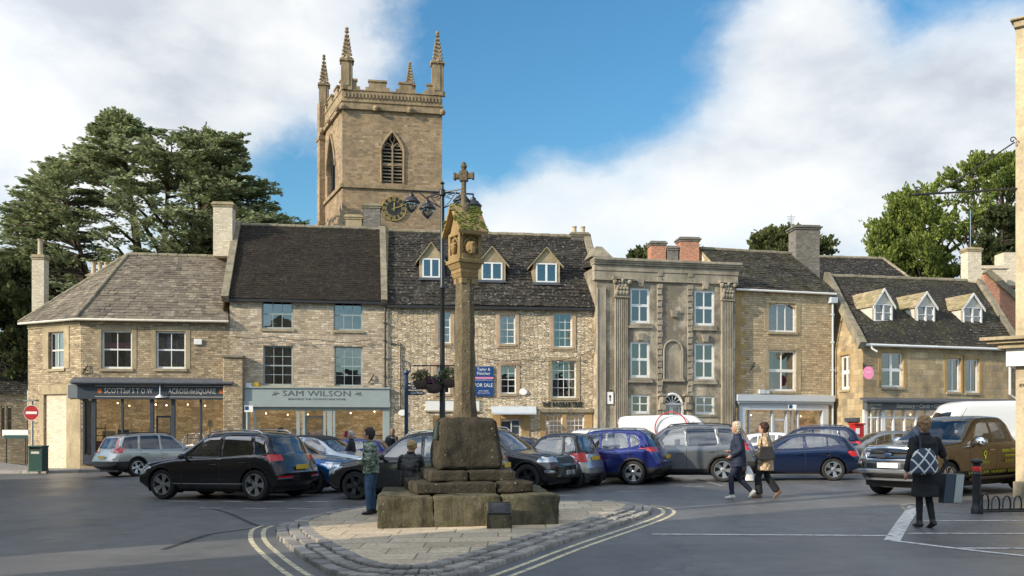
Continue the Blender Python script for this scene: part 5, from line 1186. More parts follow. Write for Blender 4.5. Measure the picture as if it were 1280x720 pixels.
# terraces added out of view, left of frame and behind, to cast the square's shade
for (xa, ya, xb, yb, hh, lab) in ((-10.6, -1, -12.0, 7.4, 11.6, 'added unseen stone house left of the square nearest the camera, casting shade'), (-12.7, 9.3, -17.0, 22.5, 11.6, 'added unseen stone terrace left of the square past the gap for sun on the cross'), (-17.2, 22.7, -22.5, 33.5, 10.5, 'added unseen stone terrace left of the square nearer the church, casting shade'), (-30, -22, 25, -24, 9.0, 'added long unseen stone terrace behind the camera, casting shade')):  # gap between the first two lets sun through to the cross
    t_ = thing('shade_terrace', lab, 'building', ((xa + xb) / 2, (ya + yb) / 2, gz(xa)))
    Wt = Wall((xa, ya), (xb, yb)) if ya > 0 else Wall((xb, yb), (xa, ya))
    n_ = int(Wt.L / 3.2)
    for i in range(n_):
        for j in range(3 if hh > 10 else 2):
            u_ = (i + .5) * Wt.L / n_; z_ = .8 + j * 3.0; o = (u_ - .5, u_ + .5, z_, z_ + 1.5); Wt.op.append(o)
            mb = MB(); Wt.bar(mb, o[0], o[0] + .07, o[2], o[3], -.15, -.1); Wt.bar(mb, o[1] - .07, o[1], o[2], o[3], -.15, -.1); Wt.bar(mb, o[0], o[1], (o[2] + o[3]) / 2 - .03, (o[2] + o[3]) / 2 + .03, -.15, -.1); Wt.bar(mb, o[0] + .07, o[1] - .07, o[2], o[2] + .07, -.15, -.1); Wt.bar(mb, o[0] + .07, o[1] - .07, o[3] - .07, o[3], -.15, -.1)
            f = mb.build('window', M['white'], t_); mb = MB(); mb.poly([Wt.p(o[0], o[2], -.14), Wt.p(o[1], o[2], -.14), Wt.p(o[1], o[3], -.14), Wt.p(o[0], o[3], -.14)]); mb.build('pane', M['pane'], f, fixn=False)
    mb = MB(); Wt.mesh(mb, -1, hh - 2.5)
    for p_, q_ in ((Wt.p(0, -1), Wt.p(0, -1, -7)), (Wt.p(Wt.L, -1), Wt.p(Wt.L, -1, -7)), (Wt.p(0, -1, -7), Wt.p(Wt.L, -1, -7))): mb.poly([p_, q_, pz(q_, hh - 2.5), pz(p_, hh - 2.5)])
    for u_ in (0, Wt.L): mb.poly([Wt.p(u_, hh - 2.5), Wt.p(u_, hh, -3.5), Wt.p(u_, hh - 2.5, -7)])
    mb.build('wall', M['rubbleE'], t_, fixn=False)
    mb = MB(); mb.poly([Wt.p(0, hh - 2.55, .2), Wt.p(Wt.L, hh - 2.55, .2), Wt.p(Wt.L, hh, -3.5), Wt.p(0, hh, -3.5)]); mb.poly([Wt.p(0, hh - 2.5, -7), Wt.p(Wt.L, hh - 2.5, -7), Wt.p(Wt.L, hh, -3.5), Wt.p(0, hh, -3.5)]); mb.build('roof', M['slateC'], t_, fixn=False)
    mb = MB(); mb.poly([Wt.p(.1, -.5, -.6), Wt.p(Wt.L - .1, -.5, -.6), Wt.p(Wt.L - .1, hh - 2.6, -.6), Wt.p(.1, hh - 2.6, -.6)]); mb.build('interior', M['room'], t_, fixn=False)
# ============================================================ pavements, markings
WLd = (PA1 - PA0).normalized()
def ground_line(pts): return [G(*p) for p in pts]
pv = MB()
front = ground_line([(-260, 592.5), (0, 592), (60, 591.5), (120, 590), (200, 588.5), (290, 586.5)]) + [on(400, 42.2), on(560, 43.4), on(760, 44.4), on(920, 45.4), on(1040, 45.5), on(1080, 43.6), on(1280, 46.0), on(1500, 49)]
backl = [on(-260, 60), on(-10, 60)] + [PA0 + Vector((.2, .6, 0)), PA1 + Vector((0, .6, 0)), PB + Vector((0, .6, 0)), PC + Vector((0, .6, 0)), (PC + PD) / 2 + Vector((0, .6, 0)), PD + Vector((0, .6, 0)), PE + Vector((0, .6, 0)), PEr + Vector((0, .6, 0)), PF + Vector((.4, .6, 0)), PFr + Vector((0, .6, 0)), on(1500, 54)]
n_ = 60
def resample(P, n):
    L = [0]; 
    for i in range(1, len(P)): L.append(L[-1] + (P[i] - P[i - 1]).length)
    out = []
    for i in range(n + 1):
        t = L[-1] * i / n; j = max(k_ for k_ in range(len(L)) if L[k_] <= t + 1e-6); j = min(j, len(P) - 2); out.append(P[j].lerp(P[j + 1], (t - L[j]) / max(1e-6, L[j + 1] - L[j])))
    return out
Fp, Bp = resample(front, n_), resample(backl, n_)
H_ = .12
z = lambda p, h: Vector((p.x, p.y, gz(p.x) + h))
for i in range(n_): pv.poly([z(Fp[i], H_), z(Fp[i + 1], H_), z(Bp[i + 1], H_), z(Bp[i], H_)])
o = pv.build('pavement', M['pave'], fixn=False); o['kind'] = 'structure'
kb = MB()
for i in range(len(Fp) - 1):
    a, b = Fp[i], Fp[i + 1]; m_ = max(1, int((b - a).length / .9)); d = (b - a).normalized(); nn = Vector((d.y, -d.x, 0))
    for j in range(m_):
        p, q = a.lerp(b, j / m_), a.lerp(b, (j + .98) / m_); kb.frame_box(z(p, -.05) + nn * .14, q - p, -nn * .15, Vector((0, 0, .175 + random.uniform(-.008, .008))))
o = kb.build('kerb', M['sett'], bevel=.01); o['kind'] = 'structure'

def stroke(name, pts, w_, m, h=.004, ret=False):
    mb = MB(); P = [G(*p) if len(p) == 2 else Vector(p) for p in pts]; L_, R_ = [], []
    for i, p in enumerate(P):
        d = (P[min(i + 1, len(P) - 1)] - P[max(i - 1, 0)]); d.z = 0; d.normalize(); nn = Vector((-d.y, d.x, 0)) * w_ / 2; L_.append(z(p + nn, h)); R_.append(z(p - nn, h))
    for i in range(len(P) - 1): mb.poly([R_[i], R_[i + 1], L_[i + 1], L_[i]])
    if ret: return mb
    o = mb.build(name, m, fixn=False); o['kind'] = 'structure'; return o
def smoothp(P, it=2):
    P = [Vector(p) for p in P]
    for _ in range(it):
        Q_ = [P[0]]
        for i in range(len(P) - 1): Q_ += [P[i].lerp(P[i + 1], .25), P[i].lerp(P[i + 1], .75)]
        Q_.append(P[-1]); P = Q_
    return P
# the cross island
outer = smoothp([G(*p) for p in ((346, 666), (349, 676), (368, 691), (395, 710), (425, 725), (500, 730), (570, 727), (620, 710), (690, 684), (760, 662), (812, 645), (817, 638), (802, 633), (760, 631.5), (700, 631), (600, 632), (480, 635), (410, 643), (362, 655), (347, 661))], 2)
outer = outer + []
def inset(P, d):
    n = len(P); out = []
    for i in range(n):
        a, b = P[(i - 1) % n], P[(i + 1) % n]; t = (b - a); t.z = 0
        if t.length < 1e-6: t = Vector((1, 0, 0))
        t.normalize(); out.append(P[i] + Vector((-t.y, t.x, 0)) * d)
    return out
isl = thing('stone_island', None, None); COL.objects.unlink(isl); bpy.data.objects.remove(isl)
rings = [(0.0, .17, .055), (.18, .165, .085), (.355, .165, .12)]
sb_ = MB()
for off, wd, h in rings:
    P = inset(outer, off); n = len(P); Pc = P + [P[0]]
    tot = 0; L = [0]
    for i in range(n): tot += (Pc[i + 1] - Pc[i]).length; L.append(tot)
    s = 0
    while s < tot - .05:
        w_ = random.uniform(.14, .27); e = min(tot, s + w_)
        def pt(t):
            j = max(k_ for k_ in range(n) if L[k_] <= t + 1e-9); return Pc[j].lerp(Pc[j + 1], (t - L[j]) / max(1e-6, L[j + 1] - L[j])), (Pc[j + 1] - Pc[j]).normalized()
        a, ta = pt(s + .008); b, tb = pt(e - .012); nn = Vector((-ta.y, ta.x, 0)); nb_ = Vector((-tb.y, tb.x, 0)); hh = h + random.uniform(-.008, .008); jj = random.uniform(-.02, .015)
        pts = [a + nn * jj, b + nb_ * (jj + random.uniform(-.01, .01)), b + nb_ * wd, a + nn * wd]
        lo = [z(p_, -.06) for p_ in pts]; cen = sum(pts, Vector()) / 4
        up = [z(cen + (p_ - cen) * .97, hh - random.uniform(.0, .01)) for p_ in pts]; tp = [z(cen + (p_ - cen) * .88, hh + .01) for p_ in pts]
        r_ = random.random(); i0 = [sb_.v(p_) for p_ in lo]; i1 = [sb_.v(p_) for p_ in up]; i2 = [sb_.v(p_) for p_ in tp]
        for q in range(4): sb_.fi((i0[q], i0[(q + 1) % 4], i1[(q + 1) % 4], i1[q]), 0, r_); sb_.fi((i1[q], i1[(q + 1) % 4], i2[(q + 1) % 4], i2[q]), 0, r_)
        sb_.fi(i2, 0, r_); s = e
o = sb_.build('island_kerb', M['sett']); o['kind'] = 'structure'
mb = MB(); P = inset(outer, .2); mb.poly([z(p, .045) for p in P]); o = mb.build('island_bed', M['moss'], fixn=False); o['kind'] = 'structure'
mb = MB(); P = inset(outer, .5); mb.poly([z(p, .118) for p in P]); o = mb.build('island_paving', M['flag'], fixn=False); o['kind'] = 'structure'
IH = .12
# double yellow lines following the kerb
for off in (-.22, -.42):
    P = inset(outer, off); n = len(P)
    ia = min(range(n), key=lambda i: (P[i] - G(375, 655)).length); ib_ = min(range(n), key=lambda i: (P[i] - G(806, 632)).length)
    seq = [P[i % n] for i in range(ia, ia + n)] 
    # walk along front side only
    cut_ = min(range(n), key=lambda i: (outer[i] - G(346, 666)).length); endi = min(range(n), key=lambda i: (outer[i] - G(802, 633)).length)
    seq = [P[i] for i in range(cut_, endi + 1)]
    seq = [P[(cut_ - i) % n] for i in range(5, 0, -1)] + seq
    o = stroke('yellow_line', [tuple(p) for p in seq], .075, M['liney'])
for pts, w_, m in (
    [((1143, 633), (1128, 655), (1115, 676)), .22, 'linew'], [((1115, 676), (1180, 684), (1240, 691), (1300, 697)), .11, 'linew'],
    [((1147, 651.5), (1300, 651)), .09, 'linew'], [((1135, 667), (1300, 667.3)), .09, 'linew'], [((1193, 685.5), (1300, 686)), .09, 'linew'], [((1152, 639), (1210, 642)), .07, 'linefaint'],
    [((1127, 634), (1132, 638), (1150, 631)), .07, 'liney'], [((1126, 632), (1136, 630), (1150, 629)), .07, 'liney'],
    [((815, 668), (960, 669), (1116, 670)), .12, 'linew'],  # long pale strip across the right of the road
    [((210, 626.5), (250, 627)), .09, 'linew'], [((280, 627), (304, 627.3)), .09, 'linew'], [((330, 627.3), (355, 627.6)), .09, 'linew'], [((382, 627.4), (410, 627.6)), .09, 'linew'], [((172, 617), (186, 617.2)), .09, 'linew'], [((162, 610), (176, 610.2)), .09, 'linew'],
    [((250, 635.3), (277, 635.6)), .07, 'linew'], [((304, 635.6), (333, 636)), .07, 'linew'], [((358, 635.8), (386, 636)), .07, 'linew'], [((424, 636), (452, 636)), .07, 'linefaint'],
    [((772, 614.6), (812, 614.3)), .09, 'linew'], [((695, 614.6), (740, 614.6)), .08, 'linefaint'], [((820, 608.5), (850, 608.5)), .1, 'linefaint'], [((853, 608.2), (880, 608.2)), .1, 'linew'], [((908, 608.2), (945, 608)), .1, 'linefaint'], [((960, 605), (1000, 605)), .1, 'linefaint'],
    [((870, 599), (905, 608)), .1, 'linefaint'], [((700, 602), (760, 612)), .1, 'linefaint'], [((690, 620), (720, 619)), .1, 'linew'],
    [((984, 597), (1030, 598)), .1, 'linew'], [((905, 600), (1075, 601)), .12, 'linefaint']):
    stroke('white_line' if m != 'liney' else 'yellow_line', pts, w_, M[m], .006)
for pts, w_ in ((((258, 634), (285, 641), (300, 648), (315, 655), (326, 658.5)), .09), (((326, 659), (300, 663), (265, 667), (240, 675), (205, 687)), .11), (((352, 637), (420, 632)), .05)):
    P = smoothp([G(*p) for p in pts], 2); stroke('tar_seam', [tuple(p) for p in P], w_, M['tar'], .003)

# ============================================================ market cross
XC = at(581, 16.0); XC.z = gz(XC.x) + .215; 
MC = thing('market_cross', 'weathered stone market cross on stepped plinth with mossy gabled lantern head and cross finial', 'market cross', XC)
ROT = R(13)
def rock(c, d, rz, seed, amp=.03, cut_=10, rough=.6, chamfer=.035, tp=(1, 1), blocks=None):
    # subdivided box pushed about by noise
    bm = bmesh.new(); bmesh.ops.create_cube(bm, size=1)
    bmesh.ops.subdivide_edges(bm, edges=bm.edges, cuts=cut_, use_grid_fill=True)
    for v in bm.verts:
        p = v.co.copy(); t = p.z + .5; sc = 1 + (tp[0] - 1) * t
        # round the corners
        q = Vector((p.x * d[0] * sc, p.y * d[1] * sc, p.z * d[2]))
        ex, ey, ez = (.5 - abs(p.x)) * d[0], (.5 - abs(p.y)) * d[1], (.5 - abs(p.z)) * d[2]
        if ex < chamfer and ey < chamfer: 
            k_ = (1 - ex / chamfer) * (1 - ey / chamfer) * chamfer * .4; q.x -= math.copysign(k_, q.x); q.y -= math.copysign(k_, q.y)
        if ez < chamfer and (ex < chamfer or ey < chamfer): 
            k_ = (1 - ez / chamfer) * (1 - min(ex, ey) / chamfer) * chamfer * .45; q.z -= math.copysign(k_, q.z) 
            if ex < ey: q.x -= math.copysign(k_, q.x)
            else: q.y -= math.copysign(k_, q.y)
        nz = Vector((noise.noise(q * 1.6 + Vector((seed, 0, 0))), noise.noise(q * 1.6 + Vector((0, seed, 3))), noise.noise(q * 1.6 + Vector((5, 0, seed))) * .5))
        n2 = Vector((noise.noise(q * 6 + Vector((seed, 0, 0))), noise.noise(q * 6 + Vector((0, seed, 3))), noise.noise(q * 6 + Vector((5, 0, seed)))))
        q += nz * amp * 1.3 + n2 * amp * rough + Vector((noise.noise(q * 17), noise.noise(q * 17 + Vector((9, 0, 0))), 0)) * amp * .35
        v.co = Matrix.Rotation(rz, 3, 'Z') @ q + Vector(c)
    V = [v.co.copy() for v in bm.verts]; F_ = [[v.index for v in f.verts] for f in bm.faces]; bm.free(); return V, F_
def addrock(mb, *a, **kw):
    V, F_ = rock(*a, **kw); o = len(mb.V)
    for p in V: mb.V.append(mb.T @ p if mb.T else p)
    r_ = random.random()
    for f in F_: mb.F.append([i + o for i in f]); mb.M.append(0); mb.R.append(r_)
def course(mb, cx, cy, z0, h, w_, dpt, rz, splits, seed, amp=.02, cut_=9):
    # front blocks side by side + a core
    x = -w_ / 2
    for i, f in enumerate(splits):
        bw = w_ * f - .006; c = Matrix.Rotation(rz, 3, 'Z') @ Vector((x + w_ * f / 2, random.uniform(-.012, .012), 0)) + Vector((cx, cy, z0 + h / 2 + random.uniform(-.006, .006)))
        addrock(mb, c, (bw, dpt, h), rz, seed + i * 3.3, amp, cut_); x += w_ * f
X_, Y_, Z_ = XC; K_ = .8
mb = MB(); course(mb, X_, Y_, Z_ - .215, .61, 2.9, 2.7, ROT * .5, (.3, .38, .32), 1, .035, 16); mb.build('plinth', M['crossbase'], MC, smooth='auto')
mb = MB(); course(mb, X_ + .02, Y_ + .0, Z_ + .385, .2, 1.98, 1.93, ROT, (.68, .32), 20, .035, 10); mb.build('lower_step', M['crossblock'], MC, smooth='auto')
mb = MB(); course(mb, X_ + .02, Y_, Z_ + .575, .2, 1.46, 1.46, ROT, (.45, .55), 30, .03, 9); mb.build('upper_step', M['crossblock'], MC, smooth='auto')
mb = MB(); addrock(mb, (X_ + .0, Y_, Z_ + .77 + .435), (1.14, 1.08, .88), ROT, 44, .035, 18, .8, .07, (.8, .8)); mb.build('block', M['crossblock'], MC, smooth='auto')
zsh0, zsh1 = Z_ + 1.62, at(0, 16.0, 350).z
mb = MB(); n = 16; prof = []
for i in range(n + 1): t = i / n; prof.append((.2 - .034 * t + (.03 * max(0, 1 - t * 9)) + .006 * noise.noise((t * 9, 2, 0)), zsh0 + (zsh1 - zsh0) * t))
mb.lathe(prof, 8, (X_ + .0, Y_, 0), rot=R(22.5) + R(10)); 
for v_ in mb.V: v_ += Vector((noise.noise(v_ * 4), noise.noise(v_ * 4 + Vector((5, 0, 0))), 0)) * .015
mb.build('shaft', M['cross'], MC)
SR = R(31)
def sbox(mb, zz0, zz1, w0, w1=None):
    w1 = w1 or w0; c_, s_ = math.cos(SR), math.sin(SR); P = []
    for z_, w_ in ((zz0, w0), (zz1, w1)):
        for dx, dy in ((-1, -1), (1, -1), (1, 1), (-1, 1)): P.append(mb.v((X_ + (dx * c_ - dy * s_) * w_ / 2, Y_ + (dx * s_ + dy * c_) * w_ / 2, z_)))
    r_ = random.random()
    for f in ((0, 3, 2, 1), (4, 5, 6, 7), (0, 1, 5, 4), (1, 2, 6, 5), (2, 3, 7, 6), (3, 0, 4, 7)): mb.fi([P[i] for i in f], 0, r_)
zz = lambda py: at(0, 16.0, py).z
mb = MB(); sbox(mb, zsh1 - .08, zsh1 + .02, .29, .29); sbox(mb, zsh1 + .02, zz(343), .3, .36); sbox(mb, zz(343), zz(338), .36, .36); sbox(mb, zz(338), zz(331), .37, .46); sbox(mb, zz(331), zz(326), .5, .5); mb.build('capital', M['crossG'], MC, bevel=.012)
ex = Vector((math.cos(SR), math.sin(SR), 0)); ey = Vector((-math.sin(SR), math.cos(SR), 0)); CC = Vector((X_, Y_, 0))
z0, z1 = zz(326), zz(293)
mb = MB(); hw = .2; sbox(mb, z0, z1, .35, .35)
for sx in (-1, 1):
    for sy in (-1, 1): c = CC + ex * sx * (hw - .02) + ey * sy * (hw - .02); mb.box((c.x, c.y, (z0 + z1) / 2), (.07, .07, z1 - z0), SR)
for s_ in (-1, 1):
    for (n1, t1) in ((ex, ey), (ey, ex)):
        c = CC + n1 * s_ * hw * .98; mb.box((c.x, c.y, z0 + .04), (.33 if t1 is ex else .06, .33 if t1 is ey else .06, .08), SR); mb.box((c.x, c.y, z1 - .03), (.33 if t1 is ex else .06, .33 if t1 is ey else .06, .06), SR)
        # ogee arch and carved figure
        for q in (-1, 1): mb.tube([c + t1 * q * .13 + Vector((0, 0, z0 + .2)), c + t1 * q * .11 + Vector((0, 0, z0 + .29)), c + t1 * q * .06 + Vector((0, 0, z0 + .34)), c + Vector((0, 0, z0 + .39))], .018, 5)
mb.build('lantern_niche', M['crossG'], MC, bevel=.008)
for n1, t1 in ((-ey, ex), (-ex, ey)):
    mb = MB(); c = CC + n1 * .185
    if t1 is ex:
        mb.ball(c + Vector((0, 0, z0 + .19)), .105, 12, sc=(1, 1, 1.15)); mb.ball(c + n1 * .1 + Vector((0, 0, z0 + .25)), .045, 8); mb.ball(c + n1 * .08 + Vector((0, 0, z0 + .15)), .06, 8, sc=(1, 1, 1.5)); mb.ball(c + n1 * .08 + t1 * .06 + Vector((0, 0, z0 + .18)), .03, 6); mb.ball(c + n1 * .08 - t1 * .06 + Vector((0, 0, z0 + .14)), .03, 6)
    else:
        mb.ball(c + n1 * .02 + Vector((0, 0, z0 + .33)), .035, 8); mb.ball(c + n1 * .02 + Vector((0, 0, z0 + .2)), .06, 8, sc=(1, 1, 2)); mb.tube([c + n1 * .03 + t1 * -.12 + Vector((0, 0, z0 + .27)), c + n1 * .04 + Vector((0, 0, z0 + .25)), c + n1 * .03 + t1 * .12 + Vector((0, 0, z0 + .27))], .022, 6)
    mb.build('carving', M['crossG'], MC, smooth='auto')
# gabled stone cap: ridge runs along ex (gable faces left)
zr = zz(262); ze = zz(297); ovx, ovy = .29, .31
mb = MB()
for s_ in (-1, 1):
    a = CC - ex * ovx + ey * s_ * ovy + Vector((0, 0, ze)); r0 = CC - ex * ovx + Vector((0, 0, zr)); mb.frame_box(a, r0 - a, ex * 2 * ovx, Vector((0, 0, .07)) + ey * s_ * .02)
for s_ in (-1, 1):
    b_ = CC + ex * s_ * (hw - .01); mb.prism([b_ - ey * hw + Vector((0, 0, z1)), b_ + ey * hw + Vector((0, 0, z1)), b_ + Vector((0, 0, zr - .06))], ex * -s_ * .05)
mb.prism([CC - ex * .18 + ey * .17 + Vector((0, 0, z1)), CC - ex * .18 - ey * .17 + Vector((0, 0, z1)), CC - ex * .18 + Vector((0, 0, zr - .1))], ex * .36)
rc_ = mb.build('gabled_cap', M['crossG'], MC, bevel=.01)
mb = MB(); rnd = random.Random(4)
for s_ in (-1, 1):
    for i in range(420):
        u = rnd.uniform(-1, 1) * ovx * 1.02; t = rnd.random() ** .9; p = CC + ex * u + ey * s_ * ovy * (1 - t) + Vector((0, 0, ze + (zr - ze) * t + .075))
        if noise.noise(p * 5) < -.22: continue
        r_ = rnd.uniform(.014, .034); mb.ball(p, r_, 5, sc=(1.3, 1.3, .5))
mb.build('moss', M['moss'], rc_, smooth='auto')
# cross finial
zc0, zc1 = zr - .02, zz(203); FX = R(-8)
cx_ = Vector((math.cos(FX), math.sin(FX), 0)); cc = CC - ex * .02
mb = MB(); mb.lathe([(.11, zc0 - .03), (.1, zc0 + .05), (.06, zc0 + .12), (.045, zc0 + .2), (.042, zc1 - .12), (.06, zc1 - .08), (.03, zc1)], 8, (cc.x, cc.y, 0))
za = zz(220.5); mb.box((cc.x, cc.y, za), (.34, .08, .09), FX)
for s_ in (-1, 1): q = cc + cx_ * s_ * .16; mb.box((q.x, q.y, za), (.04, .1, .12), FX)
mb.box((cc.x, cc.y, za), (.14, .11, .18), FX); mb.build('cross_finial', M['cross'], MC, bevel=.008)
# plaques
d_ = Vector((-math.cos(ROT), -math.sin(ROT), 0)); t_ = Vector((math.sin(ROT), -math.cos(ROT), 0))
M['bronze'] = simple('green_bronze', (.045, .075, .05), .5, .3, var=.3)
pc = CC + d_ * .5; mb = MB(); a0 = pc + t_ * .18 + Vector((0, 0, Z_ + 1.28)); sl_ = -d_ * .035; mb.frame_box(a0, -t_ * .36, Vector((0, 0, .3)) + sl_, d_ * .03); pq = mb.build('bronze_plaque', M['bronze'], MC)
mb = MB()
for i in range(7): mb.frame_box(a0 - t_ * .04 + Vector((0, 0, .03 + i * .036)) + sl_ * (.1 + i * .12) + d_ * .031, -t_ * .28, Vector((0, 0, .014)), d_ * .004)
mb.build('plaque_line', M['inkgrey'], pq)
ip = G(625, 655, IH); ip = at(624, 14.42); IPr = R(3)
info = thing('information_plaque', 'dark engraved plaque on sloping stone block against the front of the cross plinth', 'plaque', (ip.x, ip.y, gz(ip.x) + IH - .02), IPr)
mb = MB(); w_ = .39; P0 = [(-w_ / 2, -.14, 0), (w_ / 2, -.14, 0), (w_ / 2, .16, 0), (-w_ / 2, .16, 0)]; P1 = [(-w_ / 2, -.14, .22), (w_ / 2, -.14, .22), (w_ / 2, .16, .40), (-w_ / 2, .16, .40)]
i0 = [mb.v(p) for p in P0]; i1 = [mb.v(p) for p in P1]
for q in range(4): mb.fi((i0[q], i0[(q + 1) % 4], i1[(q + 1) % 4], i1[q]))
mb.fi(i1); mb.build('stone_block', M['crossbase'], info, world=False, bevel=.012)
mb = MB(); sl2 = Vector((0, .3, .18)).normalized(); nn2 = Vector((0, -.18, .3)).normalized(); o_ = Vector((-.175, -.13, .235)); mb.frame_box(o_, (.35, 0, 0), sl2 * .31, nn2 * .02); pl = mb.build('plaque_plate', M['ink'], info, world=False, bevel=.004)
mb = MB(); mb.frame_box(o_ + nn2 * .018 + sl2 * .01, (.35, 0, 0), sl2 * .012, nn2 * .008)
for a_, b_, c_, e_ in ((0, 0, .35, .012), (0, .298, .35, .012)): mb.frame_box(o_ + nn2 * .018 + sl2 * b_ + Vector((a_, 0, 0)), (c_, 0, 0), sl2 * e_, nn2 * .006)
for x_ in (0, .338): mb.frame_box(o_ + nn2 * .018 + Vector((x_, 0, 0)), (.012, 0, 0), sl2 * .31, nn2 * .006)
mb.build('plaque_rim', M['alloydark'], pl, world=False)
mb = MB()
for i in range(8): ww = random.uniform(.16, .26); mb.frame_box(o_ + nn2 * .02 + sl2 * (.045 + i * .03) + Vector((.175 - ww / 2, 0, 0)), (ww, 0, 0), sl2 * .01, nn2 * .002)
mb.build('plaque_line', M['inkgrey'], pl, world=False)

# ============================================================ street furniture
def world_thing(name, label, cat, p, group=None): return thing(name, label, cat, p, 0, group)
# four lantern lamp post behind the cross
lp = on(553, 23); LPz = lambda py: at(0, 23, py).z
L1 = world_thing('street_lamp', 'tall black lamp post with four glass lanterns and hanging baskets right behind the market cross', 'street lamp', lp)
mb = MB(); x, y, zb = lp; zt_ = LPz(226)
mb.lathe([(.17, 0), (.17, .5), (.13, .6), (.11, 1.0), (.13, 1.05), (.075, 1.15), (.07, LPz(470) - zb), (.1, LPz(469) - zb), (.1, LPz(465) - zb), (.062, LPz(463) - zb), (.06, LPz(362) - zb), (.085, LPz(360) - zb), (.055, LPz(356) - zb), (.05, LPz(246) - zb), (.085, LPz(244) - zb), (.085, LPz(238) - zb), (.04, LPz(236) - zb), (.03, LPz(231) - zb), (.06, LPz(229) - zb), (.001, zt_ - zb)], 14, (x, y, zb)); mb.build('post', M['black'], L1, smooth='auto')
for sx, dx, dy in ((-1, -.76, -.1), (-1, -.42, .55), (1, .5, -.25), (1, .76, .25)):
    zh = LPz(243) + .05; tip = Vector((x + dx, y + dy, zh + .02)); mb = MB(); mb.tube([(x, y, zh), tip], .022, 6); mb.tube([(x, y, zh - .4), Vector((x, y, zh)) .lerp(tip, .35) - Vector((0, 0, .27)), Vector((x, y, zh)).lerp(tip, .75) - Vector((0, 0, .04))], .015, 6)
    mb.tube([Vector((x, y, zh - .12)).lerp(tip, .25) + Vector((0, 0, .05 * math.sin(t))) + (tip - Vector((x, y, zh))).normalized() * .09 * math.cos(t) for t in [i * .7 for i in range(9)]], .01, 5)
    mb.build('arm', M['black'], L1, smooth='auto')
    zl = zh - .1 if abs(dy) < .3 else zh - .34
    if abs(dy) >= .3: pass
    zl = zh - .08
    LS = .76
    mb = MB(); mb.lathe([(a_ * LS, b_ * LS) for a_, b_ in [(.001, .14), (.03, .1), (.02, .04), (.05, .0), (.09, -.03), (.1, -.1), (.18, -.14), (.19, -.17), (.29, -.27), (.29, -.3), (.2, -.3)]], 16, (tip.x, tip.y, zl + .02)); ln = mb.build('lantern', M['black'], L1, smooth='auto')
    mb = MB(); mb.lathe([(a_ * LS, b_ * LS) for a_, b_ in [(.2, -.3), (.21, -.4), (.15, -.52), (.06, -.6), (.02, -.63), (.001, -.64)]], 16, (tip.x, tip.y, zl + .02)); mb.build('lantern_glass', M['lampglass'], ln, smooth='auto')
    mb = MB(); mb.ball((tip.x, tip.y, zl - .27), .05, 8, sc=(1, 1, 1.4)); mb.build('lamp_bulb', M['cream'], ln, smooth='auto')
mb = MB(); zc_ = LPz(462); mb.tube([(x - .75, y, LPz(457)), (x + .55, y, LPz(457))], .016, 6)
for s_ in (-.62, -.3, .45): mb.tube([(x + s_, y, LPz(457)), (x + s_, y, LPz(476))], .006, 4)
mb.build('basket_bracket', M['black'], L1)
def leafball(name, c, r_, n, mats, seed, size=.05, flat=1.0):
    rnd = random.Random(seed); mb = MB()
    for i in range(n):
        d = Vector((rnd.gauss(0, 1), rnd.gauss(0, 1), rnd.gauss(0, 1))).normalized() * r_ * rnd.uniform(.5, 1.1); d.z *= flat; p = Vector(c) + d
        a = Vector((rnd.gauss(0, 1), rnd.gauss(0, 1), rnd.gauss(0, 1))).normalized() * size * rnd.uniform(.6, 1.4); b = a.orthogonal().normalized() * size * .5
        mb.poly([p - a, p + b, p + a, p - b], rnd.randrange(len(mats)) if rnd.random() < .5 else 0)
    return mb.build(name, mats, None, fixn=False)
M['leafdull'] = simple('winter_leaf', (.13, .12, .05), .8, var=.5, sc=20); M['leafgreen'] = simple('basket_leaf', (.05, .09, .03), .8, var=.4, sc=20); M['petal'] = simple('purple_petal', (.16, .03, .12), .7, var=.4, sc=20); M['basket'] = simple('basket_liner', (.10, .07, .06), .9, var=.3, sc=12)
for px_, py_, r_, ms, lab in ((527, 474, .24, ('leafdull', 'leafdull'), 'hanging basket of dry brown plants left of the lamp post'), (542, 479, .22, ('leafgreen', 'petal'), 'hanging basket with dark purple flowers left beside the lamp post'), (562, 472, .26, ('leafdull', 'leafgreen'), 'hanging basket of sparse green plants partly behind the cross shaft')):
    c = at(px_, 22.8, py_); hb = world_thing('hanging_basket', lab, 'hanging basket', c, 'hanging baskets on the lamp post')
    mb = MB(); mb.lathe([(.001, -.26), (.13, -.24), (.2, -.14), (.22, -.05), (.2, -.04)], 14, c); mb.build('basket', M['basket'], hb, smooth='auto')
    fo = leafball('plants', c, r_, 260, [M[q] for q in ms], px_, .05, .7); fo.parent = hb; fo.location = (0, 0, .0); fo.location = fo.location
    # mesh built about its own origin: shift to basket
    fo.location = Vector((0, 0, -r_ * .7))
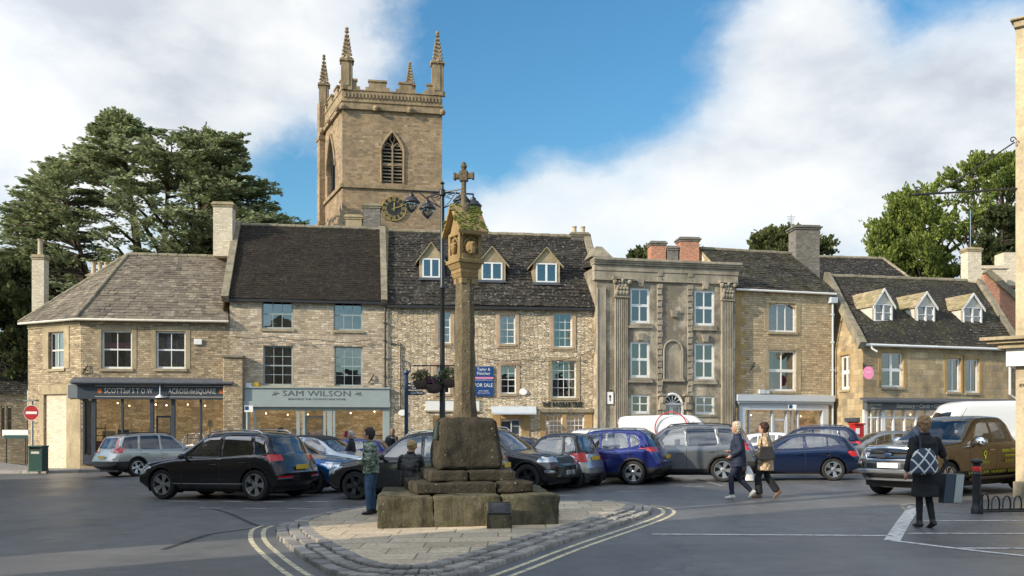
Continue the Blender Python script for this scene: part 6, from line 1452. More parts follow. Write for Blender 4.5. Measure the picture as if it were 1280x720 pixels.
# blue finger post
fp = on(508, 30); Fz = lambda py: at(0, 30, py).z
L2 = world_thing('finger_post', 'dark blue pedestrian finger post with ring finial and two arms pointing right', 'signpost', fp); x, y, zb = fp
mb = MB(); mb.tube([(x, y, zb), (x, y, Fz(466))], .065, 10); mb.lathe([(.1, 0), (.1, .9), (.065, 1.0)], 12, (x, y, zb)); mb.ball((x, y, Fz(466)), .1, 8); mb.build('post', M['navy'], L2, smooth='auto')
mb = MB(); mb.tube([(x + .13 * math.sin(t * math.pi / 12), y, Fz(459.5) + .2 * math.cos(t * math.pi / 12)) for t in range(25)], .022, 6, cap=False); mb.tube([(x, y, Fz(455)), (x, y, Fz(452))], .02, 6); mb.build('ring_finial', M['lead'], L2, smooth='auto')
for py0, py1, pxe, s1 in ((478.5, 481, 530, 'The Park'), (482.5, 487, 540, 'Library'), (488.5, 494, 532, 'Car Park')):
    a_ = at(510, 30, py0); b_ = at(pxe, 30, py1); mb = MB(); h_ = a_.z - b_.z; mb.prism([(a_.x, y - .02, a_.z), (b_.x - .1, y - .02, a_.z), (b_.x, y - .02, a_.z - h_ / 2), (b_.x - .1, y - .02, b_.z), (a_.x, y - .02, b_.z)], (0, .04, 0)); arm = mb.build('finger_arm', M['slatepaint'], L2)
    text('lettering', s1, h_ * .7, ((a_.x + b_.x) / 2, y - .025, (a_.z + b_.z) / 2), (1, 0, 0), (0, 0, 1), M['white'], arm, width=(b_.x - a_.x) * .65)
# no entry sign and bin
ne = on(40.5, 41.2, .12); L3 = world_thing('no_entry_sign', 'round red no entry sign with white bar on grey post at the corner shop', 'road sign', ne); x, y, zb = ne; N_ = lambda py: at(0, 41.2, py).z
mb = MB(); mb.tube([(x, y, zb), (x, y, N_(500))], .05, 10); mb.box((x, y - .12, N_(501)), (.55, .3, .06)); mb.build('post', M['alloy'], L3, smooth='auto')
mb = MB(); mb.lathe([(.001, -.08), (.34, -.08), (.34, -.06), (.001, -.06)], 32, (x, y, N_(516)), 'y'); pnl = mb.build('sign_disc', M['red'], L3)
mb = MB(); mb.box((x, y - .085, N_(516)), (.5, .012, .11)); mb.build('white_bar', M['white'], pnl); mb = MB(); mb.tube([(x + .34 * math.cos(t * math.pi / 16), y - .08, N_(516) + .34 * math.sin(t * math.pi / 16)) for t in range(33)], .012, 5, cap=False); mb.build('rim', M['white'], pnl)
bn = on(48, 40.8, .12); L4 = world_thing('litter_bin', 'square dark green litter bin on the pavement below the no entry sign', 'litter bin', bn); x, y, zb = bn
mb = MB(); mb.box((x, y, zb + .48), (.62, .55, .9), m=0); mb.box((x, y, zb + .03), (.66, .6, .06)); body = mb.build('body', M['green'], L4, bevel=.02)
mb = MB(); mb.box((x, y, zb + 1.1), (.66, .6, .08)); mb.box((x, y, zb + 1.0), (.6, .3, .12)); mb.box((x - .28, y, zb + .98), (.06, .55, .18)); mb.box((x + .28, y, zb + .98), (.06, .55, .18)); mb.build('lid', M['green'], L4, bevel=.02)
mb = MB(); mb.box((x, y - .1, zb + .965), (.5, .35, .06)); mb.build('opening', M['ink'], L4); mb = MB(); mb.box((x, y - .281, zb + .83), (.36, .01, .1)); mb.build('bin_label', M['cream'], L4)
# parking sign posts
for (px_, Zq, py0, py1, lab) in ((311, 41.8, 507, 515, 'small blue and white parking sign by the left of the sage shopfront'), (990.5, 44.5, 506, 512, 'small blue and white parking sign in front of the white shopfront')):
    p = on(px_ - (0 if px_ > 500 else 2), Zq, .12); s_ = world_thing('parking_sign', lab, 'road sign', p); mb = MB(); mb.tube([p, (p.x, p.y, at(0, Zq, py0).z)], .03, 8); mb.build('post', M['alloy'], s_)
    q = at(px_, Zq - .05); h_ = at(0, Zq, py0).z; h1_ = at(0, Zq, py1).z; mb = MB(); mb.box((q.x, q.y, (h_ + h1_) / 2), (.38, .03, h_ - h1_)); pn = mb.build('panel', M['white'], s_); mb = MB(); mb.box((q.x - .09, q.y - .02, (h_ + h1_) / 2 + .03), (.16, .02, .17)); mb.build('blue_square', M['blueSign'], pn)
# estate agent board on house C
sb_t = world_thing('sale_board', 'blue and white FOR SALE board fixed to the rubble wall beside the cross shaft', 'sale board', WC.p(WC.uz(605, 494)[0], WC.uz(605, 494)[1], .1))
q = WC.rect((592, 458, 617, 495), .1)
mb = MB(); WC.bar(mb, q[0], q[1], q[2], q[3], .06, .1); bb = mb.build('board', M['blueSign'], sb_t); mb = MB(); zl = q[2] + (q[3] - q[2]) * .62; WC.bar(mb, q[0] + .01, q[1] - .01, zl - .06, zl + .03, .1, .104); mb.build('white_band', M['pink'], bb)
um_ = (q[0] + q[1]) / 2; hh_ = q[3] - q[2]; wd_ = q[1] - q[0]
for s_, f_, sz, ww in (('Tayler &', .9, .21, .66), ('Fletcher', .76, .21, .66), ('FOR SALE', .36, .26, .9), ('www.taylerandfletcher.co.uk', .54, .07, .85), ('01451 830383', .17, .08, .5), ('Stow on the Wold', .1, .08, .6)): text('lettering', s_, sz, WC.p(um_, q[2] + hh_ * f_, .106), WC.u, (0, 0, 1), M['white'], bb, width=wd_ * ww)
# pub style hanging sign at the right end of house C
u_, z_ = WC.uz(762.5, 499, .5); hs = world_thing('hanging_sign', 'white framed hanging sign with small dark tree picture on black bracket', 'sign', WC.p(u_, z_ - .3, .5)); mb = MB(); c = WC.p(u_, z_ - .1, .5); q2 = WC.rect((758.5, 490, 766.5, 505), .5)
mb.box((c.x, c.y, (q2[2] + q2[3]) / 2), (q2[1] - q2[0], .05, q2[3] - q2[2])); pn = mb.build('panel', M['white'], hs)
mb = MB(); cz = (q2[2] + q2[3]) / 2; mb.box((c.x, c.y - .03, cz - .05), (.05, .012, .2)); mb.ball((c.x, c.y - .03, cz + .08), .06, 8, sc=(1, .2, 1.2)); mb.build('tree_emblem', M['ink'], pn)
mb = MB(); mb.tube([(c.x - .25, c.y + .5, q2[3] + .08), (c.x + .1, c.y - .05, q2[3] + .08)], .03, 6); mb.tube([(c.x - .25, c.y + .5, q2[3] - .15), (c.x - .25, c.y + .5, q2[3] + .35)], .05, 6); mb.build('bracket', M['black'], hs)
# white oval plaque and small lamp on C
for px_, py_ in ((503, 516), (654, 490)):
    u_, z_ = WC.uz(px_, py_); mb = MB(); mb.lathe([(.001, -.06), (.17, -.06), (.2, 0), (.001, .0)], 14, (0, 0, 0), 'y'); c = WC.p(u_, z_, .02); mb.V = [c + Vector((p.x * 1.1, p.y, p.z * .85)) for p in mb.V]; mb.build('wall_disc', M['white'], C_, smooth='auto')
mb = MB(); u_, z1_ = WC.uz(501, 430); z0_ = WC.uz(501, 512)[1]; mb.tube([WC.p(u_ - .5, z1_, .06), WC.p(u_, z1_, .06), WC.p(u_, z0_, .06)], .03, 6); mb.build('pipe', M['blackpipe'], C_)
# string of lights
def festoon(label, pts, Wn):
    t_ = world_thing('string_light', label, 'string lights', pts[0]); mb = MB(); bl_ = MB(); full = []
    for a, b in zip(pts[:-1], pts[1:]):
        n = 14
        for i in range(n + 1): f = i / n; p = Vector(a).lerp(Vector(b), f); p.z -= .28 * 4 * f * (1 - f) * min(1, (Vector(b) - Vector(a)).length / 5); full.append(p)
        for i in range(int((Vector(b) - Vector(a)).length / .9)): f = (i + .5) / max(1, int((Vector(b) - Vector(a)).length / .9)); p = Vector(a).lerp(Vector(b), f); p.z -= .28 * 4 * f * (1 - f) * min(1, (Vector(b) - Vector(a)).length / 5) + .07; bl_.ball(p, .045, 6)
    mb.tube(full, .014, 4); mb.build('cable', M['black'], t_); bl_.build('lamp_bulb', M['cream'], t_)
wp = lambda W, px, py, d=.18: W.p(W.uz(px, py, d)[0], W.uz(px, py, d)[1], d)
festoon('dark festoon cable with pale bulbs across the grey shop house front', [wp(WB, 289, 420), wp(WB, 340, 420), wp(WB, 395, 424), wp(WB, 465, 424)], WB)
festoon('dark festoon cable with pale bulbs across the long rubble house front', [wp(WC, 600, 447), wp(WC, 655, 449), wp(WC, 712, 448), wp(WC, 752, 430)], WC)
festoon('dark cable sagging across the corner shop front below its windows', [wp(WA, 102, 460), wp(WA, 126, 461)], WA) if False else None
# bollard and cycle rack
bo = G(1221, 642); L5 = world_thing('bollard', 'black cast bollard with red reflective band near the woman with bags', 'bollard', bo); x, y, zb = bo; hb_ = at(0, bo.y, 573).z - zb; s_ = hb_ / 1.0
mb = MB(); mb.lathe([(.1, 0), (.1, .09), (.085, .12), (.075, .2), (.07, .7), (.08, .72), (.075, .74), (.065, .76), (.065, .86), (.085, .88), (.06, .9), (.1, .925), (.11, .95), (.09, .985), (.001, 1.0)], 18, (0, 0, 0)); mb.V = [Vector((x, y, zb)) + p * s_ for p in mb.V]; bob = mb.build('post', M['black'], L5, smooth='auto')
mb = MB(); mb.lathe([(.068, .77), (.07, .775), (.07, .85), (.068, .855)], 18, (0, 0, 0)); mb.V = [Vector((x, y, zb)) + p * s_ for p in mb.V]; mb.build('red_band', simple('reflective_red', (.7, .03, .03), .3, var=.05), L5, smooth='auto')
br = G(1250, 642); L6 = world_thing('bicycle_rack', 'low black iron bicycle rack of looped hoops beside the bollard', 'bicycle rack', br); x, y, zb = G(1228, 643); 
mb = MB(); mb.tube([(x, y, zb + .05), (x + 1.6, y + .1, zb + .07)], .018, 6); mb.tube([(x, y + .35, zb + .05), (x + 1.6, y + .45, zb + .07)], .018, 6); mb.build('rail', M['black'], L6)
for i in range(7): 
    mb = MB(); r_ = .17; cx = x + .13 + i * .2; mb.tube([(cx + (r_ if t < 9 else r_) * math.cos(math.pi - t * math.pi / 12) * .9, y + .35 * (t / 12), zb + .05 + (.27 if i else .33) * math.sin(t * math.pi / 12)) for t in range(13)], .014, 6); mb.build('hoop', M['black'], L6)
mb = MB(); mb.ball((x, y, zb + .36), .035, 8); mb.tube([(x, y, zb), (x, y, zb + .34)], .016, 6); mb.build('end_post', M['black'], L6)
# television aerials
for px_, Zq, pyb, pyt, own, lab in ((989, 54, 320, 268, E, 0), (1213, 55.5, 318, 262, F, 0)):
    mb = MB(); b_, t_ = at(px_, Zq, pyb), at(px_, Zq, pyt); mb.tube([b_, t_], .025, 5)
    for i in range(5): q = b_.lerp(t_, .95 - i * .035); mb.tube([q + Vector((-.25 + i * .03, 0, 0)), q + Vector((.25 - i * .03, 0, 0))], .01, 4)
    mb.build('aerial', M['alloy'], own)

# ============================================================ vehicles
def lerp_tab(tab, x):
    if x <= tab[0][0]: return tab[0][1]
    for (a, va), (b, vb) in zip(tab[:-1], tab[1:]):
        if x <= b: return va + (vb - va) * (x - a) / max(1e-9, b - a)
    return tab[-1][1]
def smooth_tab(tab, w_):
    def f(x):
        s = 0; 
        for i in range(-3, 4): s += lerp_tab(tab, x + i * w_ / 3)
        return s / 7
    return f
def sstep(a, b, x):
    t = max(0, min(1, (x - a) / (b - a))); return t * t * (3 - 2 * t)
def rpoly(pts, r_=.05, n=3):
    # polygon with rounded corners
    out = []; m = len(pts)
    for i in range(m):
        p0, p, p1 = Vector(pts[i - 1]).to_2d(), Vector(pts[i]).to_2d(), Vector(pts[(i + 1) % m]).to_2d()
        d0, d1 = (p0 - p), (p1 - p); rr = min(r_, d0.length * .45, d1.length * .45); a, b = p + d0.normalized() * rr, p + d1.normalized() * rr
        for k_ in range(n + 1): t = k_ / n; out.append(tuple((a * (1 - t) ** 2 + p * 2 * t * (1 - t) + b * t * t)))
    return out
def inpoly(x, y, P):
    c = False; n = len(P); j = n - 1
    for i in range(n):
        if (P[i][1] > y) != (P[j][1] > y) and x < (P[j][0] - P[i][0]) * (y - P[i][1]) / (P[j][1] - P[i][1] + 1e-12) + P[i][0]: c = not c
        j = i
    return c
TAGS = ['paint', 'trim', 'glass', 'lampclear', 'lampred', 'seam', 'chrome', 'plate', 'cut', 'wind', 'rearw', 'grille']
def vehicle(name, label, cat, S, pos, ang, paintm, group='cars parked in the square', glassm='carglass', plate='plateY', rim='alloy', platetxt=None, interior=True):
    L, W, H = S['L'], S['W'] / 2, S['H']; rw = S.get('R', .34); fo, wb = S['fo'], S['wb']
    root = thing(name, label, cat, pos, 0, group)
    top, sh, bot = smooth_tab(S['top'], S.get('sm', .07)), smooth_tab(S['sh'], .1), smooth_tab(S['bot'], .08)
    xs = sorted({round(v, 3) for v in [0, .012, .035, .07, .12, .18, .25] + [L - v for v in (0, .012, .035, .07, .12, .18, .25)] + [.25 + i * .085 for i in range(int((L - .5) / .085) + 1)]})
    bm = bmesh.new(); rings = []; crown = S.get('crown', .035); tum = S.get('tum', .36)
    wst = S['ws']; rst = S['rs']
    def section(x):
        zt, zb = top(x), bot(x); zs = min(sh(x), zt - .02); g = max(.0, zt - zs); P = []
        if zs < zb + .1: zs = zb + .1
        nose = 1
        yw = W
        P += [(0, zb), (W * .5, zb), (W * .84, zb + .01), (W * .93, zb + .06), (W * .965, zb + (zs - zb) * .2), (W * .985, zb + (zs - zb) * .4), (W * 1.0, zb + (zs - zb) * .62), (W * .995, zs - (zs - zb) * .16), (W * .985, zs - (zs - zb) * .05), (W * .955, zs)]
        ge = max(.006, g - crown); y0 = W * .945
        for f in (.05, .3, .6, .86): P.append((y0 - tum * ge * f - .02 * f * f, zs + ge * f))
        yr = y0 - tum * ge - .02
        P += [(yr - .03 * min(1, g * 2), zs + ge * .97), (yr - .09 * min(1, g * 2), zs + ge + (g - ge) * .45), (yr * .66, zs + ge + (g - ge) * .82), (yr * .33, zt - (g - ge) * .04), (0, zt)]
        return P
    Bf, Br = S.get('bf', .22), S.get('br', .13)
    def warp(x, y, z_):
        u = min(1, abs(y) / W)
        f = max(0, 1 - x / (fo + .45)); x2 = x + Bf * u ** 2.6 * f ** 1.0
        f = max(0, 1 - (L - x) / .8); x2 -= Br * u ** 2.8 * f
        zs = sh(x)
        if z_ > zs + .03:
            k_ = sstep(wst[0] - .1, wst[0] + .2, x) * (1 - sstep(wst[1] - .1, wst[1] + .4, x)); x2 += .14 * u * u * k_
            k_ = sstep(rst[0] - .3, rst[0], x) * (1 - sstep(rst[1], rst[1] + .15, x)); x2 -= .08 * u * u * k_
        return Vector((x2, y, z_))
    for x in xs: rings.append([bm.verts.new(warp(x, y, z_)) for y, z_ in section(x)])
    def addf(vs):
        vs2 = []
        for v in vs:
            if v not in vs2: vs2.append(v)
        if len(vs2) >= 3:
            try: return bm.faces.new(vs2)
            except ValueError: pass
    ns = len(rings[0])
    for i in range(len(rings) - 1):
        for j in range(ns - 1): addf((rings[i][j], rings[i + 1][j], rings[i + 1][j + 1], rings[i][j + 1]))
    for ri, x, sg in ((0, 0, 1), (-1, L, -1)):
        rg = rings[ri]; sec = section(x); cols = [rg]
        for f in (.72, .4, 0):
            col = []
            for j, (y, z_) in enumerate(sec):
                if j in (0, ns - 1): col.append(rg[j]); continue
                col.append(bm.verts.new(warp(x, y * f, z_)))
            cols.append(col)
        for c in range(len(cols) - 1):
            for j in range(ns - 1):
                vs = (cols[c][j], cols[c][j + 1], cols[c + 1][j + 1], cols[c + 1][j]); addf(vs if sg > 0 else vs[::-1])
    bmesh.ops.remove_doubles(bm, verts=bm.verts, dist=.0015)
    bmesh.ops.recalc_face_normals(bm, faces=bm.faces)
    for f in bm.faces: f.material_index = 0; f.smooth = True
    names = ['paint']; infos = [dict(m=paintm)]
    def tagid(nm, m, merge=True):
        if merge and nm in names: return names.index(nm)
        names.append(nm); infos.append(dict(m=m)); return len(names) - 1
    def cut(poly, axis, tid, filt):
        # axis 0: side view (x,z); 1: end view (y,z); 2: plan (x,y)
        ia, ib = {0: (0, 2), 1: (1, 2), 2: (0, 1)}[axis]; xs_ = [p[0] for p in poly]; ys_ = [p[1] for p in poly]; lo = (min(xs_), min(ys_)); hi = (max(xs_), max(ys_))
        def near(f):
            a = [v.co[ia] for v in f.verts]; b = [v.co[ib] for v in f.verts]
            return max(a) >= lo[0] - 1e-4 and min(a) <= hi[0] + 1e-4 and max(b) >= lo[1] - 1e-4 and min(b) <= hi[1] + 1e-4 and filt(f)
        n = len(poly)
        for i in range(n):
            p, q = poly[i], poly[(i + 1) % n]; dx, dy = q[0] - p[0], q[1] - p[1]
            if abs(dx) + abs(dy) < 1e-6: continue
            no = Vector((0, 0, 0)); no[ia], no[ib] = dy, -dx; no.normalize(); cp = Vector((0, 0, 0)); cp[ia], cp[ib] = p[0], p[1]
            # limit to faces touching this edge's neighbourhood
            e0, e1 = (min(p[0], q[0]), min(p[1], q[1])), (max(p[0], q[0]), max(p[1], q[1]))
            fs = []
            for f in bm.faces:
                a = [v.co[ia] for v in f.verts]; b = [v.co[ib] for v in f.verts]
                if max(a) >= e0[0] - 1e-4 and min(a) <= e1[0] + 1e-4 and max(b) >= e0[1] - 1e-4 and min(b) <= e1[1] + 1e-4 and filt(f): fs.append(f)
            if not fs: continue
            g_ = list({e for f in fs for e in f.edges}) + fs + list({v for f in fs for v in f.verts})
            bmesh.ops.bisect_plane(bm, geom=g_, dist=1e-5, plane_co=cp, plane_no=no)
        for f in bm.faces:
            if near(f):
                c = f.calc_center_median()
                if inpoly(c[ia], c[ib], poly): f.material_index = tid
    side = lambda f: f.normal.y > .25 and f.calc_center_median().y > W * .45
    # wheel arches
    ra = rw + S.get('ag', .045)
    cl = S.get('clad', 0)
    for cx_ in (fo, fo + wb):
        if cl: cut([(cx_ + (ra + cl) * math.cos(t), rw + (ra + cl) * math.sin(t)) for t in [2 * math.pi * k_ / 28 for k_ in range(28)]], 0, tagid('trim', M['blackp']), lambda f: f.calc_center_median().y > W * .55 and f.calc_center_median().z < 1.2)
    if S.get('sill'): cut([(fo, -.1), (fo + wb, -.1), (fo + wb, S['sill']), (fo, S['sill'])], 0, tagid('trim', M['blackp']), lambda f: f.calc_center_median().y > .1)
    if S.get('lowf'): cut([(-.2, -.1), (fo - .2, -.1), (fo - .2, S['lowf']), (-.2, S['lowf'])], 0, tagid('trim', M['blackp']), lambda f: True)
    if S.get('lowr'): cut([(fo + wb + .2, -.1), (L + .2, -.1), (L + .2, S['lowr']), (fo + wb + .2, S['lowr'])], 0, tagid('trim', M['blackp']), lambda f: True)
    cid = tagid('cut', None)
    for cx_ in (fo, fo + wb): cut([(cx_ + ra * math.cos(t), rw + ra * math.sin(t)) for t in [2 * math.pi * k_ / 28 for k_ in range(28)]], 0, cid, lambda f: f.calc_center_median().y > W * .5 and f.calc_center_median().z < 1.2)
    gm = {'s': M[glassm], 'f': M['carglass']}
    top_ = lambda f: f.normal.z > .12 or abs(f.normal.x) > .3
    for i, P_ in enumerate(S['side']): cut(rpoly(P_, S.get('gr', .06)), 0, tagid('side_window', M[glassm] if i >= S.get('darkfrom', 1) else M['carglass']) if False else tagid('side_window_%d' % i, M[glassm] if i >= S.get('darkfrom', 1) else M['carglass']), lambda f: side(f) and f.calc_center_median().z > .6)
    # windscreen / rear glass as plan-view regions
    wsi, rsi = tagid('windscreen', M['carglass']), tagid('rear_window', M[glassm])
    xw0, xw1 = wst; yb, yt = W * .8, W * .63
    if S.get('wscreen', True): cut(rpoly([(xw0 + .03, 0 - .02), (xw0 + .12, yb), (xw1 + .05, yt), (xw1 - .05, -.02)], .04), 2, wsi, lambda f: f.normal.z > .2 and f.calc_center_median().z > S['wz'])
    xr0, xr1 = rst
    if S.get('rglass', True): cut(rpoly(S.get('rpoly', [(-.02, S['rz'][0]), (W * .68, S['rz'][0]), (W * .6, S['rz'][1]), (-.02, S['rz'][1])]), .05), 1, rsi, lambda f: f.normal.x > .12 and f.calc_center_median().x > xr0 - .2)
    for (nm, axis, P_, m_, end) in S.get('marks', []):
        if m_ == 'paint': mm = paintm
        else: mm = M[m_]
        ff = {'f': lambda f: f.calc_center_median().x < fo + .35, 'r': lambda f: f.calc_center_median().x > L - 1.1, 's': side, 'a': lambda f: True}[end]
        if axis == 1 and end == 'f': f2 = lambda f: f.calc_center_median().x < .55 and f.normal.x < -.1
        elif axis == 1: f2 = lambda f: f.calc_center_median().x > L - .75 and f.normal.x > .05
        elif axis == 0 and end in 'fr': f2 = lambda f: ff(f) and f.calc_center_median().y > W * .38 and (f.normal.y > .15)
        else: f2 = ff
        cut(rpoly(P_, .025, 2), axis, tagid(nm, mm), f2)
    # door seams
    sm_ = tagid('seam', M['ink'])
    for xd in S['doors']:
        zt_ = sh(xd) - .02
        P_ = [(xd - .006, .34), (xd + .006, .34), (xd + .006, zt_), (xd - .006, zt_)]; cut(P_, 0, sm_, side)
    # mirror
    geo = bmesh.ops.duplicate(bm, geom=bm.faces[:] + bm.edges[:] + bm.verts[:])['geom']
    for e in geo:
        if isinstance(e, bmesh.types.BMVert): e.co.y = -e.co.y
    bmesh.ops.reverse_faces(bm, faces=[e for e in geo if isinstance(e, bmesh.types.BMFace)])
    bmesh.ops.remove_doubles(bm, verts=bm.verts, dist=1e-4)
    # local frame: +X forward, wheelbase centre at origin
    xc = fo + wb / 2
    T_ = Matrix.Rotation(ang, 4, 'Z')
    tilt = Matrix.Rotation(-math.atan(SL) * 1.0, 4, 'Y')
    root.rotation_euler = (tilt).to_euler(); root.rotation_mode = 'XYZ'
    root.matrix_local = Matrix.Translation(pos) @ tilt @ T_
    def loc(p): return Vector((xc - p[0], -p[1], p[2]))
    bm.normal_update()
    def emit(nm, tids, mats, remap, inset_=0.0, sy=None):
        mb = MB(); vm = {}
        for f in bm.faces:
            if f.material_index in tids:
                c = f.calc_center_median()
                if sy is not None and (c.y > 0) != (sy > 0): continue
                idx = []
                for v in f.verts:
                    if v.index not in vm: vm[v.index] = mb.v(loc(v.co - v.normal * inset_)); 
                    idx.append(vm[v.index])
                mb.fi(idx, remap.get(f.material_index, 0))
        if not mb.F: return None
        o = mb.build(nm, mats, root, smooth=True, world=False, fixn=False); return o
    bm.verts.index_update()
    bodytags = [i for i, n in enumerate(names) if n in ('paint', 'trim', 'seam', 'lining', 'decal')]
    body = emit('body', bodytags, [infos[i]['m'] for i in bodytags], {t: k_ for k_, t in enumerate(bodytags)})
    body.data.set_sharp_from_angle(angle=R(50))
    so_ = body.modifiers.new('shell', 'SOLIDIFY'); so_.thickness = .012; so_.offset = -1
    mb = MB()
    for i, n in enumerate(names):
        if n in ('paint', 'trim', 'seam', 'cut', 'lining', 'decal'): continue
        nm = n
        if n.startswith('side_window'):
            for sy in (1, -1): emit('side_window', [i], [infos[i]['m']], {}, .004, sy)
        elif n in ('headlight', 'tail_light', 'fog_light', 'reflector'):
            for sy in (1, -1):
                o = emit(n, [i], [infos[i]['m']], {}, 0, sy)
        else: emit(n, [i], [infos[i]['m']], {}, .004)
    bm.free()
    # lining and cabin
    if interior:
        mb = MB(); zb_ = .42
        mb.box((xc - (wst[0] + rst[1]) / 2 + .1, 0, zb_), (rst[1] - wst[0] - .1, W * 1.7, .06)); 
        mb.box((xc - wst[0] - .35, 0, S['wz'] - .14), (.5, W * 1.5, .2)); mb.tube([(xc - wst[0] - .75 + .16 * math.sin(t) * .3, .38 * (1) + .18 * math.cos(t), S['wz'] + .02 + .18 * math.sin(t)) for t in [i * math.pi / 6 for i in range(13)]], .018, 5, cap=False)
        mb.build('dashboard', M['lining'], root, world=False)
        mb = MB()
        sx0 = wst[1] + .35
        for sx in ([sx0, sx0 + .9] if len(S['side']) > 1 else [sx0]):
            for sy in (-.38, .38):
                if sx > sx0 + .5 and S.get('front_only'): continue
                mb.box((xc - sx, sy, .78), (.14, .46, .62)); mb.box((xc - sx + .22, sy, .56), (.5, .46, .16)); mb.box((xc - sx - .03, sy, 1.18 + S.get('seatup', 0)), (.1, .26, .18))
        mb.build('seats', M['seat'], root, world=False, bevel=.04)
    # wheel wells and wheels
    mb = MB()
    for cx_ in (fo, fo + wb):
        for sg in (-1, 1): 
            n = 16; A_ = [(xc - cx_ + (ra + .02) * math.cos(t), (ra + .02) * math.sin(t) + rw) for t in [math.pi * 2 * k_ / n for k_ in range(n)]]
            for k_ in range(n):
                a, b = A_[k_], A_[(k_ + 1) % n]
                if min(a[1], b[1]) < .1: continue
                mb.poly([(a[0], sg * (W - .035), a[1]), (b[0], sg * (W - .035), b[1]), (b[0], sg * (W - .42), b[1]), (a[0], sg * (W - .42), a[1])])
            mb.poly([(a[0], sg * (W - .42), max(.15, a[1])) for a in A_])
    mb.box((xc - L / 2, 0, .27), (L * .86, W * 1.5, .14)); mb.build('underbody', M['ink'], root, world=False, fixn=False)
    tw = S.get('tw', .225); ns_ = S.get('spokes', 5); rm = M[rim]
    def make_wheel():
        mb = MB(); pr = [(rw * .68, -tw / 2 + .01), (rw * .9, -tw / 2), (rw * .97, -tw * .42), (rw, -tw * .3), (rw, tw * .3), (rw * .97, tw * .42), (rw * .9, tw / 2), (rw * .68, tw / 2 - .01)]
        mb.lathe(pr, 32, axis='y', caps=False); wh = mb.build('wheel', M['tyre'], root, world=False, smooth='auto')
        mb = MB(); mb.lathe([(rw * .7, tw * .5 - .012), (rw * .71, tw * .5), (rw * .66, tw * .5 + .002), (rw * .64, tw * .38), (rw * .62, -tw * .1)], 32, axis='y', caps=False)
        for i in range(ns_):
            a = 2 * math.pi * i / ns_
            offs = ((-.13, .05), (.13, .05)) if ns_ <= 7 else ((0, .05),)
            for da, wd in offs:
                c0 = Vector((math.cos(a + da * .6) * rw * .1, 0, math.sin(a + da * .6) * rw * .1)); c1 = Vector((math.cos(a + da * 1.25) * rw * .67, 0, math.sin(a + da * 1.25) * rw * .67)); d = (c1 - c0).normalized(); t = Vector((-d.z, 0, d.x)); w0 = rw * (.075 if ns_ <= 7 else .05); w1 = rw * (.085 if ns_ <= 7 else .06)
                y0, y1 = tw * .34, tw * .47
                mb.prism([c0 - t * w0 + Vector((0, y0, 0)), c0 + t * w0 + Vector((0, y0, 0)), c1 + t * w1 + Vector((0, y1 - .01, 0)), c1 - t * w1 + Vector((0, y1 - .01, 0))], (0, -.035, 0))
        mb.lathe([(rw * .2, tw * .3), (rw * .2, tw * .36), (rw * .12, tw * .4), (.001, tw * .4)], 16, axis='y'); mb.build('rim', rm, wh, world=False, smooth='auto')
        mb = MB(); mb.lathe([(.001, tw * .08), (rw * .45, tw * .08), (rw * .45, tw * .0)], 20, axis='y'); mb.poly([(rw * .69 * math.cos(t), -.05, rw * .69 * math.sin(t)) for t in [i * math.pi / 10 for i in range(20)]]); mb.build('brake_disc', M['alloydark'], wh, world=False, fixn=False)
        return wh
    w0 = make_wheel(); first = True
    for cx_ in (fo, fo + wb):
        for sg in (1, -1):
            o = w0 if first else copy_tree(w0, root); first = False
            o.location = (xc - cx_, sg * (W - tw / 2 - .025), rw); o.rotation_euler = (0, random.random(), 0 if sg > 0 else math.pi)
    # mirrors, handles, rails
    mx = S.get('mirror', (wst[0] + .42, S['wz'] + .06)); mm_ = paintm if not S.get('mchrome') else M['chrome']
    for sg in (1, -1):
        mb = MB(); c = Vector((xc - mx[0], sg * (W + .09), mx[1])); s_ = S.get('mscale', 1.0)
        mb.ball(c, .1 * s_, 10, sc=(.65, 1.15, .75)); mb.tube([c + Vector((0, -sg * .06, -.03)), c + Vector((0, -sg * .2, -.06))], .025, 6); o = mb.build('wing_mirror', mm_, root, world=False, smooth='auto')
        for xh in S['handles']:
            mb = MB(); zh = sh(xh) - S.get('hz', .15); mb.tube([(xc - xh + .1, sg * (W + .008), zh), (xc - xh + .06, sg * (W + .032), zh), (xc - xh - .06, sg * (W + .032), zh), (xc - xh - .1, sg * (W + .008), zh)], .013, 6); mb.build('door_handle', M['chrome'] if S.get('hchrome') else paintm, root, world=False, smooth='auto')
        if S.get('rails'):
            x0, x1 = S['rails']; ge = lambda x: top(x) - crown * .5; yr = W * .945 - tum * (top(wst[1] + .5) - sh(2) - crown) - .07
            mb = MB(); mb.tube([(xc - x0, sg * yr, ge(x0) - .01), (xc - x0 - .12, sg * yr, ge(x0 + .12) + .045)] + [(xc - (x0 + (x1 - x0) * f), sg * yr, ge(x0 + (x1 - x0) * f) + .05) for f in (.3, .5, .7)] + [(xc - x1 + .12, sg * yr, ge(x1 - .12) + .045), (xc - x1, sg * yr, ge(x1) - .01)], .016, 6); mb.build('roof_rail', M['chrome' if S.get('railchrome', True) else 'blackp'], root, world=False, smooth='auto')
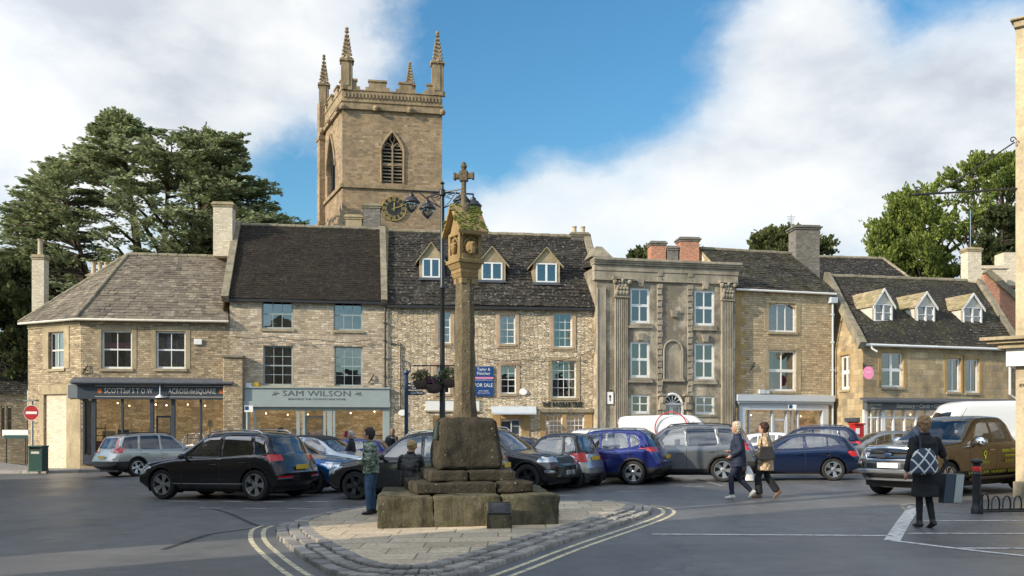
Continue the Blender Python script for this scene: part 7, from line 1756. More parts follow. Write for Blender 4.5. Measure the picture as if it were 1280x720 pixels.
    # plates
    for which, m_ in (('r', plate), ('f', 'plateW')):
        if which + 'p' not in S: continue
        xq, zq_ = S[which + 'p']; sg = 1 if which == 'f' else -1
        xx = (xc - xq) + sg * .012; mb = MB(); mb.box((xx, 0, zq_), (.014, .52, .115)); pl_ = mb.build('number_plate', M[m_], root, world=False, bevel=.003)
        tx = platetxt if platetxt else random.choice(['YB13 WNX', 'WX64 KFA', 'VN12 JUE', 'FX15 OLD', 'KP65 EEB', 'BD14 RTO', 'HY16 NCV'])
        Mw = root.matrix_local; o_ = Mw @ Vector((xx + sg * .009, 0, zq_)); rt_ = Mw.to_3x3() @ Vector((0, -1 if sg < 0 else 1, 0)); up_ = Mw.to_3x3() @ Vector((0, 0, 1))
        text('registration', tx, .115, o_, rt_, up_, M['ink'], pl_, width=.46, ext=.001, bold=.004)
    return root
def car_pos(px, py, ang, S, which, side_):
    # near wheel tyre contact seen at px,py -> wheelbase centre
    c = G(px, py); lx = S['wb'] / 2 * (1 if which == 'F' else -1); ly = (S['W'] / 2 - .05) * (1 if side_ == 'L' else -1)
    off = Vector((lx * math.cos(ang) - ly * math.sin(ang), lx * math.sin(ang) + ly * math.cos(ang), 0)); p = c - off; p.z = gz(p.x); return p

def suv(L=4.75, W=1.93, H=1.72, fo=.9, wb=2.85, R_=.38, hood=1.04, belt=1.06, rear='suv', clad=0, **kw):
    rg = kw.pop('rg', .42)
    S = dict(L=L, W=W, H=H, fo=fo, wb=wb, R=R_, tw=.25,
        top=[(0, .62), (.03, .76), (.1, .88), (.3, hood - .08), (.7, hood - .02), (1.25, hood + .05), (1.95, H - .12), (2.25, H - .03), (2.9, H), (3.7, H - .03), (L - .52, H - .11), (L - .47, H - .13), (L - .2, belt + .02), (L - .12, belt - .05), (L - .06, .72), (L - .0, .66), (L, .62)],
        sh=[(0, .6), (.25, .8), (.8, hood - .1), (1.3, belt - .06), (2.4, belt - .03), (L - .8, belt + .04), (L - .2, belt), (L, .6)],
        bot=[(0, .42), (.15, .28), (.5, .23), (L - .5, .24), (L - .15, .32), (L, .45)], ws=(1.22, 1.98), wz=hood + .0, rs=(L - .5, L - .18), rz=(belt + .08, H - .17),
        side=[[(1.68, belt + .03), (2.1, H - .17), (2.62, H - .1), (2.66, belt + .02)], [(2.74, belt + .02), (2.7, H - .1), (3.5, H - .11), (3.62, belt + .05)], [(3.72, belt + .06), (3.6, H - .12), (L - .62, H - .17), (L - .42, belt + .14), (L - .5, belt + .08)]],
        doors=[1.52, 2.70, 3.62], handles=[2.52, 3.42], rails=(2.1, L - .75), clad=clad, rp=(L - .02, .8), fp=(0.02, .5), spokes=5)
    if fo + wb < 3.6: pass
    S.update(kw)
    W2 = W / 2
    S.setdefault('marks', [])
    return S
def std_marks(S, head=(.62, .86), tail=(.92, 1.1), tailx=.38, grille=(.55, .78), lowgrille=(.3, .46), tailw=.42, headx=.5, hw=.36):
    L, W = S['L'], S['W'] / 2
    return [('grille', 1, [(-.02, grille[0]), (W * .5, grille[0]), (W * .55, grille[1]), (-.02, grille[1])], 'blackp', 'f'),
        ('grille', 1, [(-.02, lowgrille[0]), (W * .62, lowgrille[0]), (W * .55, lowgrille[1]), (-.02, lowgrille[1])], 'blackp', 'f'),
        ('headlight', 1, [(W * .58, head[0] + .04), (W * 1.1, head[0] + .03), (W * 1.1, head[1]), (W * .6, head[1] - .06)], 'lampclear', 'f'),
        ('headlight', 0, [(-.05, head[0]), (headx * .6, head[0] + .06), (headx, head[1] + .02), (-.05, head[1])], 'lampclear', 'f'),
        ('tail_light', 0, [(L - tailx, tail[1] - .02), (L - tailx + .05, tail[0] + .04), (L + .05, tail[0]), (L + .05, tail[1])], 'lampred', 'r'),
        ('tail_light', 1, [(W * (1 - tailw), tail[0] + .02), (W * 1.1, tail[0]), (W * 1.1, tail[1]), (W * (1 - tailw), tail[1] - .02)], 'lampred', 'r')]
P_ = {}
P_['black'] = paint('black_car_paint', (.008, .008, .01), .2, .22, .12); P_['silver'] = paint('silver_car_paint', (.42, .42, .4), .6, .32, .45); P_['blue'] = paint('bright_blue_paint', (.01, .11, .32), .5, .25, .1)
P_['dark'] = paint('charcoal_car_paint', (.02, .02, .022), .4, .25, .2); P_['navyp'] = paint('deep_blue_paint', (.012, .022, .16), .45, .22, .12); P_['grey'] = paint('grey_metallic_paint', (.17, .18, .19), .6, .3, .35)
P_['darkblue'] = paint('midnight_blue_paint', (.006, .018, .065), .5, .22, .1); P_['bronzep'] = paint('bronze_brown_paint', (.12, .088, .05), .75, .2, .1); P_['whitep'] = paint('white_car_paint', (.72, .72, .72), 0, .3, .15); P_['palegreyp'] = paint('pale_grey_paint', (.45, .5, .55), .5, .3, .1)
car_g = 'cars parked in the square'
A163 = R(163)
# 1 black SUV, facing left
S1 = suv(L=4.5, W=1.92, H=1.71, wb=2.82, R_=.385, railchrome=True, darkfrom=1, hchrome=False); S1['marks'] = std_marks(S1, tail=(.96, 1.14)) + [('chrome', 0, [(1.0, .40), (3.4, .40), (3.4, .425), (1.0, .425)], 'chrome', 's'), ('reflector', 1, [(.4, .56), (.9, .56), (.9, .6), (.4, .6)], 'lampred', 'r')]
fr, rr = G(202, 624.2), G(320, 626); ang = math.atan2(fr.y - rr.y, fr.x - rr.x); c = (fr + rr) / 2; nrm = Vector((math.sin(ang), -math.cos(ang), 0))
nrm = nrm if nrm.y > 0 else -nrm
p = c + nrm * (.96 - .05); p.z = gz(p.x)
vehicle('parked_car', 'black SUV with silver double spoke wheels, nearest car left of the cross, facing left', 'car', S1, p, ang, P_['black'], glassm='carglassdark', platetxt='YN65 OLB')
# 2 silver estate SUV at the left
S2 = suv(L=4.8, W=1.9, H=1.74, wb=2.86, R_=.36, belt=1.05, clad=.06, sill=.4, lowr=.62, lowf=.5, railchrome=False); S2['marks'] = std_marks(S2, tail=(.95, 1.12), tailw=.12) + [('tail_light', 0, [(4.32, 1.12), (4.42, .95), (4.8, .95), (4.8, 1.1), (4.6, 1.15), (4.38, 1.56), (4.3, 1.56), (4.45, 1.2)], 'lampred', 'r')]; S2['rpoly'] = [(-.02, 1.13), (.62, 1.13), (.56, 1.55), (-.02, 1.55)]
a = R(52); vehicle('parked_car', 'dirty silver estate SUV with tall red tail lamps parked before the corner shop', 'car', S2, car_pos(172, 595.6, a, S2, 'R', 'R'), a, P_['silver'], glassm='carglassdark')
# 3 bright blue compact SUV facing right
S3 = suv(L=4.4, W=1.85, H=1.58, wb=2.6, fo=.88, R_=.36, hood=.98, belt=.99); S3['side'] = [[(1.6, 1.02), (2.05, 1.42), (2.5, 1.48), (2.52, 1.0)], [(2.6, 1.0), (2.58, 1.48), (3.3, 1.45), (3.4, 1.04)], [(3.5, 1.06), (3.4, 1.44), (3.75, 1.36), (3.85, 1.14)]]; S3['doors'] = [1.45, 2.56, 3.4]; S3['marks'] = std_marks(S3, head=(.66, .84)); S3['clad'] = .05
a = R(-17); vehicle('parked_car', 'bright blue compact SUV facing right behind the black SUV', 'car', S3, car_pos(389, 617.5, a, S3, 'F', 'R'), a, P_['blue'], rim='alloydark')
# 4 pale grey crossover facing right further back
S4 = suv(L=4.2, W=1.8, H=1.58, wb=2.55, fo=.85, R_=.34, hood=.98, belt=1.0); S4['side'] = [[(1.6, 1.02), (2.05, 1.42), (2.5, 1.48), (2.52, 1.0)], [(2.6, 1.0), (2.58, 1.48), (3.25, 1.45), (3.4, 1.1)]]; S4['doors'] = [1.45, 2.56, 3.3]; S4['marks'] = std_marks(S4) + [('decal', 2, [(1.9, -.02), (3.75, -.02), (3.75, .6), (1.9, .62)], 'ink', 'a')]; S4['rails'] = None; S4['top'][-6] = (3.8, 1.45)
a = R(-20); vehicle('parked_car', 'pale silver crossover with black roof behind the bright blue car', 'car', S4, car_pos(436, 607, a, S4, 'F', 'R'), a, P_['palegreyp'])
# 5 charcoal SUV behind the cross facing left
S5 = suv(L=4.5, W=1.84, H=1.64, wb=2.72, fo=.88, R_=.35, hood=.98, belt=1.02); S5['side'] = [[(1.6, 1.04), (2.05, 1.46), (2.55, 1.54), (2.58, 1.02)], [(2.66, 1.02), (2.64, 1.54), (3.4, 1.52), (3.5, 1.06)], [(3.6, 1.07), (3.5, 1.5), (3.9, 1.44), (4.02, 1.16)]]; S5['doors'] = [1.45, 2.62, 3.5]; S5['marks'] = std_marks(S5, tail=(.92, 1.08), tailx=.3) + [('chrome', 1, [(-.02, .86), (.5, .86), (.5, .9), (-.02, .9)], 'chrome', 'r')]
a = R(165); vehicle('parked_car', 'charcoal people carrier directly behind the market cross, facing left', 'car', S5, car_pos(444, 625, a, S5, 'F', 'L'), a, P_['dark'], rim='alloydark')
# 6 dark SUV facing right toward the camera
S6 = suv(L=4.6, W=1.9, H=1.72, wb=2.74, fo=.86, R_=.375, hood=1.04, belt=1.07, clad=.05); S6['marks'] = std_marks(S6, head=(.76, .92), grille=(.74, .9)) + [('fog_light', 0, [(.12, .52), (.34, .53), (.34, .6), (.12, .58)], 'lampclear', 'f')]
a = R(-27); vehicle('parked_car', 'dark charcoal SUV facing right with slim headlamps just right of the cross', 'car', S6, car_pos(659, 616, a, S6, 'F', 'R'), a, P_['dark'], rim='alloydark')
# 7 tiny two-seater
S7 = dict(L=2.7, W=1.62, H=1.54, fo=.42, wb=1.87, R=.29, tw=.19, spokes=9, top=[(0, .55), (.05, .72), (.2, .85), (.55, .98), (1.1, 1.43), (1.4, 1.52), (1.9, 1.54), (2.3, 1.5), (2.36, 1.46), (2.52, 1.08), (2.62, .9), (2.66, .6), (2.7, .5)], sh=[(0, .52), (.3, .78), (.8, .9), (2.3, .96), (2.6, .85), (2.7, .5)], bot=[(0, .4), (.15, .25), (2.5, .25), (2.7, .42)], ws=(.5, 1.12), wz=.97, rs=(2.34, 2.54), rz=(1.06, 1.42), side=[[(.9, .96), (1.28, 1.4), (1.9, 1.44), (1.95, .98)], [(2.03, .99), (1.98, 1.43), (2.22, 1.4), (2.34, 1.05)]], doors=[.8, 2.0], handles=[1.8], rp=(2.64, .82), fp=(.03, .5), front_only=True, sm=.06)
S7['marks'] = [('decal', 0, [(2.0, .3), (2.8, .3), (2.8, .93), (2.2, .93), (2.06, .8)], 'alloy', 'a'), ('tail_light', 0, [(2.42, .98), (2.42, .72), (2.7, .72), (2.7, .98)], 'lampred', 'r'), ('tail_light', 1, [(.55, .72), (.85, .72), (.85, .98), (.55, .98)], 'lampred', 'r'), ('headlight', 0, [(0, .66), (.3, .7), (.4, .86), (.05, .8)], 'lampclear', 'f')]
a = R(152); vehicle('parked_car', 'tiny black and silver two-seat car between the dark SUV and the deep blue car', 'car', S7, car_pos(717, 610.5, a, S7, 'R', 'L'), a, P_['black'], rim='alloydark')
# 8 deep blue crossover
S8 = suv(L=4.4, W=1.82, H=1.62, wb=2.65, fo=.9, R_=.35, hood=1.0, belt=1.02, clad=.05, sill=.36); S8['side'] = [[(1.6, 1.04), (2.05, 1.45), (2.5, 1.52), (2.52, 1.02)], [(2.6, 1.02), (2.58, 1.52), (3.3, 1.49), (3.42, 1.08)], [(3.48, 1.09), (3.4, 1.48), (3.62, 1.43), (3.76, 1.2)]]; S8['doors'] = [1.45, 2.56, 3.42]; S8['marks'] = std_marks(S8, tail=(.95, 1.1), tailx=.5, tailw=.5); S8['top'][-7] = (3.85, 1.5); S8['lowr'] = .5
a = R(158); vehicle('parked_car', 'deep blue crossover with silver wheels parked facing left right of the cross', 'car', S8, car_pos(792, 606.3, a, S8, 'R', 'L'), a, P_['navyp'], platetxt='KM65 RNV')
# 9 grey metallic estate SUV
S9 = dict(S2); S9['marks'] = list(S2['marks']); a = R(165); vehicle('parked_car', 'grey metallic seven-seat SUV beside the walking women, facing left', 'car', S9, car_pos(904, 602.6, a, S9, 'R', 'L'), a, P_['grey'], glassm='carglassdark')
# 10 midnight blue hatchback
S10 = dict(L=4.32, W=1.76, H=1.42, fo=.78, wb=2.69, R=.33, tw=.225, spokes=5, top=[(0, .55), (.04, .68), (.2, .78), (.7, .86), (1.35, .93), (2.1, 1.34), (2.5, 1.41), (2.9, 1.42), (3.5, 1.37), (3.85, 1.3), (3.9, 1.27), (4.15, .98), (4.25, .9), (4.3, .6), (4.32, .5)], sh=[(0, .52), (.3, .72), (1.2, .88), (3.6, .97), (4.1, .92), (4.32, .5)], bot=[(0, .34), (.2, .2), (3.9, .22), (4.32, .38)], ws=(1.32, 2.15), wz=.91, rs=(3.88, 4.15), rz=(1.0, 1.24), side=[[(1.85, .96), (2.3, 1.26), (2.62, 1.32), (2.64, .97)], [(2.74, .98), (2.7, 1.32), (3.28, 1.3), (3.3, 1.02)], [(3.34, 1.03), (3.32, 1.29), (3.5, 1.24), (3.68, 1.06)]], doors=[1.55, 2.68, 3.38], handles=[2.5, 3.25], rp=(4.29, .62), fp=(.02, .42), hz=.14)
S10['marks'] = [('tail_light', 0, [(3.86, .86), (3.98, .72), (4.4, .72), (4.4, .88)], 'lampred', 'r'), ('tail_light', 1, [(.5, .72), (.95, .72), (.95, .88), (.5, .88)], 'lampred', 'r'), ('headlight', 0, [(-.02, .56), (.3, .6), (.55, .76), (.0, .7)], 'lampclear', 'f'), ('grille', 1, [(.02, .5), (.3, .5), (.3, .64), (.02, .64)], 'blackp', 'f')]
a = R(166); vehicle('parked_car', 'midnight blue hatchback with star spoke wheels parked behind the walking women', 'car', S10, car_pos(1042, 601, a, S10, 'R', 'L'), a, P_['darkblue'])
# 11 pickup truck
S11 = dict(L=5.3, W=1.88, H=1.82, fo=.9, wb=3.22, R=.40, tw=.27, spokes=6, clad=.0, top=[(0, .72), (.04, .95), (.1, 1.1), (.3, 1.17), (.8, 1.2), (1.45, 1.24), (2.15, 1.7), (2.45, 1.8), (3.0, 1.82), (3.5, 1.8), (3.66, 1.74), (3.8, 1.28), (3.86, 1.16), (4.5, 1.15), (5.2, 1.15), (5.25, .8), (5.3, .6)], sh=[(0, .7), (.1, .98), (.6, 1.08), (1.4, 1.14), (3.7, 1.16), (3.9, 1.12), (5.2, 1.12), (5.3, .6)], bot=[(0, .55), (.1, .36), (.5, .34), (4.8, .42), (5.3, .55)], ws=(1.42, 2.2), wz=1.2, rs=(3.66, 3.82), rz=(1.25, 1.65), side=[[(1.95, 1.19), (2.3, 1.62), (2.72, 1.7), (2.76, 1.18)], [(2.86, 1.18), (2.82, 1.7), (3.42, 1.68), (3.58, 1.3), (3.6, 1.2)]], doors=[1.7, 2.82, 3.68], handles=[2.6, 3.5], fp=(-.03, .72), mirror=(1.95, 1.22), mscale=1.5, mchrome=True, hchrome=True, bf=.2, darkfrom=9, seatup=.12, crown=.05, tum=.28, hz=.13, sill=.0)
S11['marks'] = [('grille', 1, [(-.02, .84), (.56, .84), (.66, .97), (.58, 1.1), (-.02, 1.1)], 'blackp', 'f'), ('bumper', 1, [(-.02, .6), (.95, .6), (.95, .8), (-.02, .8)], 'chrome', 'f'), ('lower_grille', 1, [(-.02, .42), (.62, .42), (.7, .58), (-.02, .58)], 'blackp', 'f'), ('headlight', 1, [(.66, .86), (1.0, .86), (1.0, 1.1), (.62, 1.12)], 'lampclear', 'f'), ('headlight', 0, [(-.02, .86), (.3, .9), (.42, 1.1), (.0, 1.12)], 'lampclear', 'f'), ('bumper', 0, [(-.05, .6), (.35, .6), (.35, .8), (-.05, .8)], 'paint', 'f'), ('decal', 0, [(1.2, .46), (5.2, .46), (5.2, .56), (1.2, .56)], 'ink', 's')]
hd = Vector((-.83, -.56, 0)).normalized(); a = math.atan2(hd.y, hd.x); near = at(1160, 19.9); rt_ = Vector((-hd.y, hd.x, 0)) # left side dir
c = Vector((near.x, near.y, 0)) - rt_ * .94 - hd * (.9 + 1.61); c.z = gz(c.x)
pk = vehicle('pickup_truck', 'bronze brown double cab pickup with chrome grille and mirrors at the right', 'pickup', S11, c, a, P_['bronzep'], group=None, plate='plateW', platetxt='GJ16 YCS')
Mw = pk.matrix_local; xc = .9 + 1.61; f3 = lambda x, y, z_: Vector((xc - x, -y, z_))
mb = MB()
for z_ in (.9, 1.03): mb.tube([f3(.06, -.56, z_), f3(-.015, 0, z_), f3(.06, .56, z_)], .03, 6)
mb.tube([f3(.08, -.64, .97), f3(.04, -.56, 1.1), f3(-.02, 0, 1.12), f3(.04, .56, 1.1), f3(.08, .64, .97), f3(.04, .56, .84), f3(-.02, 0, .83), f3(.04, -.56, .84), f3(.08, -.64, .97)], .028, 6); mb.build('grille_bar', M['chrome'], pk, world=False, smooth='auto')
mb = MB(); mb.ball(f3(-.03, 0, .965), .09, 12, sc=(.2, 1.2, .5)); mb.build('badge', M['navy'], pk, world=False, smooth='auto')
mb = MB(); mb.tube([f3(.03, -.8, .58), f3(-.01, 0, .58), f3(.03, .8, .58)], .05, 6); mb.tube([f3(.05, -.6, .4), f3(.02, 0, .4), f3(.05, .6, .4)], .03, 6); mb.build('bumper_bar', M['alloy'], pk, world=False, smooth='auto')
mb = MB()
for sy in (1, -1): mb.tube([f3(1.55, sy * 1.0, .36), f3(1.75, sy * 1.02, .38), f3(3.6, sy * 1.02, .38), f3(3.8, sy * 1.0, .36)], .035, 6)
mb.build('side_step', M['alloydark'], pk, world=False, smooth='auto'); mb = MB(); mb.tube([f3(2.0, -.5, 1.66), f3(2.35, -.5, 2.0)], .005, 4); mb.build('aerial', M['black'], pk, world=False)
M['lime'] = simple('lime_lettering', (.45, .55, .05), .5, var=.05)
ro3 = Mw.to_3x3(); lft = ro3 @ Vector((0, 1, 0)); bwd = ro3 @ Vector((-1, 0, 0)); upv = ro3 @ Vector((0, 0, 1))
for s_, x_, z_, sz, wd_ in (('GARDEN', 2.3, .74, .09, .3), ('DESIGN & BUILD', 3.35, .98, .1, .6), ('07700 900100', 3.4, .86, .08, .45), ('NURSERY', 3.35, .74, .1, .4), ('LANDSCAPE  NURSERY  DESIGN', 2.7, .51, .09, 2.2)):
    text('lettering', s_, sz, Mw @ Vector((xc - x_, .955, z_)), bwd, upv, M['lime'], pk, width=wd_, ext=.002)
mb = MB(); 
for q in range(7): aa = q * .9; mb.ball(f3(2.3 + .05 * math.cos(aa), -.955, .93 + .06 * math.sin(aa)), .025, 6, sc=(1, .3, 1))
mb.tube([f3(2.3, -.955, .82), f3(2.3, -.955, .9)], .012, 5); mb.build('tree_emblem', M['lime'], pk, world=False)
# 12 white van
S12 = dict(L=5.0, W=1.95, H=2.15, fo=.9, wb=3.1, R=.34, tw=.22, spokes=5, top=[(0, .6), (.05, .85), (.2, 1.0), (.7, 1.18), (.95, 1.25), (1.6, 1.95), (1.9, 2.1), (2.4, 2.15), (4.6, 2.13), (4.85, 2.05), (4.95, 1.9), (5.0, .6)], sh=[(0, .6), (.3, .9), (.9, 1.15), (4.9, 1.2), (5, .6)], bot=[(0, .4), (.2, .25), (4.8, .28), (5, .4)], ws=(.95, 1.66), wz=1.2, rs=(4.96, 5.0), rz=(1.3, 1.8), tum=.12, side=[[(1.25, 1.2), (1.75, 1.78), (2.15, 1.8), (2.15, 1.2)]], doors=[1.1, 2.25, 3.4], handles=[2.1], front_only=True, rp=(4.99, .7), fp=(.02, .5), crown=.06, sm=.1)
S12['marks'] = [('headlight', 0, [(-.02, .68), (.3, .74), (.55, 1.0), (.05, .95)], 'lampclear', 'f'), ('tail_light', 0, [(4.85, .9), (5.1, .9), (5.1, 1.4), (4.85, 1.4)], 'lampred', 'r')]
a = R(-8); p = on(850, 36.5); vn = vehicle('parked_van', 'white panel van with red ring on its side before the classical facade', 'van', S12, p, a, P_['whitep'], group=None)
mb = MB(); cy = -(1.95 / 2 - .07); mb.tube([(-.35 + .62 * math.cos(t), cy - .03, 1.62 + .62 * math.sin(t)) for t in [i * math.pi / 16 for i in range(-3, 20)]], .025, 5); mb.build('ring_decal', M['lampred'], vn, world=False)
# 13 white box van at right
S13 = dict(L=5.6, W=2.05, H=2.5, fo=.95, wb=3.5, R=.35, tw=.22, spokes=5, top=[(0, .6), (.05, .9), (.2, 1.05), (.7, 1.2), (.95, 1.3), (1.4, 2.05), (1.75, 2.4), (2.1, 2.5), (5.3, 2.5), (5.5, 2.44), (5.58, 2.2), (5.6, .6)], sh=[(0, .6), (.3, .95), (.9, 1.2), (5.5, 1.2), (5.6, .6)], bot=[(0, .4), (.2, .28), (5.4, .3), (5.6, .4)], ws=(.98, 1.45), wz=1.25, rs=(5.57, 5.6), rz=(1.3, 1.8), tum=.08, side=[[(1.3, 1.22), (1.65, 1.85), (2.1, 1.88), (2.1, 1.22)]], doors=[1.15, 2.25, 3.5], handles=[2.1], front_only=True, crown=.06, sm=.1)
S13['marks'] = list(S12['marks'][:1])
a = R(183); p = on(1217, 36); p = at(1217, 36.5); p.z = gz(p.x); vehicle('parked_van', 'tall plain white van behind the bronze pickup', 'van', S13, p, a, P_['whitep'], group=None)
# 14.. cars glimpsed further back
def hatch(dx=0):
    S = dict(S10); S['marks'] = list(S10['marks']); return S
SH = dict(S10); SH['H'] = 1.5
for px_, Zq, ang_, pm, S_, lab in ((425, 35.5, 172, 'navyp', S10, 'navy hatchback in front of the sage shopfront behind the standing man'),
                          (533, 28.5, 168, 'dark', S5, 'black estate car with papers on its dashboard behind the left of the cross'),
                          (668, 33, -14, 'darkblue', S10, 'dark hatchback half hidden behind the dark SUV by the canopied door'),
                          (776, 30.5, -16, 'whitep', S8, 'white crossover hidden behind the deep blue car with pale roof showing'),
                          (1003, 32.2, 166, 'darkblue', S8, 'dark blue crossover behind the midnight blue hatchback'),
                          (990, 33.6, -15, 'whitep', S10, 'white hatchback between the women and the midnight blue hatchback'),
                          (1090, 31.5, 172, 'grey', S10, 'grey hatchback behind the pickup by the red post box')):
    S_ = dict(S_); p = at(px_, Zq); p.z = gz(p.x); vehicle('parked_car', lab, 'car', S_, p, R(ang_), P_[pm])
# ============================================================ people
def dg_mesh(ob):
    dg = bpy.context.evaluated_depsgraph_get(); return bpy.data.meshes.new_from_object(ob.evaluated_get(dg))
def loft(mb, rings_, n=20):
    # rings_: (centre, ax, ay) half-axis vectors
    R_ = []
    for c, a, b in rings_:
        c, a, b = Vector(c), Vector(a), Vector(b); R_.append([mb.v(c + a * math.cos(2 * math.pi * k_ / n) + b * math.sin(2 * math.pi * k_ / n)) for k_ in range(n)])
    for i in range(len(R_) - 1):
        for k_ in range(n): mb.fi((R_[i][k_], R_[i][(k_ + 1) % n], R_[i + 1][(k_ + 1) % n], R_[i + 1][k_]))
    mb.fi(R_[0][::-1]); mb.fi(R_[-1])
def remesh(name, mb, m, parent, vox=.014, it=4, fold=0.0, seed=0):
    o = mb.build(name, m, parent, world=False, fixn=True)
    r_ = o.modifiers.new('r', 'REMESH'); r_.mode = 'VOXEL'; r_.voxel_size = vox
    s_ = o.modifiers.new('s', 'SMOOTH'); s_.iterations = it; s_.factor = .6
    me = dg_mesh(o); o.modifiers.clear(); old = o.data; o.data = me; bpy.data.meshes.remove(old)
    if fold:
        nv = [v.normal.copy() for v in me.vertices]
        for v, n_ in zip(me.vertices, nv):
            q = v.co; v.co += n_ * fold * (noise.noise(Vector((q.x * 5, q.y * 5, q.z * 14 + seed))) + .5 * noise.noise(q * 22))
    me.polygons.foreach_set('use_smooth', [True] * len(me.polygons)); me.materials.clear(); me.materials.append(m)
    return o
M['skin'] = simple('skin', (.48, .28, .2), .55, var=.12, sc=20); M['eye'] = simple('eye_dark', (.02, .015, .012), .3)
def hair_mat(n, c): return simple(n, c, .7, var=.45, sc=45, bump=.9)
M['jeans'] = simple('blue_denim', (.055, .115, .21), .85, var=.35, sc=14, bump=.3); M['darkjeans'] = simple('dark_navy_denim', (.012, .018, .04), .85, var=.3, sc=14); M['blackcloth'] = simple('black_cloth', (.012, .012, .014), .85, var=.3, sc=14)
M['leatherj'] = simple('black_leather_jacket', (.014, .014, .016), .45, var=.3, sc=10); M['navycloth'] = simple('navy_parka', (.014, .022, .05), .8, var=.3, sc=10); M['tancoat'] = None
def quilt():
    k = NT('tan_quilted'); o = k.obj(); c = k.map(o, (11, 11, 11), rot=(0, 0, 0)); s = k.n('ShaderNodeSeparateXYZ'); k.l(c, s.inputs[0])
    h = k.math('ADD', s.outputs[0], s.outputs[1]); a = k.math('ABSOLUTE', k.math('SINE', k.math('MULTIPLY', k.math('ADD', h, s.outputs[2]), 1.9))); b = k.math('ABSOLUTE', k.math('SINE', k.math('MULTIPLY', k.math('SUBTRACT', h, s.outputs[2]), 1.9)))
    q = k.math('MINIMUM', a, b); col = k.mix(k.ramp(q, [(0, 0), (.25, 1)]), (.24, .16, .09), (.55, .40, .25)); k.l(col, k.b.inputs['Base Color']); k.b.inputs['Roughness'].default_value = .7; k.bump(q, .7, .03); return k.m
M['tancoat'] = quilt()
def camo():
    k = NT('camouflage_jacket'); o = k.obj(); n = k.noise(k.map(o, (7, 7, 15)), 1.0, 3, .5); col = k.ramp(n, [(.36, (.035, .05, .035)), (.42, (.12, .19, .13)), (.5, (.16, .24, .17)), (.54, (.42, .46, .4)), (.6, (.07, .10, .07)), (.68, (.3, .36, .28))]); k.t.nodes[col.node.name].color_ramp.interpolation = 'CONSTANT'
    k.l(col, k.b.inputs['Base Color']); k.b.inputs['Roughness'].default_value = .75; w_ = k.math('SINE', k.math('MULTIPLY', k.n('ShaderNodeSeparateXYZ').outputs[2], 1)); k.bump(k.noise(o, 14, 3), .5, .02); return k.m
M['camo'] = camo()
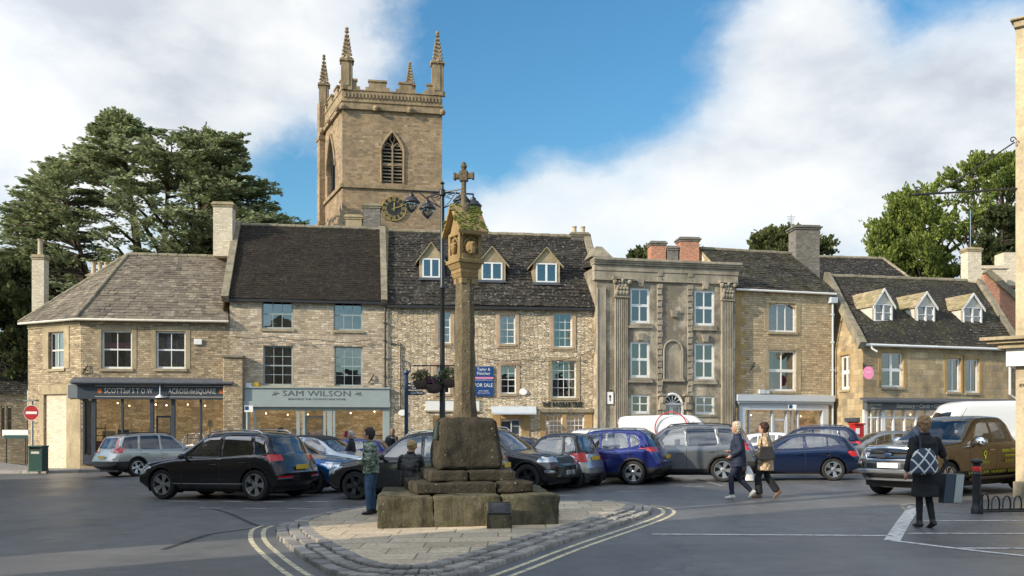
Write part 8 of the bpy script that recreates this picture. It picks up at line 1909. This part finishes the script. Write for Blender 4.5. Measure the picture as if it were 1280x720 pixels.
def person(label, pos, ang, J, cloth, legc, hairc, s=1.0, hair='short', shoe='blackcloth', coat_len=.0, lean=0.0, head_turn=0.0, head_drop=0.0, bulk=1.0, group=None, flare=0.0):
    root = thing('person', label, 'person', pos, ang, group); root.scale = (s, s, s)
    hp = J.get('hip', Vector((0, 0, .92))); hp = Vector(hp); ch = hp + Vector((J.get('lx', .02), 0, .32)); nk = hp + Vector((J.get('nx', .03), 0, .54)); hd = nk + Vector((.03 + head_drop * .1, 0, .165 - head_drop * .06))
    sl_, sr_ = nk + Vector((-.01, .185, -.08)), nk + Vector((-.01, -.185, -.08))
    # body
    mb = MB(); n_ = 14
    loft(mb, [(hp + Vector((0, 0, -.08)), (.1, 0, 0), (0, .155, 0)), (hp + Vector((0, 0, .08)), (.1, 0, 0), (0, .14, 0)), (ch, (.11, 0, 0), (0, .155, 0)), (nk + Vector((-.01, 0, -.07)), (.085, 0, 0), (0, .16, 0)), (nk + Vector((0, 0, -.02)), (.06, 0, 0), (0, .07, 0))], 16)
    mb.tube([nk + Vector((-.005, 0, -.06)), nk + Vector((.01, 0, .06))], .056, 10)
    ca, sa = math.cos(head_turn), math.sin(head_turn); H_ = lambda x, y, z_: hd + Vector((x * ca - y * sa, x * sa + y * ca, z_))
    mb.ball(H_(-.012, 0, .03), .098, 14, sc=(1, .8, 1.05)); mb.ball(H_(.022, 0, -.045), .07, 12, sc=(.9, .8, 1.0)); mb.ball(H_(.092, 0, -.012), .017, 8, sc=(1, .8, 1.5)); mb.ball(H_(.068, 0, -.088), .026, 8, sc=(.8, 1.1, .7)); mb.ball(H_(.075, 0, -.052), .016, 8, sc=(.8, 1.6, .6))
    for sg in (-1, 1): mb.ball(H_(-.005, sg * .079, -.01), .024, 8, sc=(.7, .4, 1.3)); mb.ball(H_(.062, sg * .032, -.028), .024, 8)
    for side_, sh_ in (('L', sl_), ('R', sr_)):
        el, wr = Vector(J['e' + side_]), Vector(J['w' + side_]); mb.tube([sh_, sh_.lerp(el, .5), el, el.lerp(wr, .5), wr], [.055, .05, .042, .038, .027], 10)
        d = (wr - el).normalized(); hdv = Vector(J['h' + side_]).normalized() if 'h' + side_ in J else d; pc_ = wr + hdv * .045; ax = hdv.cross(Vector((0, 0, 1)) if abs(hdv.z) < .8 else Vector((1, 0, 0))).normalized(); nn = ax.cross(hdv)
        mb.ball(pc_, .036, 8, sc=(1, 1, 1.1))
        for q, ln in enumerate((.062, .072, .068, .052)):
            b0 = pc_ + ax * (.03 - q * .02) + hdv * .02; b1 = b0 + hdv * ln * .5 + nn * .012; b2 = b1 + hdv * ln * .3 + nn * .03; mb.tube([b0, b1, b2], [.01, .009, .007], 6)
        mb.tube([pc_ + ax * .02 - hdv * .02, pc_ + ax * .05 + hdv * .01 + nn * .01, pc_ + ax * .055 + hdv * .035 + nn * .02], [.012, .011, .008], 6)
    for side_, sg in (('L', 1), ('R', -1)):
        kn, an = Vector(J['k' + side_]), Vector(J['a' + side_]); h0 = hp + Vector((0, sg * .085, -.06)); mb.tube([h0, h0.lerp(kn, .5), kn, kn.lerp(an, .35), an], [.085, .07, .052, .053, .035], 10)
    body = remesh('body', mb, M['skin'], root, .010, 3)
    mb = MB()
    for sg in (-1, 1): mb.ball(H_(.0835, sg * .032, .002), .0085, 8)
    mb.build('eyes', M['eye'], body, world=False, smooth='auto')
    # trousers
    mb = MB(); loft(mb, [(hp + Vector((0, 0, -.1)), (.115, 0, 0), (0, .17, 0)), (hp + Vector((0, 0, .0)), (.125, 0, 0), (0, .178, 0)), (hp + Vector((0, 0, .1)), (.11, 0, 0), (0, .16, 0))], 16)
    for side_, sg in (('L', 1), ('R', -1)):
        kn, an = Vector(J['k' + side_]), Vector(J['a' + side_]); h0 = hp + Vector((0, sg * .085, -.05)); th = J.get('slim', 1.0); mb.tube([h0, h0.lerp(kn, .5), kn, kn.lerp(an, .4), an + (kn - an).normalized() * .02], [.105 * th ** .5, .088 * th, .07 * th, .068 * th + flare * .5, .056 * th + flare], 14)
    remesh('trousers', mb, legc, root, .014, 3, .006, 3)
    # coat
    mb = MB(); B_ = bulk; low = hp.z - coat_len
    rr = [(Vector((hp.x * .98 + J.get('cx', 0), 0, low)), .145 + .05 * coat_len, .2 + .05 * coat_len)]
    if coat_len > .15: rr.append((Vector((hp.x, 0, hp.z - coat_len * .5)), .14, .2))
    rr += [(hp + Vector((0, 0, .02)), .14, .195), (hp + Vector((.005, 0, .15)), .13, .175), (ch, .135, .195), (nk + Vector((-.015, 0, -.12)), .12, .205), (nk + Vector((-.01, 0, -.05)), .09, .15), (nk + Vector((-.005, 0, .02)), .066, .075)]
    loft(mb, [(c_, (a_ * B_, 0, 0), (0, b_ * B_, 0)) for c_, a_, b_ in rr], 20)
    for side_, sh_ in (('L', sl_), ('R', sr_)):
        el, wr = Vector(J['e' + side_]), Vector(J['w' + side_]); mb.ball(sh_ + Vector((0, 0, -.01)), .078 * B_, 10); mb.tube([sh_, sh_.lerp(el, .5), el, el.lerp(wr, .5), el.lerp(wr, .95)], [.076 * B_, .068 * B_, .06 * B_, .055 * B_, .048 * B_], 12)
    cm = remesh('jacket', mb, cloth, root, .014, 3, .012 if bulk > 1.02 else .007, 7)
    mb = MB(); mb.lathe([(.068, -.02), (.085, .03), (.078, .05), (.062, .03)], 16, nk + Vector((-.01, 0, 0))); mb.build('collar', cloth, cm, world=False, smooth='auto')
    # hair
    mb = MB(); rnd = random.Random(hash(label) % 999)
    mb.ball(H_(-.028, 0, .045), .104, 14, sc=(.98, .88, 1.02)); mb.ball(H_(-.055, 0, -.02), .082, 12, sc=(.8, .98, 1.1))
    if hair in ('curly', 'short'):
        for i in range(120 if hair == 'curly' else 46):
            d = Vector((rnd.gauss(-.35, 1), rnd.gauss(0, 1), rnd.gauss(.45, .8))).normalized()
            if d.x > .55 and d.z < .45: continue
            if d.z < -.65: continue
            mb.ball(H_(-.025 + d.x * .1, d.y * .088, .04 + d.z * .102), rnd.uniform(.018, .03) if hair == 'curly' else rnd.uniform(.012, .02), 6)
    remesh('hair', mb, hairc, root, .009, 1, .006, 1)
    # shoes
    for side_ in 'LR':
        an = Vector(J['a' + side_]); fd = Vector(J.get('f' + side_, (1, 0, 0))).normalized(); yv = Vector((0, 0, 1)).cross(fd); yv = yv.normalized() if yv.length > .01 else Vector((0, 1, 0)); up = fd.cross(yv)
        mb = MB(); loft(mb, [(an - fd * .07 - up * .035, yv * .032, up * .03), (an - fd * .03 - up * .02, yv * .042, up * .055), (an + fd * .03 - up * .03, yv * .042, up * .048), (an + fd * .1 - up * .048, yv * .046, up * .032), (an + fd * .165 - up * .055, yv * .035, up * .022)], 12); mb.tube([an - up * .03, an + up * .04], .048, 10)
        remesh('shoe', mb, M[shoe] if isinstance(shoe, str) else shoe, root, .01, 2)
    return root
V_ = lambda *a: Vector(a)
p = G(464, 643, IH); p.z = gz(p.x) + IH
J = dict(hip=(0, 0, .93), kL=(.03, .11, .5), aL=(0, .12, .08), kR=(.02, -.1, .5), aR=(-.02, -.12, .08), eL=(-.02, .27, 1.13), wL=(.2, .14, 1.06), eR=(-.02, -.27, 1.13), wR=(.2, -.1, 1.04), hL=(.6, -.7, -.1), hR=(.6, .7, -.1), slim=1.06)
person('person in a green camouflage jacket and blue jeans standing left of the cross', p, R(172), J, M['camo'], M['jeans'], hair_mat('dark_grey_curly_hair', (.035, .03, .028)), .9, 'curly', coat_len=.08, bulk=1.12, head_turn=R(8), shoe='leatherj')
# seated on the back edge of the plinth, facing away
p = Vector((at(512, 17.3).x, 17.3, gz(-1.8) + .605)); 
J = dict(hip=(0, 0, .12), lx=.04, nx=.1, kL=(.44, .1, .1), aL=(.5, .1, -.36), kR=(.44, -.1, .1), aR=(.48, -.12, -.36), eL=(.1, .25, .36), wL=(.3, .1, .3), eR=(.1, -.25, .36), wR=(.3, -.08, .3))
person('person with short blonde hair and black leather jacket sitting on the plinth with back turned', p, R(80), J, M['leatherj'], M['blackcloth'], hair_mat('blonde_hair', (.42, .29, .13)), .93, 'curly', coat_len=.06, head_drop=.6, bulk=1.03)
# walking pair
walk = lambda b: dict(hip=(0, 0, .9), kL=(.16, .09, .5), aL=(.14, .1, .085), kR=(.0, -.09, .48), aR=(-.30, -.09, .17), fR=(.75, 0, -.65), eL=(-.05, .27, 1.12), wL=(.16, .22, .98), eR=(-.02, -.27, 1.12), wR=(.2, -.16, 1.08))
M['trainer'] = simple('white_trainers', (.6, .57, .5), .6, var=.15); M['brownshoe'] = simple('brown_suede_shoe', (.20, .11, .06), .8, var=.2)
p = G(923, 624); p.z = gz(p.x); J = walk(0); J['slim'] = .95
person('person in navy hooded parka and dark jeans with curly white hair walking left', p, R(166), J, M['navycloth'], M['darkjeans'], hair_mat('white_curly_hair', (.55, .47, .36)), 1.0, 'curly', coat_len=.16, bulk=1.22, shoe='trainer')
pb_ = thing('carrier_bag', 'small white carrier bag held beside the navy parka', 'bag', p); w_ = p
mb = MB(); loft(mb, [((p.x + .26, p.y + .02, .42 + p.z), (.1, 0, 0), (0, .03, 0)), ((p.x + .25, p.y + .02, .6 + p.z), (.09, 0, 0), (0, .025, 0)), ((p.x + .23, p.y + .02, .75 + p.z), (.03, 0, 0), (0, .01, 0))], 10); mb.build('sack', M['white'], pb_, smooth='auto'); mb = MB(); mb.tube([(p.x + .2, p.y + .02, p.z + .74), (p.x + .14, p.y, p.z + .95)], .008, 5); mb.build('handle', M['white'], pb_)
p = G(957, 622.5); p.z = gz(p.x); J = walk(1); J.update(kR=(-.03, -.09, .48), aR=(-.26, -.1, .15), wL=(.2, .2, 1.0), wR=(-.02, -.3, .86), eR=(-.1, -.28, 1.12), slim=1.05)
wk = person('person in tan quilted coat and wide black trousers with black shoulder bag, walking', p, R(160), J, M['tancoat'], M['blackcloth'], hair_mat('dark_brown_hair', (.045, .02, .012)), .99, 'curly', coat_len=.26, bulk=1.24, shoe='brownshoe', flare=.03)
fw_ = Vector((math.cos(R(160)), math.sin(R(160)), 0)); lf = Vector((-fw_.y, fw_.x, 0))
bgp = thing('handbag', 'black leather handbag slung over the tan quilted coat', 'handbag', p + Vector((0, 0, 1.0))); q = p + lf * .27 - fw_ * .04
mb = MB(); c0 = q + Vector((0, 0, 1.02)); mb.prism([c0 - fw_ * .2 + Vector((0, 0, -.14)), c0 + fw_ * .2 + Vector((0, 0, -.14)), c0 + fw_ * .13 + Vector((0, 0, .17)), c0 - fw_ * .13 + Vector((0, 0, .17))], lf * .1); mb.build('pouch', M['leatherj'], bgp, bevel=.02)
mb = MB(); mb.tube([c0 + fw_ * .12 + Vector((0, 0, .16)) + lf * .05, p + lf * .2 + fw_ * .04 + Vector((0, 0, 1.5)), p + lf * .17 - fw_ * .07 + Vector((0, 0, 1.5)), c0 - fw_ * .12 + Vector((0, 0, .16)) + lf * .05], .012, 6); mb.build('strap', M['leatherj'], bgp)
# woman with bags at right, seen from behind
p = G(1157, 660); p.z = gz(p.x); a_ = R(96)
J = dict(hip=(0, 0, .92), kL=(.04, .085, .5), aL=(.02, .09, .085), kR=(.06, -.08, .5), aR=(-.06, -.085, .1), fR=(.95, 0, -.3), eL=(-.06, .28, 1.14), wL=(-.02, .33, .88), eR=(.02, -.3, 1.16), wR=(.1, -.34, 1.14), hL=(0, 0, -1), slim=.82)
person('person in long black coat with short sandy hair carrying bags past the pickup', p, a_, J, M['blackcloth'], M['blackcloth'], hair_mat('sandy_hair', (.34, .20, .10)), 1.0, 'curly', coat_len=.42, bulk=1.06, shoe='leatherj')
fw_ = Vector((math.cos(a_), math.sin(a_), 0)); lf = Vector((-fw_.y, fw_.x, 0))
def totemat():
    k = NT('patterned_tote'); o = k.obj(); s = k.n('ShaderNodeSeparateXYZ'); k.l(k.map(o, (1, 1, 1)), s.inputs[0]); u = k.math('MULTIPLY', s.outputs[0], 5.5); v = k.math('MULTIPLY', s.outputs[2], 4.6)
    a = k.math('ABSOLUTE', k.math('SUBTRACT', k.math('FRACT', k.math('ADD', u, v)), .5)); b = k.math('ABSOLUTE', k.math('SUBTRACT', k.math('FRACT', k.math('SUBTRACT', u, v)), .5)); q = k.math('LESS_THAN', k.math('MINIMUM', a, b), .085)
    k.l(k.mix(q, (.03, .045, .075), (.62, .62, .6)), k.b.inputs['Base Color']); k.b.inputs['Roughness'].default_value = .7; return k.m
tt = thing('tote_bag', 'navy tote bag with white diamond lattice pattern on the shoulder of the black coat', 'bag', p + Vector((0, 0, 1))); c0 = p + lf * .17 - fw_ * .25 + Vector((0, 0, 1.06))
mb = MB(); loft(mb, [(c0 + Vector((0, 0, -.2)), lf * .14, fw_ * .05), (c0 + Vector((0, 0, -.17)), lf * .23, fw_ * .1), (c0 + Vector((0, 0, 0)), lf * .22, fw_ * .11), (c0 + Vector((0, 0, .14)), lf * .17, fw_ * .06), (c0 + Vector((0, 0, .2)) - lf * .02, lf * .09, fw_ * .02)], 16); mb.build('pouch', totemat(), tt, smooth='auto')
mb = MB(); mb.tube([c0 + lf * .06 + Vector((0, 0, .19)), p + lf * .15 - fw_ * .1 + Vector((0, 0, 1.42)), p + lf * .14 + fw_ * .02 + Vector((0, 0, 1.46)), p + lf * .18 + fw_ * .09 + Vector((0, 0, 1.3))], .014, 6); mb.build('strap', M['navycloth'], tt)
sb2 = thing('shopping_bag', 'large navy and silver paper shopping bag carried low beside the black coat', 'bag', p + Vector((0, 0, .6))); c0 = p - lf * .36 - fw_ * .05 + Vector((0, 0, .62)); mb = MB()
mb.frame_box(c0 - lf * .13 - fw_ * .1 + Vector((0, 0, -.22)), lf * .28, fw_ * .16, Vector((0, 0, .46)) - lf * .05); mb.build('paper_bag', M['slatepaint'], sb2, bevel=.008)
mb = MB(); mb.frame_box(c0 - lf * .14 - fw_ * .112 + Vector((0, 0, -.21)), lf * .13, fw_ * .01, Vector((0, 0, .44)) - lf * .05); mb.build('silver_panel', M['alloy'], sb2)
mb = MB(); top_c = c0 + Vector((0, 0, .24)) - lf * .05; hnd = p - lf * .34 + fw_ * .08 + Vector((0, 0, 1.12)); mb.tube([top_c - lf * .07, hnd], .008, 5); mb.tube([top_c + lf * .07, hnd], .008, 5); mb.build('handle', M['navycloth'], sb2)
st_ = dict(hip=(0, 0, .93), kL=(.02, .1, .5), aL=(0, .1, .085), kR=(.02, -.1, .5), aR=(0, -.1, .085), eL=(-.03, .28, 1.14), wL=(.1, .2, .95), eR=(-.03, -.28, 1.14), wR=(.1, -.2, .95))
p = on(440, 29.5); person('person with white hair and dark coat half hidden behind the pale silver car', p, R(200), st_, M['blackcloth'], M['blackcloth'], hair_mat('grey_white_hair', (.5, .45, .4)), .95, 'curly', coat_len=.1)
p = on(490, 36.5); person('person in black jacket with black backpack near the blue finger post', p, R(60), st_, M['leatherj'], M['darkjeans'], hair_mat('thin_brown_hair', (.25, .15, .1)), 1.0, 'short', coat_len=.08, bulk=1.08)
bp = thing('backpack', 'black backpack worn by the person near the finger post', 'backpack', p + Vector((0, 0, 1.1))); fw_ = Vector((math.cos(R(60)), math.sin(R(60)), 0)); lf = Vector((-fw_.y, fw_.x, 0)); c0 = p - fw_ * .24 + Vector((0, 0, 1.22)); mb = MB(); loft(mb, [(c0 + Vector((0, 0, -.22)), lf * .14, fw_ * .08), (c0, lf * .16, fw_ * .11), (c0 + Vector((0, 0, .16)), lf * .13, fw_ * .08), (c0 + Vector((0, 0, .22)), lf * .06, fw_ * .03)], 14); mb.build('pouch', M['blackcloth'], bp, smooth='auto')
mb = MB(); 
for sg in (-1, 1): mb.tube([c0 + lf * sg * .1 + Vector((0, 0, .2)), p + lf * sg * .13 + Vector((0, 0, 1.5)), p + lf * sg * .13 + fw_ * .13 + Vector((0, 0, 1.3)), p + lf * sg * .17 + Vector((0, 0, 1.08))], .015, 5)
mb.build('strap', M['blackcloth'], bp)

# ============================================================ trees
def leafmat(name, c0, c1, c2, tr=.25):
    k = NT(name); r = k.attr(); P = k.pos(); n = k.noise(P, .7, 4, .6)
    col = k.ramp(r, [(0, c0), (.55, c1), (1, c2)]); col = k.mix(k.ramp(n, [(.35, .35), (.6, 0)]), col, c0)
    k.l(col, k.b.inputs['Base Color']); k.b.inputs['Roughness'].default_value = .75; k.b.inputs['Specular IOR Level'].default_value = .2
    t = k.n('ShaderNodeBsdfTranslucent'); k.l(col, t.inputs[0]); mx = k.n('ShaderNodeMixShader'); mx.inputs[0].default_value = tr; k.l(k.b.outputs[0], mx.inputs[1]); k.l(t.outputs[0], mx.inputs[2]); k.l(mx.outputs[0], k.out.inputs[0]); return k.m
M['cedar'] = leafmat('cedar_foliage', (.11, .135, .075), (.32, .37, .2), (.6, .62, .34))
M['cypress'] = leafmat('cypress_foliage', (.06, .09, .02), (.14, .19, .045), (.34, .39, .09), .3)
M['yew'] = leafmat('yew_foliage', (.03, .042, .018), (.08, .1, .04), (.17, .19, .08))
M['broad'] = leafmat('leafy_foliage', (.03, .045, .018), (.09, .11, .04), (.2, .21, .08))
def tree(name, label, cat, Z, px_base, trunks, envelope, nl, fol, seed, style='cedar', depth=8, pybase=540, group='trees behind the houses', leaf=.3, dens=1.0, limbup=.12):
    rnd = random.Random(seed); base = on(px_base, Z); root = thing(name, label, cat, base, 0, group)
    ys = [e[0] for e in envelope]
    def env(y):
        for (a, b) in zip(envelope[:-1], envelope[1:]):
            if a[0] <= y <= b[0]: t = (y - a[0]) / max(1e-6, b[0] - a[0]); return a[1] + (b[1] - a[1]) * t, a[2] + (b[2] - a[2]) * t
        return envelope[-1][1:]
    tb = MB(); tops = []
    for (px0, px1, pyt) in trunks:
        b = on(px0, Z); t = at(px1, Z + rnd.uniform(-1, 1), pyt); H_ = t.z - b.z; pts = [b.lerp(t, i / 8) + Vector((rnd.gauss(0, .15), rnd.gauss(0, .15), 0)) * (1 if 0 < i < 8 else 0) for i in range(9)]
        tb.tube(pts, [max(.04, .03 * H_ * (1 - i / 8.3) ** 1.0) for i in range(9)], 9); tops.append((b, t))
    fb = MB(); sc = Z / FPX
    def clump(c, d, L_, n, wd):
        # flattened spray of short needle-clusters along direction d
        d = d.normalized(); s_ = d.cross(Vector((0, 0, 1)))
        s_ = s_.normalized() if s_.length > .05 else Vector((1, 0, 0)); u_ = s_.cross(d)
        br = rnd.random()
        for i in range(n):
            t = rnd.random(); w_ = wd * (1 - t * .75) * rnd.uniform(-1, 1); p = c + d * (t * L_) + s_ * w_ + u_ * rnd.gauss(0, wd * (.13 if style == 'cedar' else .22 if style == 'cypress' else .45)) + Vector((0, 0, -abs(w_) * .15))
            a = (d + s_ * (w_ / wd) * rnd.uniform(.4, 1.2) + Vector((rnd.gauss(0, .25), rnd.gauss(0, .25), rnd.gauss(.0 if style == 'cedar' else .3, .25)))).normalized() * leaf * rnd.uniform(.5, 1.2)
            b = a.cross(Vector((rnd.gauss(0, .5), rnd.gauss(0, .5), 1))).normalized() * leaf * rnd.uniform(.22, .42)
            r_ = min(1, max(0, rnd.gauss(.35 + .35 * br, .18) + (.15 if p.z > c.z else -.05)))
            fb.poly([p - a * .5, p + b, p + a * .6, p - b], 0, r_)
    for i in range(nl):
        y = rnd.choice([rnd.uniform(ys[0], ys[-1]), ys[0] + (ys[-1] - ys[0]) * rnd.random() ** 1.2]); x0, x1 = env(y); 
        f = rnd.random(); f = f if rnd.random() < .55 else (rnd.random() ** 3 * .12 if rnd.random() < .5 else 1 - rnd.random() ** 3 * .12)
        x = x0 + (x1 - x0) * f; half = (x1 - x0) / 2 * sc; dd = rnd.uniform(-1, 1) * math.sqrt(max(.05, 1 - (2 * f - 1) ** 2)) * min(depth, half * 1.0)
        tip = at(x, Z + dd, y); b, t = min(tops, key=lambda q: abs(q[0].lerp(q[1], .7).x - tip.x) + rnd.uniform(0, 3) + (99 if q[1].z < tip.z - 1 else 0)); hd_ = math.hypot(tip.x - b.x, tip.y - b.y)
        zs_ = tip.z - hd_ * rnd.uniform(limbup * .3, limbup * 2.2); fz = max(.12, min(.97, (zs_ - b.z) / (t.z - b.z))); st = b.lerp(t, fz); L_ = (tip - st).length
        if L_ < .4: continue
        mid = st.lerp(tip, .5) + Vector((0, 0, L_ * .06)); pts = [st, st.lerp(mid, .6), mid, mid.lerp(tip, .55), tip]
        tb.tube(pts, [max(.02, .018 * L_ * q) for q in (1, .8, .6, .4, .15)], 5, cap=False)
        nsub = int(max(8, L_ * 2.1 * dens))
        for j in range(nsub):
            t_ = 1 - (rnd.random() ** 1.1) * (.5 if style == 'cypress' else .8 if L_ > 2 else .95); q = st.lerp(tip, t_); q.z = (st * (1 - t_) ** 2 + (mid) * 2 * t_ * (1 - t_) + tip * t_ * t_).z + (0)
            dmain = (tip - mid).normalized(); sd = dmain.cross(Vector((0, 0, 1))).normalized() * rnd.choice([-1, 1]); 
            dr_ = (dmain * rnd.uniform(.4, 1) + sd * rnd.uniform(.1, 1) + Vector((0, 0, rnd.uniform(-.12, .16) if style == 'cedar' else rnd.uniform(.2, .9)))).normalized()
            Ls = rnd.uniform(.6, 1.5) * (1.5 if style == 'cypress' else 1.25 if style == 'cedar' else 1) * (.6 + .05 * L_) * (1.25 - .5 * t_); clump(q, dr_, Ls, int(rnd.uniform(18, 28)), Ls * (.26 if style == 'cypress' else .42))
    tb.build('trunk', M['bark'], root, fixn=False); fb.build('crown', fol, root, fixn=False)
    return root
tree('cedar_tree', 'huge spreading dark cedar with layered branches behind the corner shop', 'cedar tree', 64, 205, [(200, 150, 148), (225, 258, 152), (185, 215, 190), (165, 75, 230)],
     [(147, 138, 150), (160, 120, 172), (168, 112, 300), (190, 88, 308), (205, 60, 300), (220, 40, 322), (240, 25, 350), (262, 8, 340), (285, 6, 384), (300, 0, 300), (335, -20, 290), (365, -30, 250), (400, -40, 120)], 620, M['cedar'], 5, 'cedar', 9, leaf=.29, dens=1.15)
tree('yew_tree', 'dense dark evergreen mass beside the left edge behind the corner shop', 'evergreen tree', 58, 0, [(0, -10, 340), (-50, -50, 330), (25, 20, 380)],
     [(325, -80, 20), (350, -110, 40), (400, -130, 38), (450, -130, 34), (485, -130, 30)], 210, M['yew'], 9, 'broad', 4, leaf=.34, dens=1.5)
tree('cypress_tree', 'bright sunlit yellow-green cypress rising behind the stationery shop', 'cypress tree', 80, 1190, [(1200, 1215, 215), (1180, 1150, 240), (1240, 1260, 205)],
     [(200, 1225, 1275), (215, 1195, 1290), (230, 1165, 1310), (250, 1120, 1310), (270, 1112, 1310), (290, 1090, 1310), (310, 1085, 1310), (345, 1105, 1310)], 330, M['cypress'], 11, 'cypress', 7, leaf=.3, dens=1.15, limbup=.5)
tree('dark_conifer', 'darker hanging conifer in front of the cypress beside the right edge', 'conifer', 74, 1250, [(1250, 1252, 262)], [(262, 1240, 1272), (290, 1226, 1300), (320, 1218, 1300), (350, 1225, 1300)], 90, M['yew'], 12, 'broad', 3, leaf=.36, dens=1.3)
tree('small_tree', 'small dark tree top showing behind the grey chimney stack', 'tree', 72, 985, [(985, 980, 292)], [(289, 968, 990), (297, 945, 1025), (308, 938, 1040), (318, 940, 1040)], 60, M['broad'], 13, 'broad', 3, leaf=.34, dens=1.2)
tree('small_tree', 'low dark tree top between the brick chimneys and the classical cornice', 'tree', 70, 840, [(840, 840, 318)], [(315, 800, 812), (320, 790, 885), (332, 785, 890)], 40, M['broad'], 14, 'broad', 3, leaf=.34, dens=1.2)
# drifts of tiny leaves and grit at the foot of kerbs: none seen
